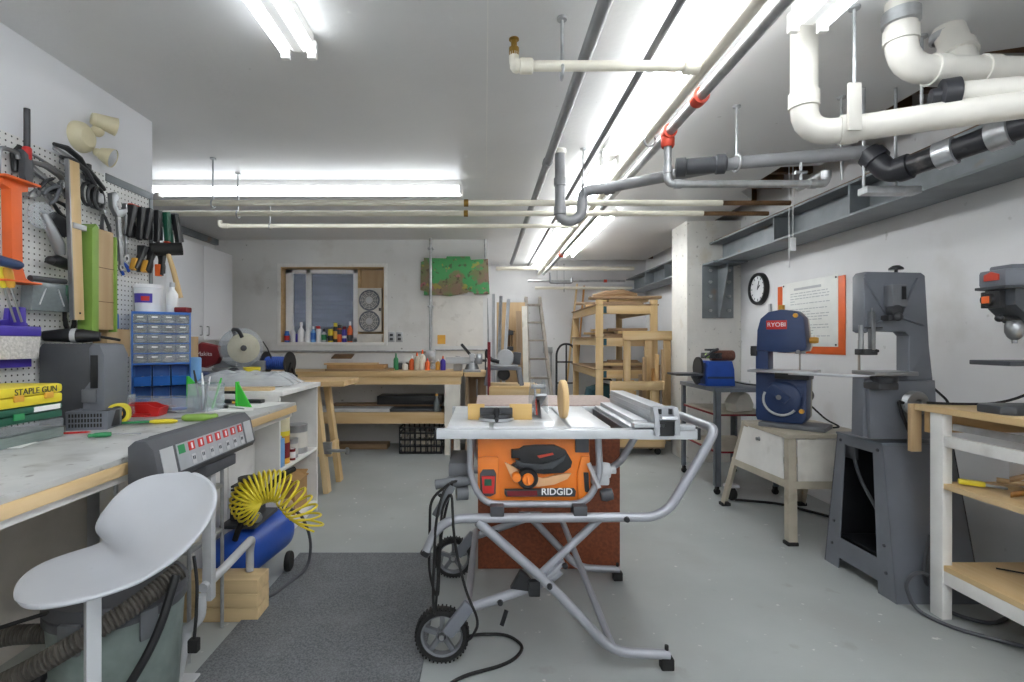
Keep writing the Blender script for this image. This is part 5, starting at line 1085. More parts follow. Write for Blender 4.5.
t = on_wall('hacksaw', 'steel hacksaw with black grip hanging behind the dark tool handle', 'saw', 48, 172, .015)
MB().tube(fil([(0, -.13, -.02), (0, -.13, .06), (0, .13, .01), (0, .13, -.06)], .03), .006, 8).bar((0, -.13, -.02), (0, .13, -.06), .003, .014, (0, 0, 1)).b('frame', 'steel', t)
MB().tube([(0, -.13, .06), (0, -.155, .02), (0, -.15, -.05)], [.010, .014, .012], 10).b('grip', 'black_plastic', t)
tag(MB().bx(-.03, .03, -.03, .03, 0, .075, .006).b('blue_box', 'blue', None, (-1.87, 2.66, BT+.0) if 0 else (-1.88, 2.50, 1.3415)), 'small blue box on the plain wooden block beside the green trough', 'box')
# ------------------------------------------------------------------ back wall: fixtures
def bw(px, py, Y=BK): return P(px, py, Y)
t = thing('conduit', 'vertical metal conduit on the back wall with its junction box', 'conduit', bw(431, 358))
a, b_ = bw(431, 352, BK-.02), bw(431, 240, BK-.02); h = bw(431, 349, BK-.02)
MB(1).cyl((a.x, BK-.072, a.z), (a.x, BK-.072, CE), .017, n=10).b('riser', 'galv', t)
MB(1).bx(a.x-.06, a.x+.06, BK-.09, BK, a.z-.12, a.z+.02, .004).b('junction_box', 'galv', t)
MB(1).cyl((X_(252, BK), BK-.02, h.z-.03), (a.x-.05, BK-.02, h.z-.03), .012, n=10).b('conduit_run', 'galv', t)
MB(1).cyl((a.x+.05, BK-.02, h.z-.01), (.02, BK-.02, h.z-.01), .012, n=10).b('conduit_run', 'galv', t)
for z in (1.7, 2.42): MB(1).bx(a.x-.035, a.x+.035, BK-.092, BK, z, z+.02, .002).b('strap', 'galv', t)
for k, px in enumerate((391.5, 399.5)):
    t = thing('wall_outlet', ('left of two grey wall outlets right of the window', 'right of two grey wall outlets right of the window')[k], 'outlet', bw(px, 337), 0, 'outlets by the window')
    MB(1).bx(X_(px-3.3, BK), X_(px+3.3, BK), BK-.008, BK, Z_(342, BK), Z_(332, BK), .002).b('cover_plate', 'galv', t)
    for py in (335, 339): MB(1).bx(X_(px-1.6, BK), X_(px+1.6, BK), BK-.011, BK-.008, Z_(py+1.3, BK), Z_(py-1.3, BK), .001).b('socket_face', 'dark_metal', t)
t = thing('abstract_board', 'irregular paint-splashed green and brown board mounted high on the back wall', 'wall art', bw(455, 276))
pp = [(421, 262), (424, 261), (424, 258), (446, 258.5), (447, 256.5), (470, 256.5), (471, 260), (488, 259), (489.5, 294), (474, 294), (473, 292), (468, 292), (467, 293), (450, 296), (440, 295), (424, 295), (424, 291), (420.5, 290)]
am = mat('paint_splash', '#7d8458', .6, col2='#8f7564', scale=6, detail=10, contrast=(.4, .6), spots=[('#43a862', 3.6, .515, .55, .88), ('#b0a14a', 8, .60, .64, .8), ('#c06a78', 9, .61, .65, .7), ('#54403a', 14, .58, .64, .7)])
MB(1).prism([(X_(a, BK-.03), Z_(b_, BK-.03)) for a, b_ in pp], 'xz', BK-.045, BK-.005, .002).b('board', 'paint_splash', t)
tag(MB(1).bx(X_(437.5, BK), X_(445.5, BK), BK-.010, BK-.005, Z_(344, BK), Z_(335, BK)).b('yellow_notice', 'amber', None, bw(441, 340)), 'small yellow and brown notice card on the back wall', 'card')
tag(MB(1).cyl((X_(485, BK), BK-.03, CE), (X_(485, BK), BK-.03, Z_(259, BK)), .014, n=8).b('conduit_stub', 'galv', None, (X_(485, BK), BK-.03, 2.4)), 'short grey conduit dropping to the right corner of the painted board', 'conduit')
# window fan: two fans in one housing
Y = BK+.06
t = thing('window_fan', 'white twin window fan at the right end of the window', 'window fan', P(370, 340, Y))
MB(1).bx(X_(357.5, Y), X_(381.5, Y), Y, Y+.08, Z_(332, Y), Z_(288, Y), .012).b('housing', 'off_white', t)
for py in (300.2, 321.3):
    c = P(369.3, py, Y)
    MB(1).lathe([(.108, -.004), (.128, -.012), (.134, 0)], (c.x, Y, c.z), (0, 1, 0), 32).lathe([(0, .0), (.125, .0)], (c.x, Y-.0015, c.z), (0, 1, 0), 28).b('fan_ring', 'gun_grey', t)
    g = MB(1)
    for r in (.025, .045, .065, .085, .105): g.tube([(c.x+r*math.cos(a*PI/14), Y-.010, c.z+r*math.sin(a*PI/14)) for a in range(28)], .0028, 5, closed=True)
    for k in range(12): g.cyl((c.x+.02*math.cos(k*PI/6), Y-.010, c.z+.02*math.sin(k*PI/6)), (c.x+.12*math.cos(k*PI/6), Y-.008, c.z+.12*math.sin(k*PI/6)), .0025, n=5)
    g.b('grille', 'off_white', t)
    MB(1).lathe([(0, -.018), (.038, -.016), (.042, -.006)], (c.x, Y, c.z), (0, 1, 0), 20).b('hub', 'light_grey_plastic', t)
MB(1).bx(X_(379, Y), X_(381, Y), Y-.015, Y, Z_(311, Y), Z_(308, Y), .002).b('switch', 'dark_metal', t)
tag(MB(1).bx(X_(357, Y), X_(382, Y), Y+.0, Y+.09, WZ0+.012, Z_(334, Y), .003).b('fan_support_block', 'off_white', None, P(369, 339, Y)), 'pale wooden block the window fan stands on', 'block')
# bottles on the window sill (left to right)
sz = WZ0+.0105
def bottle(name, label, px, top, wpx, m, cap=None, band=None, kind='plain', dy=.0, bandz=(.2, .7)):
    Y = BK+.035+dy; h = max(.05, Z_(top, Y)-sz); r = wpx*Y/F/2; x = X_(px, Y)
    t = thing(name, label, 'bottle', (x, Y, sz), 0, 'bottles on the window sill')
    ch = .18*h if cap else 0; b = h-ch
    if kind == 'plain': pr = [(0, 0), (r*.95, 0), (r, .006), (r, b*.72), (r*.8, b*.82), (r*.38, b*.93), (r*.38, b), (0, b)]
    elif kind == 'can': pr = [(0, 0), (r*.96, 0), (r, .006), (r, b*.92), (r*.75, b*.98), (r*.6, b), (0, b)]
    elif kind == 'jug': pr = [(0, 0), (r*.95, 0), (r, .01), (r, b*.6), (r*.9, b*.72), (r*.35, b*.9), (r*.35, b), (0, b)]
    else: pr = [(0, 0), (r*.95, 0), (r, .006), (r, b*.94), (r*.9, b), (0, b)]
    MB().lathe(pr, n=18).b('bottle_body', m, t)
    if cap:
        if kind == 'spray':
            MB().bx(-r*.5, r*.5, -r*.4, r*.4, b-.005, b+ch*.5, .003).bx(-r*1.1, r*.6, -r*.35, r*.35, b+ch*.4, h, .005).bar((-r*.7, 0, b+ch*.5), (-r*.9, 0, b-ch*.4), .008, .006).b('trigger_head', cap, t)
        else: MB().lathe([(0, b-.003), (r*(.45 if kind != 'can' else .8), b-.003), (r*(.42 if kind != 'can' else .78), h), (0, h)], n=14).b('cap', cap, t)
    if band: MB().lathe([(r*1.012, b*bandz[0]), (r*1.012, b*bandz[1])], n=18).b('label_band', band, t)
    return t
bottle('spray_can', 'short blue and red can at the left end of the window sill', 287, 331, 5, 'blue', 'blue', 'red', 'can')
bottle('white_bottle', 'slim white bottle, second from the left on the sill', 293.3, 326, 4.2, 'white_plastic', 'white_plastic')
bottle('white_jug', 'large white jug with a purple label, tallest on the sill', 301.2, 322, 6.5, 'white_plastic', 'white_plastic', None, 'jug')
bottle('white_jug', 'white jug standing in front of the sash post', 308, 324.5, 5.6, 'white_plastic', 'white_plastic', None, 'jug')
bottle('cleaner_bottle', 'white bottle with a blue label right of the two jugs', 313.3, 326, 5, 'light_blue', 'white_plastic', 'blue', 'plain')
bottle('spray_bottle', 'white spray bottle with a red trigger head on the sill', 318.8, 326, 5, 'white_plastic', 'red', None, 'spray')
bottle('glue_bottle', 'pale grey bottle with a black cap on the sill', 324, 329, 5.2, 'light_grey_plastic', 'black_plastic', 'green')
bottle('oil_tin', 'yellow and black tin, left of the pair of dark cans on the sill', 330.5, 329, 5, 'yellow', None, 'black_plastic', 'tin', bandz=(.1, .5))
bottle('oil_can', 'tall black can with yellow nozzle on the sill', 335.5, 323, 4.6, 'black_plastic', 'yellow', 'amber', 'can')
bottle('spray_can', 'orange and black can with dark cap on the sill', 339.5, 325, 4.4, 'orange', 'black_plastic', 'gun_dark', 'can', bandz=(.55, .9))
bottle('spray_can', 'purple and blue can with red top on the sill', 344.3, 326.5, 4.6, 'purple', 'dark_red', 'white_plastic', 'can', bandz=(.3, .5))
bottle('sauce_bottle', 'orange over dark label bottle, rightmost on the sill', 350, 321.5, 5.2, 'orange', 'white_plastic', 'gun_dark', 'plain', bandz=(.05, .42))
bottle('small_tin', 'small purple tin squeezed between the jugs on the sill', 297.2, 334, 3.4, 'purple', None, None, 'tin', .03)
# ------------------------------------------------------------------ back workbench
fy, by1 = 5.60, 6.20
W_ = thing('back_workbench', 'long wooden workbench under the window along the back wall', 'workbench', (-1.4, 5.9, 0))
bz = .935
MB(1).bx(-2.9, X_(463, fy), fy, by1, bz-.055, bz, .004).b('bench_top', 'bench_x', W_)
MB(1).bx(-2.88, X_(461, fy), fy+.02, fy+.06, bz-.145, bz-.055, .003).b('apron', 'pine_x', W_)
MB(1).bx(X_(444.5, fy), X_(460, fy), fy+.005, fy+.09, 0, bz-.145, .003).b('leg', 'off_white', W_)
MB(1).bx(-2.86, -2.76, fy+.005, fy+.09, 0, bz-.145, .003).b('leg', 'off_white', W_)
MB(1).bx(X_(446, by1), X_(456, by1), by1-.09, by1, 0, bz-.06, .003).b('leg', 'off_white', W_)
MB(1).bx(-2.86, -2.76, by1-.09, by1, 0, bz-.06, .003).b('leg', 'off_white', W_)
MB(1).bx(-2.76, X_(444, fy), fy+.05, by1, .455, .475, .002).b('lower_shelf', 'old_x', W_)
MB(1).bx(-2.76, X_(444, fy), fy+.02, fy+.05, .35, .475, .003).b('shelf_rail', 'bench_x', W_)
W2 = thing('side_bench', 'short wooden bench section holding the grey vise, right of the long back bench', 'workbench', (-.15, 5.9, 0))
MB(1).bx(X_(464, fy), X_(487, fy), fy+.05, by1, bz-.06, bz-.01, .004).b('bench_top', 'bench_x', W2)
MB(1).bx(X_(465, fy), X_(468, fy), fy+.1, by1-.02, 0, bz-.06).bx(X_(465, fy), X_(486, fy), by1-.04, by1-.02, 0, bz-.06).b('support_panel', 'old_z', W2)
MB(1).bx(X_(465, fy), X_(486, fy), fy+.12, by1-.05, .40, .42).b('shelf', 'old_x', W2)
# on the back bench
def onbk(px, Y, z=bz): return Vector((X_(px, Y), Y, z+.001))
for k, (px, w_, d_, z, h, rz, m, lab) in enumerate(((362, .78, .32, 0, .02, .02, 'old_x', 'brown plank lying flat under the stack of boards on the back bench'), (358, .66, .26, .021, .045, -.02, 'cardboard', 'flat cardboard carton on the plank on the back bench'), (352, .60, .22, .067, .018, .03, 'bench_x', 'light board topping the flat carton'))):
    tag(MB().bx(-w_/2, w_/2, -d_/2, d_/2, 0, h, .003).b('board', m, None, onbk(px, 5.92)+Vector((0, 0, z)), (0, 0, rz)), lab, 'board', 'boards on the back bench')
tag(MB().ob((0, 0, .075), (.24, .16, .012), (.28, 0, 0), .002).b('tilted_panel', 'rust_wood', None, onbk(343, 6.0)+Vector((0, 0, .086))), 'small brown panel tilted on the stack of boards', 'board')
bl = (('glue_bottle', 396, .20, .03, 'green', 'green', 'green slim bottle leftmost on the back bench'), ('solvent_bottle', 405, .10, .035, 'off_white', None, 'short white jar left of the orange bottles on the back bench'), ('glue_bottle', 412, .17, .034, 'orange', 'white_plastic', 'first orange glue bottle on the back bench'), ('glue_bottle', 417, .21, .036, 'tan_metal', 'orange', 'tan bottle with orange cap on the back bench'),
      ('glue_bottle', 422.5, .24, .038, 'cream', 'orange', 'cream bottle with orange cap, tallest on the back bench'), ('glue_bottle', 427.5, .14, .03, 'orange', 'red', 'orange bottle with red cap on the back bench'), ('glue_bottle', 438, .13, .03, 'amber', 'white_plastic', 'amber bottle right of the junction box on the back bench'), ('glue_bottle', 443, .17, .032, 'purple', 'orange', 'purple bottle with orange cap near the vise'))
for k, (nm, px, h, r, m, cp, lab) in enumerate(bl):
    t = thing(nm, lab, 'bottle', onbk(px, 5.95-.05*(k % 2)), 0, 'bottles on the back bench')
    MB().lathe([(0, 0), (r, 0), (r, h*.6), (r*.8, h*.7), (r*.35, h*.78), (r*.35, h*.82), (0, h*.82)], n=16).b('bottle_body', m, t)
    if cp: MB().lathe([(0, h*.8), (r*.45, h*.8), (r*.2, h), (0, h)], n=12).b('cap', cp, t)
for k, px in enumerate((400, 408, 433)):
    t = thing('small_jar', ('dark little jar behind the green bottle', 'brown little jar among the orange bottles', 'clear little jar left of the amber bottle')[k], 'jar', onbk(px, 6.08), 0, 'jars on the back bench')
    MB().lathe([(0, 0), (.03, 0), (.032, .07), (.026, .08), (0, .08)], n=14).b('jar_body', ('gun_dark', 'rust_wood', 'clear_plastic')[k], t)
    MB().lathe([(0, .078), (.03, .078), (.03, .095), (0, .096)], n=14).b('lid', 'galv', t)
# vise
t = thing('bench_vise', 'grey metal vise bolted to the right end of the back benches', 'vise', onbk(472, 5.75, bz-.01))
MB().bx(-.10, .10, -.09, .09, 0, .03, .006).lathe([(.085, .03), (.07, .07), (.06, .10), (0, .10)], n=20).b('base', 'steel', t)
MB().bx(-.30, .02, -.055, .055, .09, .17, .012).bx(-.03, .03, -.09, .09, .13, .21, .008).b('body', 'light_grey_plastic', t)
MB().bx(.05, .12, -.08, .08, .09, .21, .01).bx(.02, .05, -.03, .03, .10, .16).b('front_jaw', 'steel', t)
MB().cyl((.12, 0, .13), (.17, 0, .13), .015, n=10).cyl((.155, -.02, .24), (.155, .01, .02), .008, n=8).b('screw_handle', 'dark_metal', t)
MB().bar((-.02, -.05, .20), (-.12, -.08, .32), .035, .03, bev=.01).b('lever', 'black_plastic', t)
tag(MB().bx(-.05, .05, -.06, .06, 0, .14, .01).cyl((0, 0, .14), (0, 0, .17), .03, n=12).b('grinder_box', 'light_grey_plastic', None, onbk(458, 5.85)), 'light grey box left of the vise', 'box')
tag(MB(1).cyl((X_(477, 5.58), 5.58, .85), (X_(477, 5.58), 5.58, .66), .008, n=8).cyl((X_(477, 5.58), 5.58, .84), (X_(477, 5.58), 5.66, .84), .008, n=8).b('hanging_bolt', 'steel', None, (X_(477, 5.58), 5.58, .84)), 'steel bolt hanging below the vise bench edge', 'bolt')
# under the back bench
sh = .476
for k, (px, w_, d_, z, h, rz, m, lab) in enumerate(((352, .95, .30, 0, .035, .0, 'light_grey_plastic', 'long light grey panel lying on the lower shelf of the back bench'), (410, .75, .22, 0, .03, .04, 'gun_dark', 'dark metal channel on the lower shelf of the back bench'), (385, 1.3, .20, .036, .02, -.01, 'old_x', 'long brown offcut lying over the panels on the lower shelf'))):
    tag(MB().bx(-w_/2, w_/2, -d_/2, d_/2, 0, h, .003).b('metal_sheet', m, None, Vector((X_(px, 5.85), 5.80+.1*k*(k == 2), sh+z)), (0, 0, rz)), lab, 'panel', 'panels under the back bench')
tag(MB().bx(-.38, .38, -.15, .15, .0, .10, .004).b('black_case', 'black_plastic', None, Vector((X_(411, 6.0), 6.02, sh+.057))), 'long black flat case at the back of the lower shelf', 'case')
t = thing('glass_bottle', 'small greenish bottle on the lower shelf beside the bench leg', 'bottle', Vector((X_(436.5, 5.7), 5.72, sh)))
MB().lathe([(0, 0), (.035, 0), (.037, .10), (.014, .15), (.014, .18), (0, .18)], n=14).b('bottle_body', 'smoke_plastic', t)
MB().lathe([(0, .178), (.017, .178), (.017, .20), (0, .20)], n=10).b('cap', 'amber', t)
t = thing('milk_crate', 'black plastic crate filled with pale parts under the back bench', 'crate', (X_(421.5, 5.75), 5.85, 0))
cw, ch_, cd = .245, .30, .18
cr = MB()
for z in (0, .075, .15, .225, .285): cr.bx(-cw, cw, -cd, -cd+.012, z, z+.018).bx(-cw, cw, cd-.012, cd, z, z+.018).bx(-cw, -cw+.012, -cd, cd, z, z+.018).bx(cw-.012, cw, -cd, cd, z, z+.018)
for k in range(9):
    x = -cw+k*(2*cw-.014)/8; cr.bx(x, x+.014, -cd, -cd+.012, 0, .30).bx(x, x+.014, cd-.012, cd, 0, .30)
cr.bx(-cw, cw, -cd, cd, 0, .01).b('crate_body', 'black_plastic', t)
q = MB()
for k in range(6):
    for z in range(3): q.ob((-cw+.055+k*.075, -cd+.06, .05+z*.08), (.06, .07, .06), (0, 0, random.uniform(-.2, .2)), .008)
q = q.b('stored_parts', 'tan_metal', t); q['kind'] = 'stuff'
tag(MB().bx(-.45, .45, -.1, .1, 0, .06, .004).b('stored_plank', 'old_x', None, (X_(350, 5.95), 6.0, .0)), 'dull plank lying on the floor beneath the back bench', 'plank')
# ------------------------------------------------------------------ alcove: leaning sheets, ladder, small saw on its stand
wy = 6.55
for k, (px, top, wd, m, lab) in enumerate(((490.2, 298, .045, 'galv', 'leftmost narrow ribbed metal strip leaning by the corner'), (493.3, 294, .04, 'light_grey_plastic', 'second narrow ribbed metal strip leaning by the corner'), (496.5, 296, .045, 'galv', 'third narrow ribbed metal strip leaning by the corner'), (500, 299, .045, 'alu_flat', 'rightmost narrow ribbed metal strip by the tan sheet'))):
    z = Z_(top, wy)
    tag(MB().prism([(-wd/2, -.008), (-wd/4, .008), (0, -.008), (wd/4, .008), (wd/2, -.008), (wd/2, -.011), (wd/4, .005), (0, -.011), (-wd/4, .005), (-wd/2, -.011)], 'xy', 0, z).b('metal_strip', m, None, (X_(px, wy), wy-.06, 0), (-.02, .03*(k-1), 0)), lab, 'metal strip', 'metal strips leaning by the corner')
tag(MB().bx(-.20, .20, -.009, .009, 0, Z_(302, 7.0)).b('tan_sheet', 'tan_z', None, (X_(511, 7.0), 7.0, 0), (-.03, 0, 0)), 'plain tan plywood sheet leaning behind the metal strips', 'sheet')
for k, (px, top, lab, m) in enumerate(((521, 311, 'brown narrow offcut board standing right of the tan sheet', 'old_z'), (527, 306, 'pale narrow board standing left of the ladder', 'off_white'))):
    tag(MB().bx(-.035, .035, -.012, .012, 0, Z_(top, 6.8)).b('leaning_board', m, None, (X_(px, 6.8), 6.78, 0), (-.02, -.02, 0)), lab, 'board', 'boards leaning in the alcove')
wood('weathered', '#a19a90', '#7c746a', 'z')
# wooden stepladder leaning
Lx0, Lx1 = X_(529, 7.6), X_(546, 7.6)
t = thing('stepladder', 'old grey wooden ladder leaning in the alcove', 'ladder', ((Lx0+Lx1)/2, 7.7, 0))
lt0, lt1 = Vector((X_(527, 8.0), 8.2, Z_(297, 8.0))), Vector((X_(541, 8.0), 8.2, Z_(297, 8.0)))
lb0, lb1 = Vector((X_(531, 7.3), 7.35, 0)), Vector((X_(556, 7.3), 7.35, 0))
MB(1).bar(lt0, lb0, .05, .10, (0, 1, 0), .003).b('rail', 'weathered', t)
MB(1).bar(lt1, lb1, .05, .10, (0, 1, 0), .003).b('rail', 'weathered', t)
for k in range(7):
    u = .06+k*.145; a, b_ = lt0.lerp(lb0, u), lt1.lerp(lb1, u); MB(1).bar(a, b_, .14, .03, (0, 0, 1), .002).b('step', 'weathered', t)
# stand-mounted saw in front of the alcove
t = thing('wooden_stand', 'pale wooden worktable carrying the grey benchtop stand', 'table', (X_(505, 5.6), 5.75, 0))
ax0, ax1, ay0, ay1, az = X_(489, 5.5), X_(541, 5.5), 5.5, 6.0, .70
MB(1).bx(X_(489, 5.5), X_(541, 5.5), 5.5, 6.05, az-.05, az+.08, .02).b('top', 'pine_x', t)
for x in (ax0+.05, ax1-.06):
    for y in (5.53, 5.98): MB(1).bx(x-.04, x+.04, y-.035, y+.035, 0, az-.05, .003).b('leg', 'pine_z', t)
MB(1).bx(ax0, ax1, 5.52, 5.56, .48, .54, .003).b('rail', 'off_white', t)
MB(1).bx(ax0, ax1, 5.54, 6.0, .54, .555, .002).b('shelf', 'pine_x', t)
zb = az+.081
t = thing('benchtop_stand', 'grey plastic benchtop stand with splayed legs holding a black saw', 'stand', (X_(504, 5.6), 5.72, zb))
MB().bx(-.20, .20, -.12, .12, .17, .20, .006).b('deck', 'gun_grey', t)
for sx in (-1, 1):
    for sy in (-1, 1): MB().bar((sx*.17, sy*.10, .18), (sx*.20, sy*.13, 0), .05, .04, (0, 1, 0), .006).b('leg', 'gun_grey', t)
MB().lathe([(.07, -.05), (.075, 0), (.07, .05), (0, .05)], (0, -.03, .12), (0, 1, 0), 18).b('motor', 'black_plastic', t)
t = thing('chop_saw', 'black small saw with arched handle on the grey benchtop stand', 'saw', (X_(504, 5.6), 5.72, zb+.202))
MB().bx(-.16, .16, -.09, .09, 0, .03, .006).b('base', 'steel', t)
MB().lathe([(0, -.02), (.095, -.02), (.10, 0), (.095, .02), (0, .02)], (.02, 0, .105), (.1, 1, 0), 24, ).b('guard', 'light_grey_plastic', t)
MB().tube(fil([(-.05, 0, .06), (-.14, 0, .08), (-.20, -.01, .14), (-.18, -.01, .20)], .05), [.02]*0 or .024, 10).b('handle', 'black_plastic', t)
MB().ob((.15, .0, .10), (.08, .10, .14), (0, .1, .1), .012).b('motor', 'dark_grey_plastic', t)
# brown post and clamp
tag(MB(1).bx(X_(487.5, 5.56), X_(490.5, 5.56), 5.52, 5.56, 0, Z_(342, 5.56), .003).b('painted_post', 'dark_red', None, (X_(489, 5.56), 5.54, 0)), 'thin dark red post standing at the end of the vise bench', 'post')
tag(MB().tube(fil([(0, 0, 0), (0, 0, .16), (-.03, 0, .22), (.0, 0, .30), (.03, 0, .33), (.035, 0, .42)], .03), .014, 8).sph((0, 0, .17), .025, 10).sph((.02, 0, .31), .022, 10).b('clamp_fixture', 'rust_wood', None, (X_(509, 6.6), 6.85, .0)), '', 'clamp') if 0 else None
t = thing('iron_clamp', 'rusty iron screw clamp gripping the edge of the tan plywood sheet', 'clamp', P(509, 345, 7.005))
q = Vector(OFF[t.name]); MB(1).bar(q+Vector((0, .03, -.25)), q+Vector((0, .0, .22)), .03, .02, (0, 1, 0), .003).b('bar', 'rust_wood', t)
MB(1).bx(q.x-.03, q.x+.06, q.y-.05, q.y+.01, q.z+.14, q.z+.20, .006).bx(q.x-.05, q.x+.06, q.y-.06, q.y+.02, q.z-.08, q.z-.02, .006).b('jaw', 'dark_metal', t)
MB(1).cyl(q+Vector((.04, -.02, .20)), q+Vector((.04, -.02, -.02)), .010, n=8).cyl(q+Vector((0, -.02, .21)), q+Vector((.08, -.02, .19)), .006, n=6).b('screw', 'rust_wood', t)
# electrical box and conduit on the alcove wall
t = thing('outlet_box', 'grey outlet box with conduit on the alcove back wall', 'outlet', P(547.5, 350, AK-.03))
c = P(547.5, 350, AK); MB(1).bx(c.x-.08, c.x+.08, AK-.05, AK, c.z-.05, c.z+.05, .004).b('box', 'galv', t)
MB(1).cyl((c.x+.06, AK-.02, c.z-.04), (c.x+.06, AK-.02, .35), .012, n=8).b('conduit_run', 'galv', t)
# hand truck
hy = 7.8
t = thing('hand_truck', 'black arched steel hand truck standing against the alcove wall', 'hand truck', (X_(566, hy), hy, 0))
xa, xb, zt_ = X_(556.5, hy), X_(576, hy), Z_(344, hy)
MB(1).tube(fil([(xa, hy, .12), (xa, hy, zt_-.12), ((xa*.75+xb*.25), hy, zt_), ((xa*.25+xb*.75), hy, zt_), (xb, hy, zt_-.12), (xb, hy, .12)], .13, 6), .017, 10).b('frame', 'black_plastic', t)
for py in (362, 383): MB(1).cyl((xa, hy, Z_(py, hy)), (xb, hy, Z_(py, hy)), .013, n=8).b('cross_bar', 'black_plastic', t)
MB(1).cyl(((xa+xb)/2, hy, .15), ((xa+xb)/2, hy, zt_), .012, n=8).b('center_bar', 'black_plastic', t)
MB(1).bx(xa-.02, xb+.02, hy-.18, hy-.01, .0, .012, .003).b('toe_plate', 'black_plastic', t)
for x in (xa-.03, xb+.03): MB(1).lathe([(0, -.025), (.10, -.025), (.11, 0), (.10, .025), (0, .025)], (x, hy+.06, .11), (1, 0, 0), 20).b('wheel', 'black_rubber', t)
for k, (a, b_, lab, m) in enumerate(((577, 563, 'long pale board leaning behind the hand truck, left one', 'pine_z'), (584, 573, 'long tan board leaning behind the hand truck, right one', 'oak_z'))):
    top_, bot = P(a, 284+k*2, 8.3), P(b_, 404, 8.15); bot.z = 0.0
    tag(MB(1).bar(bot, top_, .06, .025, (1, 0, 0), .002).b('leaning_board', m, None, bot), lab, 'board', 'boards leaning in the alcove')
# ------------------------------------------------------------------ lumber shelves
t = thing('lumber_shelf', 'tall pine shelf unit loaded with wood offcuts in the alcove', 'shelf unit', (1.7, 6.7, 0))
sx0, sx1, sy0, sy1 = X_(595, 6.0), X_(649, 6.0), 5.96, 7.5
tz = [Z_(305, 6.0), Z_(337, 6.0), Z_(369, 6.0)]
for (x, y) in ((sx0, sy0), (sx0, sy1), (sx1, sy0), (sx1, sy1)): MB(1).bx(x, x+.085, y-.02, y+.02, 0, tz[0]+.06 if y == sy0 else tz[0]+.02, .003).b('post', 'pine_z', t)
for k, z in enumerate(tz):
    MB(1).bx(sx0+.085, sx1, sy0-.018, sy0+.02, z-.11, z-.01, .003).b('front_rail', 'pine_x', t)
    MB(1).bx(sx0, sx0+.038, sy0+.02, sy1-.02, z-.10, z-.01, .003).bx(sx1+.045, sx1+.085, sy0+.02, sy1-.02, z-.10, z-.01, .003).b('side_rail', 'pine_y', t)
    MB(1).bx(sx0-.02, sx1+.10, sy0-.02, sy1+.02, z-.01, z+.006, .002).b('shelf_board', 'old_x', t)
    MB(1).bx(sx0+.087, sx0+.125, sy0-.022, sy0-.018, z-.10, z-.02).b('teal_tape', 'teal_bag', t)
random.seed(12)
words_ = (('top shelf', 'gnarled grey', 'long pale', 'thin brown', 'broad tan', 'short dull', 'narrow light', 'split grey', 'square pale'), ('middle shelf', 'curled grey', 'flat pale', 'dark brown', 'wide tan', 'small dull', 'slim light', 'chipped grey', 'knotty pale'), ('low shelf', 'rough grey', 'straight pale', 'deep brown', 'plain tan', 'stubby dull', 'thin light', 'worn grey', 'smooth pale'))
for k, z in enumerate(tz):
    for i in range(8 if k < 2 else 5):
        lx = random.uniform(.35, .68); ly = random.uniform(.06, .2); yy = sy0+.12+(i//3)*.42+random.uniform(-.02, .02)
        if k == 0 and i in (2, 4): lx = .85
        layer = .034*(i % 3)
        tag(MB().bx(-lx/2, lx/2, -ly/2, ly/2, 0, .032, .004).b('wood_offcut', ('old_x', 'pine_x', 'old_x', 'bench_x', 'old_z', 'pine_x', 'old_x', 'pale_z')[i], None, ((sx0+sx1)/2+.02+random.uniform(-.05, .12), yy, z+.0065+layer), (0, 0, random.uniform(-.14, .14))),
            words_[k][i+1]+' wood offcut lying on the '+words_[k][0]+' of the pine unit', 'wood offcut', 'offcuts on the pine shelves')
tag(MB().tube([(-.28, 0, .04), (-.1, .02, .06), (.1, .0, .07), (.3, .03, .05)], [.02, .05, .06, .03], 8).b('driftwood', 'old_x', None, (sx0+.36, sy0+.54, tz[0]+.112)), 'gnarled piece of grey driftwood on the very top of the pine unit', 'driftwood')
t = thing('storage_tote', 'dark teal bag under the lowest shelf of the pine unit', 'bag', (sx0+.17, 6.45, 0)); t.scale = (1.05, 1, 1.12)
MB().prism([(-.20, 0), (.22, 0), (.25, .35), (.20, .62), (.05, .66), (-.15, .60), (-.22, .3)], 'xz', -.2, .2, .05).b('bag_body', 'teal_bag', t)
MB().tube(fil([(-.08, -.2, .60), (-.06, -.22, .72), (.08, -.22, .72), (.10, -.2, .60)], .04), .012, 8).b('handle', 'black_plastic', t)
tag(MB().bx(-.07, .07, -.07, .07, 0, .40, .012).b('blue_box', 'deep_blue', None, (X_(594, 5.6), 5.65, 0)), 'small blue box in front of the pine shelf post', 'box')
# rolling lumber rack in front
ry0, ry1 = 5.60, 5.90
rx0, rx1 = X_(611, 5.6), X_(664, 5.6)
t = thing('lumber_cart', 'rolling pine lumber rack with upright offcuts beside the column', 'lumber cart', ((rx0+rx1)/2, 5.75, 0))
zr, zm, zf = Z_(331, ry1), Z_(338, ry0), Z_(381, ry0)
for i, px in enumerate((627, 648, 667)):
    x = X_(px, ry1); MB(1).bx(x-.04, x+.04, ry1-.02, ry1+.02, .1, zr, .003).b('rear_post', 'pine_z', t)
MB(1).bx(X_(622, ry1), X_(672, ry1), ry1-.04, ry1-.02, zr-.11, zr, .003).b('rear_rail', 'pine_x', t)
for i, px in enumerate((612, 629, 654)):
    x = X_(px, ry0); MB(1).bx(x-.04 if i else x-.02, x+.05 if i else x+.03, ry0-.02, ry0+.02, .10, zf, .003).b('front_post', 'pine_z', t)
MB(1).bx(rx0, rx1-.03, ry0-.035, ry0-.02, zf-.10, zf, .003).b('front_rail', 'pine_x', t)
MB(1).bx(rx0, rx1-.03, ry0-.035, ry0-.02, .10, .24, .003).b('front_rail', 'pine_x', t)
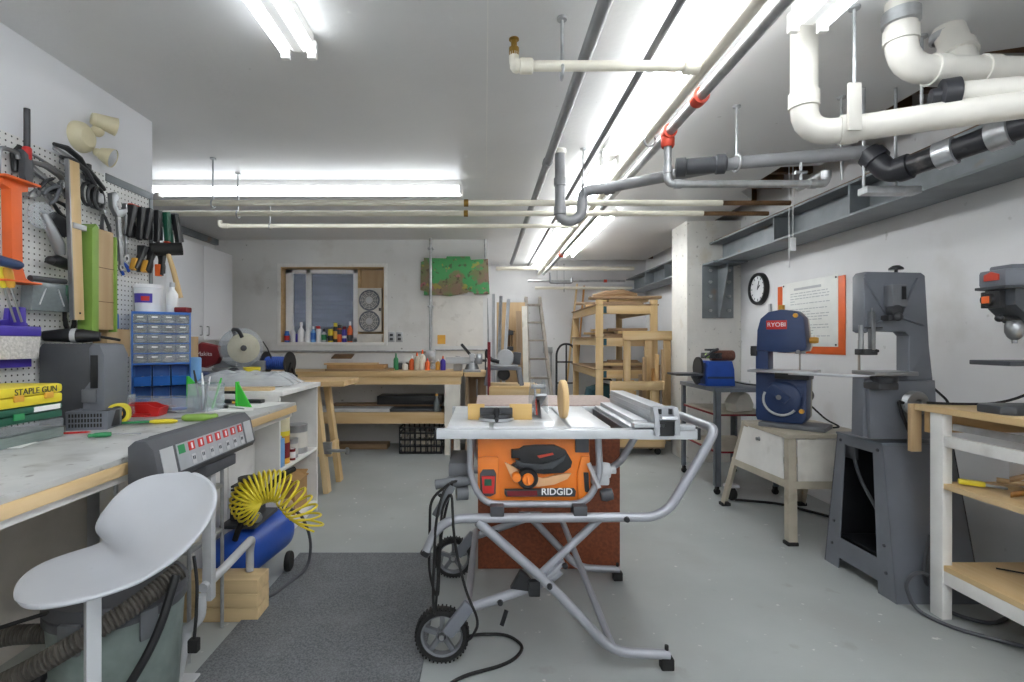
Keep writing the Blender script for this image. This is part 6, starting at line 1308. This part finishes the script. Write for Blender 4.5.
MB(1).bx(rx1-.03, rx1, ry0-.03, ry1+.02, zf-.10, zf, .003).bx(rx1-.03, rx1, ry0-.03, ry1+.02, .10, .24, .003).b('end_rail', 'pine_y', t)
MB(1).bx(rx0, rx1, ry0-.02, ry1+.02, .08, .10, .003).b('base', 'old_x', t)
MB(1).prism([(rx0+.02, .1), (rx0+.05, .1), (rx1-.02, .55), (rx1-.04, .57)], 'xz', ry0-.05, ry0-.036).b('diagonal_brace', 'pine_x', t)
for x in (rx0+.06, rx1-.06):
    for y in (ry0+.03, ry1-.03): MB(1).lathe([(0, -.012), (.035, -.012), (.038, 0), (.035, .012), (0, .012)], (x, y, .038), (0, 1, 0), 14).bx(x-.015, x+.015, y-.02, y+.02, .05, .08).b('caster', 'black_rubber', t)
nm_ = ('leftmost', 'second', 'third', 'fourth', 'fifth', 'sixth', 'seventh', 'eighth', 'ninth', 'tenth')
random.seed(3)
for i in range(10):
    x = X_(628+i*3.8, 5.75); h = random.uniform(.75, 1.12) if i > 3 else random.uniform(.5, .85)
    w_ = random.uniform(.03, .045)
    tag(MB().bx(-w_/2, w_/2, -.012, .012, 0, h, .002).b('upright_offcut', ('pine_z', 'oak_z', 'pale_z', 'old_z', 'tan_z')[i % 5], None, (x, 5.68+.06*(i % 3), .11), (random.uniform(-.02, .02), random.uniform(-.025, .025), 0)), nm_[i]+' upright wood offcut from the left in the rolling lumber rack', 'wood offcut', 'upright offcuts in the lumber rack')
# ------------------------------------------------------------------ right wall: clock and notice
t = thing('wall_clock', 'round black-rimmed clock on the right wall beside the column', 'clock', (RX, 4.9, 1.79))
MB().lathe([(.125, .03), (.135, .045), (.152, .045), (.158, .03), (.158, 0), (.125, 0)], axis=(-1, 0, 0), n=40).b('rim', 'black_plastic', t)
MB().lathe([(0, .028), (.128, .028)], axis=(-1, 0, 0), n=32).b('dial', 'white_plastic', t)
q = MB()
for k in range(12):
    a = k*PI/6; q.ob((-.029, .108*math.sin(a), .108*math.cos(a)), (.002, .007, .022), (-a, 0, 0))
q.b('hour_marks', 'ink', t)
for l_, a, nm in ((.06, -.9, 'hour_hand'), (.09, 0.9+PI*1.6, 'minute_hand')):
    MB().ob((-.031, l_*.4*math.sin(a), l_*.4*math.cos(a)), (.002, .009, l_), (-a, 0, 0)).b(nm, 'ink', t)
t = thing('notice_board', 'orange board with a white printed safety sheet on the right wall', 'poster', (RX, 4.16, 1.47))
MB(1).bx(RX-.008, RX-.001, 3.74, 4.60, 1.175, 1.775, .002).b('backing_board', 'orange', t)
sh = MB(1).bx(RX-.011, RX-.008, 3.81, 4.52, 1.235, 1.79, .001).b('sheet', 'paper', t)
q = MB(1)
random.seed(5)
q.bx(RX-.0125, RX-.011, 4.0, 4.35, 1.715, 1.735)
for k in range(17):
    y0 = 4.40; z = 1.685-k*.023
    while y0 > 3.92:
        w_ = random.uniform(.02, .06)
        if k in (5, 11) : break
        q.bx(RX-.0122, RX-.011, max(3.9, y0-w_), y0, z, z+.007); y0 -= w_+.012
        if random.random() < .04: break
q = q.b('printed_lines', 'light_grey_plastic', sh)
for y in (3.83, 4.50):
    for z in (1.25, 1.77): MB(1).lathe([(0, .006), (.008, .004), (.008, 0)], (RX-.011, y, z), (-1, 0, 0), 10).b('pin', 'gun_dark', t)
tag(MB(1).bx(RX-.02, RX-.001, 4.70, 4.73, 1.10, 1.63, .003).b('cable_raceway', 'light_grey_plastic', None, (RX, 4.71, 1.3)), 'narrow pale vertical cable cover on the wall below the clock', 'cable cover')
# ------------------------------------------------------------------ belt sander on its steel stand
X0, X1, Y0, Y1, ZT = 1.915, 2.44, 4.15, 4.88, .89
t = thing('sander_stand', 'grey angle-iron machine stand on casters carrying the blue sander', 'stand', ((X0+X1)/2, (Y0+Y1)/2, 0))
MB(1).bx(X0-.01, X1+.01, Y0-.01, Y1+.01, ZT-.035, ZT, .003).b('top', 'stand_grey', t)
for x, sx in ((X0, 1), (X1, -1)):
    for y, sy in ((Y0, 1), (Y1, -1)):
        lg = MB(1).bx(min(x, x+sx*.045), max(x, x+sx*.045), min(y, y+sy*.005), max(y, y+sy*.005), .07, ZT-.035).bx(min(x, x+sx*.005), max(x, x+sx*.005), min(y, y+sy*.045), max(y, y+sy*.045), .07, ZT-.035).b('leg', 'stand_grey', t)
        MB(1).lathe([(0, -.014), (.024, -.014), (.027, 0), (.024, .014), (0, .014)], (x+sx*.02, y+sy*.02, .027), (0, 1, 0), 14).bx(x+sx*.02-.012, x+sx*.02+.012, y+sy*.02-.018, y+sy*.02+.018, .04, .07).b('caster', 'black_rubber', lg)
for z, m in ((.655, 'dark_red'), (.345, 'dark_red')):
    MB(1).bx(X0+.006, X1-.006, Y0+.006, Y1-.006, z, z+.014, .002).b('shelf', m, t)
    MB(1).bx(X0+.02, X1-.02, Y0+.02, Y1-.02, z+.014, z+.018).b('shelf_liner', 'tan_metal', t)
t = thing('belt_sander', 'blue bench sander with a brown drum and black disc table', 'sander', (2.02, 4.42, ZT)); t.scale = (.87, .87, .92)
MB().prism([(-.13, 0), (.16, 0), (.15, .16), (.13, .235), (-.10, .235), (-.13, .16)], 'xz', -.13, .10, .014).b('motor_housing', 'deep_blue', t)
MB().bx(-.145, -.128, -.11, .02, .02, .22, .003).b('control_plate', 'navy', t)
MB().bx(-.12, .14, -.134, -.13, .07, .09).b('vent_slot', 'navy', t)
MB().bar((-.12, -.02, .285), (.06, -.02, .285), .10, .055, bev=.012).b('belt_frame', 'dark_metal', t)
MB().lathe([(0, -.06), (.046, -.058), (.05, -.04), (.05, .16), (.046, .17), (0, .172)], (.02, -.02, .285), (1, 0, 0), 22).b('drum', 'brown_drum', t)
MB().tube(fil([(-.13, -.08, .27), (-.05, -.10, .33), (.02, -.05, .345)], .03), .014, 8).bx(-.08, .02, -.06, .03, .33, .35, .004).b('guard', 'lime' if 0 else 'gun_dark', t)
MB().lathe([(0, -.012), (.11, -.012), (.112, 0), (.11, .012), (0, .012)], (-.155, -.0, .16), (1, 0, 0), 30).b('sanding_disc', 'black_plastic', t)
MB().bx(-.43, -.16, -.14, .12, .098, .118, .004).bar((-.20, 0, .10), (-.15, 0, .02), .06, .05, (0, 1, 0), .005).b('work_table', 'gun_dark', t)
for x in (-.10, .0): MB().lathe([(0, .02), (.022, .018), (.024, 0)], (x, -.072, .285), (0, -1, 0), 14).b('knob', 'lime' if x < -.05 else 'black_plastic', t)
MB().tube(wob([(.14, .05, .06), (.22, .02, .03), (.30, -.06, .012), (.37, -.15, .012)]), .006, 8).b('cord', 'black_rubber', t)
tag(MB().prism([(-.08, 0), (.09, 0), (.11, .06), (.06, .15), (.02, .17), (-.05, .14), (-.10, .07)], 'xz', -.07, .07, .03).b('dust_bag', 'off_white', None, (2.20, 4.34, .674), (0, 0, .3)), 'crumpled off-white cloth bag on the middle shelf of the sander stand', 'bag')
# ------------------------------------------------------------------ small blue band saw on its tan stand
t = thing('band_saw_stand', 'tan steel stand with white side panel under the small blue band saw', 'stand', (2.15, 3.45, 0))
tp = [(1.92, 3.16), (2.42, 3.16), (2.42, 3.68), (1.895, 3.68)]; bt = [(1.90, 3.12), (2.48, 3.12), (2.48, 3.92), (1.85, 3.92)]; zt = .695
for k in range(4):
    a, b_ = Vector((*tp[k], zt-.02)), Vector((*bt[k], 0)); sx = 1 if k in (0, 3) else -1; sy = 1 if k < 2 else -1
    lg = MB(1).bar(a+Vector((sx*.02, 0, 0)), b_+Vector((sx*.025, 0, .02)), .006, .05, (1, 0, 0) if 1 else 0, .001)
    lg.bar(a+Vector((0, sy*.02, 0)), b_+Vector((0, sy*.025, .02)), .05, .006, (1, 0, 0), .001)
    lg = lg.b('leg', 'tan_metal', t)
    MB(1).ob(b_+Vector((sx*.02, sy*.02, .012)), (.07, .06, .024), bev=.006).b('foot', 'black_rubber', lg)
MB(1).bx(1.895, 2.44, 3.14, 3.70, zt-.03, zt, .004).b('top', 'tan_metal', t)
def lerp2(u, k0, k1): return None
def sidept(k, z): u = (zt-z)/zt; return Vector((tp[k][0]*(1-u)+bt[k][0]*u, tp[k][1]*(1-u)+bt[k][1]*u, z))
def quad(pts, m, nm, off, th=.005):
    bm = MB(1); vs = [bm.bm.verts.new(p+off) for p in pts]; vs2 = [bm.bm.verts.new(p+off*2.2) for p in pts]
    bm.bm.faces.new(vs); bm.bm.faces.new(vs2[::-1])
    for i in range(len(vs)): bm.bm.faces.new((vs[i], vs2[i], vs2[(i+1) % len(vs)], vs[(i+1) % len(vs)]))
    bmesh.ops.recalc_face_normals(bm.bm, faces=list(bm.bm.faces)); return bm.b(nm, m, t)
dz = Vector((0, .05, 0))
dr = quad([sidept(0, zt-.035)+dz, sidept(3, zt-.035)-dz, sidept(3, .40)-dz, sidept(0, .40)+dz], 'white_paint', 'side_door', Vector((-.004, 0, 0)))
m_ = (sidept(0, zt-.09)+sidept(3, zt-.09))/2+Vector((-.01, .02, 0))
MB(1).lathe([(0, .022), (.012, .02), (.010, .008), (.016, 0)], m_, (-1, 0, 0), 12).b('door_knob', 'steel', dr)
dx_ = Vector((.05, 0, 0))
quad([sidept(0, zt-.035)+dx_, sidept(1, zt-.035)-dx_, sidept(1, .40)-dx_, sidept(0, .40)+dx_], 'off_white', 'end_panel', Vector((0, -.004, 0)))
for k0, k1 in ((0, 3), (0, 1), (3, 2), (1, 2)): MB(1).bar(sidept(k0, .375), sidept(k1, .375), .01, .05, (0, 0, 1), .001).b('stretcher', 'tan_metal', t)
t = thing('small_band_saw', 'small blue band saw with a red badge on the tan stand', 'band saw', (2.07, 3.42, zt), math.radians(-44)); t.location.x -= .03
MB().bx(-.13, .26, -.10, .14, 0, .03, .008).b('base', 'grey_plastic', t)
lo = [(-.16, .06), (-.15, .035), (-.02, .03), (.12, .035), (.145, .07), (.15, .36), (-.16, .36)]
MB().prism(lo, 'xz', -.05, .08, .012).b('lower_housing', 'navy', t)
MB().prism([(x*.96, z) for x, z in lo], 'xz', .082, .15, .006).b('rear_cover', 'tan_metal', t)
MB().bx(-.165, -.085, -.03, .10, .36, .55, .006).b('column', 'navy', t)
up = [(-.155, .52), (-.15, .66), (-.13, .74), (-.08, .785), (0, .80), (.09, .785), (.13, .74), (.15, .55), (.14, .52), (.02, .505)]
uh = MB().prism(up, 'xz', -.055, .08, .014).b('upper_housing', 'navy', t)
MB().prism([(x*.97, z-.005) for x, z in up], 'xz', .082, .14, .006).b('rear_cover', 'off_white', t)
dd = MB().lathe([(0, .018), (.11, .016), (.125, .004), (.125, 0)], (-.0, -.05, .19), (0, -1, 0), 32).b('wheel_door', 'navy', t)
MB().tube([(.105*math.cos(a*PI/14), -.069, .19+.105*math.sin(a*PI/14)) for a in range(12, 26)], .008, 8).b('arc_rib', 'light_grey_plastic', dd)
MB().ob((-.01, -.072, .23), (.14, .01, .06), (0, .7, 0), .012).b('door_handle', 'navy', dd)
MB().lathe([(0, .008), (.016, .006), (.018, 0)], (-.01, -.074, .205), (0, -1, 0), 14).b('door_screw', 'steel', dd)
bdg = MB().bx(-.09, .035, -.060, -.054, .665, .725, .003).b('badge', 'red', uh)
text('RYOBI', .040, (-.027, -.0612, .695), (PI/2, 0, 0), 'white_plastic', bdg, 'brand_lettering')
for x, z in ((.085, .755), (.12, .12)): MB().lathe([(0, .018), (.014, .016), (.016, 0)], (x, -.052, z), (0, -1, 0), 12).b('lock_knob', 'amber', t)
MB().lathe([(0, .05), (.018, .048), (.022, .03), (.02, 0)], (.15, .03, .59), (1, 0, 0), 14).lathe([(0, 0), (.02, 0), (.02, .03), (0, .032)], (-.01, 0, .80), n=12).b('tension_knob', 'amber', t)
MB().bx(.095, .105, -.012, .0, .36, .52).b('blade', 'blade_steel', t)
MB().bx(.075, .13, -.03, .02, .50, .535, .005).cyl((.10, -.03, .515), (.10, -.06, .515), .012, n=10).b('blade_guide', 'steel', t)
MB().bx(-.17, .20, -.20, .10, .375, .39, .003).b('table', 'alu', t)
MB().bx(.08, .55, -.225, -.20, .368, .385, .002).b('fence_rail', 'alu', t)
MB().bx(-.03, .17, -.10, .05, .33, .375, .008).b('table_trunnion', 'dark_metal', t)
MB().bx(-.195, -.155, -.04, .02, .48, .55, .004).bx(-.198, -.194, -.03, .01, .495, .535).b('switch', 'black_plastic', t)
MB().lathe([(0, 0), (.05, 0), (.055, .02), (.05, .12), (0, .13)], (.08, .15, .2), (0, 1, 0), 18).b('motor', 'black_plastic', t)
MB().tube(wob([(.12, .16, .15), (.22, .16, .05), (.30, .17, .012), (.27, .10, .012)]), .006, 8).b('cord', 'black_rubber', t)
# dolly wheel and cables under the tan stand
tag(MB(1).tube(wob([(2.0, 4.0, .012), (2.3, 3.9, .012), (2.5, 3.6, .012), (2.62, 3.2, .012), (2.6, 2.95, .012)]), .010, 8).b('floor_cable', 'black_rubber', None, (2.3, 3.7, 0)), 'black cable lying on the floor along the right wall', 'cable')
t = thing('caster_dolly', 'grey caster wheel standing on the floor behind the tan stand', 'caster', (1.98, 4.02, 0))
MB().lathe([(0, -.025), (.04, -.025), (.055, -.01), (.055, .01), (.04, .025), (0, .025)], (0, 0, .056), (1, .3, 0), 20).b('wheel', 'black_rubber', t)
MB().bx(-.05, .05, -.04, .04, .105, .13, .008).bar((-.035, 0, .11), (-.035, 0, .05), .02, .008, (1, 0, 0)).bar((.035, 0, .11), (.035, 0, .05), .02, .008, (1, 0, 0)).b('fork', 'light_grey_plastic', t)
# ------------------------------------------------------------------ tall grey band saw on its tapered stand
t = thing('tapered_stand', 'dark grey tapered sheet steel base with an open side under the tall band saw', 'stand', (2.22, 2.68, 0))
B0 = [(2.0, 2.43), (2.42, 2.43), (2.42, 2.93), (1.99, 2.93)]; T0 = [(2.035, 2.56), (2.40, 2.56), (2.40, 2.89), (2.035, 2.89)]; zt = .745
def sp(k, z): u = 1-z/zt; return Vector((T0[k][0]*(1-u)+B0[k][0]*u, T0[k][1]*(1-u)+B0[k][1]*u, z))
def sheet(pts, m, nm, n_, th=.006, parent=None):
    bm = MB(1); vs = [bm.bm.verts.new(p) for p in pts]; vs2 = [bm.bm.verts.new(p+Vector(n_)*th) for p in pts]
    bm.bm.faces.new(vs); bm.bm.faces.new(vs2[::-1])
    for i in range(len(vs)): bm.bm.faces.new((vs[i], vs2[i], vs2[(i+1) % len(vs)], vs[(i+1) % len(vs)]))
    bmesh.ops.recalc_face_normals(bm.bm, faces=list(bm.bm.faces)); return bm.b(nm, m, parent or t)
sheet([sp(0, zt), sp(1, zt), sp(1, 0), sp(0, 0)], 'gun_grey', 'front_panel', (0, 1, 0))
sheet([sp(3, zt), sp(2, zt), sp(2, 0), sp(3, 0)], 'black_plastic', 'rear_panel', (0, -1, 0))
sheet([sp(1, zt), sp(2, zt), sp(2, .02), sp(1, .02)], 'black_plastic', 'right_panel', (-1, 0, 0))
def along(z, u): return sp(0, z).lerp(sp(3, z), u)
sheet([along(zt, 0), along(zt, .20), along(.0, .22), along(0, 0)], 'gun_grey', 'corner_plate', (1, 0, 0))
sheet([along(zt, .80), along(zt, 1), along(0, 1), along(0, .78)], 'gun_grey', 'corner_plate', (1, 0, 0))
sheet([along(.17, .2), along(.17, .8), along(.06, .8), along(.06, .2)], 'gun_grey', 'kick_plate', (1, 0, 0))
sheet([along(zt, .2), along(zt, .8), along(zt-.05, .8), along(zt-.05, .2)], 'gun_grey', 'head_plate', (1, 0, 0))
MB(1).bx(2.03, 2.405, 2.555, 2.895, zt, zt+.012, .003).b('top', 'stand_grey', t)
MB(1).bx(2.04, 2.39, 2.47, 2.88, .165, .175).b('floor_plate', 'black_plastic', t)
for z in (.12, .25, zt-.03):
    for u in (.10, .90): MB(1).lathe([(0, .006), (.008, .005), (.009, 0)], along(z, u), (-1, 0, 0), 8).b('bolt', 'gun_dark', t)
MB(1).tube(wob([(2.06, 2.80, .66), (2.08, 2.78, .52), (2.10, 2.68, .38), (2.12, 2.60, .25)]), .009, 8).bx(2.05, 2.07, 2.77, 2.85, .62, .69, .004).b('inner_cord', 'dark_grey_plastic', t)
t = thing('tall_band_saw', 'tall cast grey band saw with ribbed C-shaped frame', 'band saw', (2.12, 2.68, zt+.0125))
Y = 2.62
def hp(px, py): return (X_(px, Y), Z_(py, Y))
fr_ = [hp(*p) for p in ((861, 276), (864, 272), (918, 273), (922, 276), (926, 345), (936, 438), (868, 438), (860, 436), (861, 378), (903, 376), (906, 372), (906, 336), (902, 332), (868, 331), (864, 333), (861, 331))]
fr_ = [(x, max(z, zt+.015)) for x, z in fr_]
body = MB(1).prism(fr_, 'xz', 2.60, 2.685, .008).b('frame', 'gun_grey', t)
MB(1).prism([(x*.0+X_(px, 2.6), Z_(py, 2.6)) for px, py, x in ((865, 380, 0), (931, 380, 0), (934, 438, 0), (867, 438, 0))], 'xz', 2.575, 2.60, .006).b('lower_cover', 'gun_grey', body)
Y = 2.595
for a, b_ in (((864, 277), (889, 318)), ((918, 278), (901, 315)), ((866, 327), (888, 319)), ((903, 318), (924, 325))):
    p, q = P(a[0], a[1], Y), P(b_[0], b_[1], Y); MB(1).bar(p, q, .012, .014, (0, 1, 0), .004).b('rib', 'gun_grey', body)
x0, x1 = X_(888, 2.57), X_(903, 2.57)
MB(1).bx(x0, x1, 2.54, 2.60, Z_(307, 2.57), Z_(285, 2.57), .005).b('tension_box', 'grey_plastic', t)
MB(1).bx(x0+.045, x1-.012, 2.535, 2.54, Z_(300, 2.57), Z_(287, 2.57)).b('tension_slot', 'black_plastic', t)
c = P(895, 311, 2.55); MB(1).lathe([(0, -.02), (.03, -.018), (.032, .02), (0, .025)], c, (0, 1, 0), 14).sph(c+Vector((0, -.02, -.03)), .022, 10).bx(c.x-.035, c.x+.03, 2.545, 2.6, c.z-.05, c.z-.02, .006).b('tension_gear', 'dark_metal', t)
c = P(896, 272, 2.66); MB(1).cyl((c.x, 2.66, c.z-.02), (c.x, 2.66, c.z+.02), .008, n=8).lathe([(0, .034), (.015, .034), (.032, .022), (.034, .012), (.012, .014), (0, .012)], c, n=16).b('top_knob', 'black_plastic', t)
xa, xb = X_(861, 2.60), X_(869.5, 2.60)
MB(1).cyl((xa+.015, 2.62, Z_(352, 2.62)), (xa+.015, 2.62, Z_(325, 2.62)), .012, n=10).bx(xb-.01, xb+.01, 2.57, 2.60, Z_(352, 2.6), Z_(312, 2.6), .003).cyl((xb, 2.585, Z_(330, 2.6)), (xb, 2.585, Z_(308, 2.6)), .004, n=6).b('guide_post', 'steel', t)
MB(1).bx(xa-.005, xb+.02, 2.57, 2.64, Z_(355, 2.6), Z_(349, 2.6), .004).cyl((xa-.01, 2.6, Z_(351, 2.6)), (xb+.045, 2.6, Z_(351, 2.6)), .008, n=8).cyl((xb-.04, 2.58, Z_(328, 2.6)), (xb+.05, 2.58, Z_(328, 2.6)), .005, n=6).b('blade_guide', 'dark_metal', t)
MB(1).bx(xa+.02, xa+.023, 2.635, 2.65, Z_(375, 2.6), Z_(340, 2.6)).b('blade', 'blade_steel', t)
MB(1).bx(1.95, 2.17, 2.50, 2.66, Z_(375, 2.57), Z_(371, 2.57), .003).b('table', 'steel', t)
c = P(884, 379, 2.57); MB(1).lathe([(0, -.015), (.06, -.012), (.055, .02), (0, .03)], c, (0, 0, -1), 20).bx(c.x-.08, c.x+.02, 2.5, 2.62, c.z-.05, c.z-.015, .006).b('trunnion', 'dark_metal', t)
c = P(915, 403, 2.55); MB(1).lathe([(.02, -.02), (.055, -.02), (.062, -.012), (.05, 0), (.062, .012), (.055, .02), (.02, .02), (.02, -.02)], c, (0, 1, 0), 28).b('pulley', 'steel', t)
for k in range(4):
    a = k*PI/2+.4; MB(1).bar(c, c+Vector((.055*math.cos(a), 0, .055*math.sin(a))), .014, .012, (0, 1, 0), .003).b('pulley_spoke', 'steel', t)
MB(1).tube(wob([c+Vector((-.06, -.0, .0)), c+Vector((-.085, .0, .01)), c+Vector((-.07, 0, -.05)), c+Vector((-.0, .01, -.2))]), .008, 8).tube([c+Vector((-.02, .0, -.06)), P(909, 410, 2.55), P(917, 438, 2.56)], .006, 6).b('drive_belt', 'black_rubber', t)
# cables from the tall saw
tag(MB(1).tube(wob([P(922, 378, 2.66), P(938, 392, 2.62), P(948, 401, 2.6), P(951, 420, 2.66)]), .006, 8).b('power_cable', 'black_rubber', None, P(930, 385, 2.64)), 'black cable sagging from the tall band saw towards the drill press bench', 'cable')
def fl(px, py, z=.01): Y = F*(H-z)/(py-CY); return (X_(px, Y), Y, z)
gz = [P(930, 535, 2.46), P(926, 556, 2.44), P(923, 572, 2.42), fl(930, 597), fl(949, 613), fl(991, 625), fl(1009, 617), fl(1030, 604)]
gz2 = [P(932, 578, 2.40), P(922, 572, 2.36), P(912, 574, 2.34), P(905, 585, 2.36), fl(914, 609), fl(949, 627), fl(1001, 641), fl(1060, 655)]
tag(MB(1).tube(wob(gz), .0085, 8).tube(wob(gz2), .0085, 8).b('power_cable', 'dark_grey_plastic', None, (2.1, 2.2, 0)), 'grey cable looping on the floor around the white bench leg', 'cable')
# ------------------------------------------------------------------ drill press bench on the right
BX, BZ = 2.10, .975
t = thing('drill_bench', 'white-framed bench with a wooden top and two shelves, right edge', 'workbench', (2.4, 1.9, 0))
MB(1).bx(BX-.01, RX-.004, .9, 2.435, BZ-.03, BZ, .004).b('bench_top', 'bench_y', t)
for y in (2.33, 1.0):
    MB(1).bx(BX, BX+.045, y-.035, y+.03, 0, BZ-.03, .003).b('leg', 'white_paint', t)
    MB(1).bx(RX-.08, RX-.03, y-.035+.06, y+.03+.06, 0, BZ-.03, .003).b('leg', 'white_paint', t)
MB(1).bx(BX+.005, BX+.03, 1.03, 2.295, .795, .845, .002).b('rail', 'white_paint', t)
MB(1).bx(BX+.045, BX+.06, 1.03, 2.295, .87, .90, .002).b('drawer_runner', 'galv', t)
MB(1).bx(BX+.005, RX-.03, 1.03, 2.33, .60, .625, .002).b('shelf', 'pine_y', t)
MB(1).bx(BX+.005, RX-.03, 1.03, 2.33, .225, .25, .002).b('lower_shelf', 'pine_y', t)
MB(1).bx(BX+.005, BX+.03, 1.03, 2.295, .165, .225, .002).b('rail', 'white_paint', t)
MB(1).bx(BX-.02, BX+.03, 2.438, 2.462, .74, BZ-.002, .003).b('end_block', 'tan_z', t)
MB(1).bx(BX+.03, RX-.1, 2.40, 2.425, .84, BZ-.03, .003).b('end_rail', 'bench_x', t)
t = thing('drill_press', 'dark grey bench drill press with a small orange switch', 'drill press', (2.42, 2.11, BZ))
MB(1).prism([(2.125, 2.06), (2.16, 2.03), (2.62, 2.03), (2.64, 2.06), (2.64, 2.16), (2.62, 2.19), (2.16, 2.19), (2.125, 2.16)], 'xy', BZ, BZ+.035, .006).b('base', 'gun_dark', t)
MB(1).cyl((2.58, 2.11, BZ+.03), (2.58, 2.11, 1.52), .034, n=20).b('column', 'steel', t)
MB(1).bx(2.12, 2.44, 2.02, 2.19, 1.178, 1.198, .004).bx(2.42, 2.63, 2.07, 2.15, 1.14, 1.20, .01).b('table', 'gun_dark', t)
MB(1).prism([(2.20, 1.40), (2.25, 1.355), (2.62, 1.355), (2.64, 1.50), (2.17, 1.50), (2.17, 1.43)], 'xz', 2.045, 2.175, .012).b('head', 'gun_dark', t)
MB(1).prism([(2.145, 2.06), (2.16, 2.05), (2.30, 2.02), (2.68, 2.01), (2.68, 2.21), (2.30, 2.20), (2.16, 2.18), (2.145, 2.17)], 'xy', 1.505, 1.58, .014).prism([(2.18, 2.07), (2.30, 2.04), (2.66, 2.03), (2.66, 2.19), (2.30, 2.18), (2.18, 2.16)], 'xy', 1.57, 1.60, .01).b('belt_cover', 'gun_grey', t)
MB(1).prism([(2.135, 2.05), (2.16, 2.04), (2.30, 2.01), (2.69, 2.0), (2.69, 2.22), (2.30, 2.21), (2.16, 2.19), (2.135, 2.18)], 'xy', 1.498, 1.510, .003).b('cover_rim', 'gun_dark', t)
MB(1).prism([(2.085, 1.535), (2.145, 1.535), (2.145, 1.56), (2.115, 1.572), (2.085, 1.56)], 'yz', 2.139, 2.146).b('cover_badge', 'red_fit', t)
MB(1).bx(2.145, 2.175, 2.085, 2.165, 1.42, 1.49, .004).lathe([(0, .012), (.026, .012), (.03, 0)], (2.145, 2.13, 1.455), (-1, 0, 0), 16).b('switch_box', 'black_plastic', t)
MB(1).bx(2.128, 2.138, 2.115, 2.145, 1.44, 1.47, .003).b('switch', 'orange', t)
MB(1).bx(2.26, 2.30, 2.035, 2.046, 1.42, 1.48, .003).b('depth_scale', 'light_grey_plastic', t)
MB(1).cyl((2.235, 2.11, 1.35), (2.235, 2.11, 1.375), .024, n=14).lathe([(.012, 0), (.024, .012), (.032, .032), (.032, .064), (.026, .072), (.022, .085)], (2.235, 2.11, 1.285), n=20).cyl((2.235, 2.11, 1.27), (2.235, 2.11, 1.30), .009, n=8).b('chuck', 'steel', t)
MB(1).cyl((2.15, 2.09, 1.375), (2.26, 2.09, 1.375), .010, n=10).sph((2.15, 2.09, 1.375), .016, 10).b('depth_stop', 'black_plastic', t)
for a in (0, 2.1, 4.2):
    e = Vector((2.44, 1.99, 1.40))+Vector((.11*math.cos(a+1), -.03, .11*math.sin(a+1))); MB(1).cyl((2.44, 2.04, 1.40), e, .006, n=8).sph(e, .016, 10).b('feed_handle', 'black_plastic', t)
MB(1).tube(wob([(2.6, 2.15, 1.36), (2.50, 2.22, 1.08), (2.38, 2.30, .99), (2.22, 2.35, .984), (2.12, 2.40, .984)]), .006, 8).b('cord', 'black_rubber', t)
# things on its shelves
t = thing('work_glove', 'small yellow tool lying at the front of the upper shelf of the right bench', 'hand tool', (2.20, 2.24, .6255), -.6)
MB().bar((-.06, 0, .018), (.03, 0, .016), .03, .024, bev=.008).b('handle', 'yellow', t)
MB().bar((.03, 0, .014), (.10, 0, .010), .016, .010, bev=.002).b('blade', 'steel', t)
for k, (pts, lab) in enumerate((([(-.1, -.05, .012), (-.02, .02, .03), (.06, -.02, .02), (.14, .04, .012), (.2, -.02, .012)], 'tan leather strap nearest the edge of the upper shelf of the right bench'), ([(-.12, .05, .012), (-.03, .0, .02), (.08, .08, .035), (.18, .1, .012)], 'tan leather strap behind the front one on the right bench shelf'), ([(-.06, -.08, .012), (.05, .02, .045), (.12, -.06, .02), (.22, -.1, .012)], 'dark tan strap crossing over the others on the right bench shelf'))):
    q = MB(); p = fil(pts, .05)
    rows = [[Vector(a)+Vector((0, 0, .012)), Vector(a)-Vector((0, 0, .011))] for a in p]
    tag(q.grid(rows).b('leather_strap', ('oak_z', 'tan_z', 'old_x')[k], None, (2.30, 2.05+.03*k, .626+.03*k), (0, 0, -.8), solid=.003), lab, 'strap', 'straps on the right bench shelf')
tag(MB().tube(wob([(-.1, .1, .006), (.05, .0, .006), (.15, .05, .006), (.2, -.1, .006)]), .004, 6).b('wire_piece', 'black_rubber', None, (2.40, 2.15, .2515)), 'thin black wire lying on the lowest shelf of the right bench', 'wire')
tag(MB().bx(-.05, .05, -.04, .04, 0, .10, .004).b('outlet_cover', 'white_plastic', None, (2.45, 2.25, .626)), 'white square box at the back of the upper shelf of the right bench', 'box')
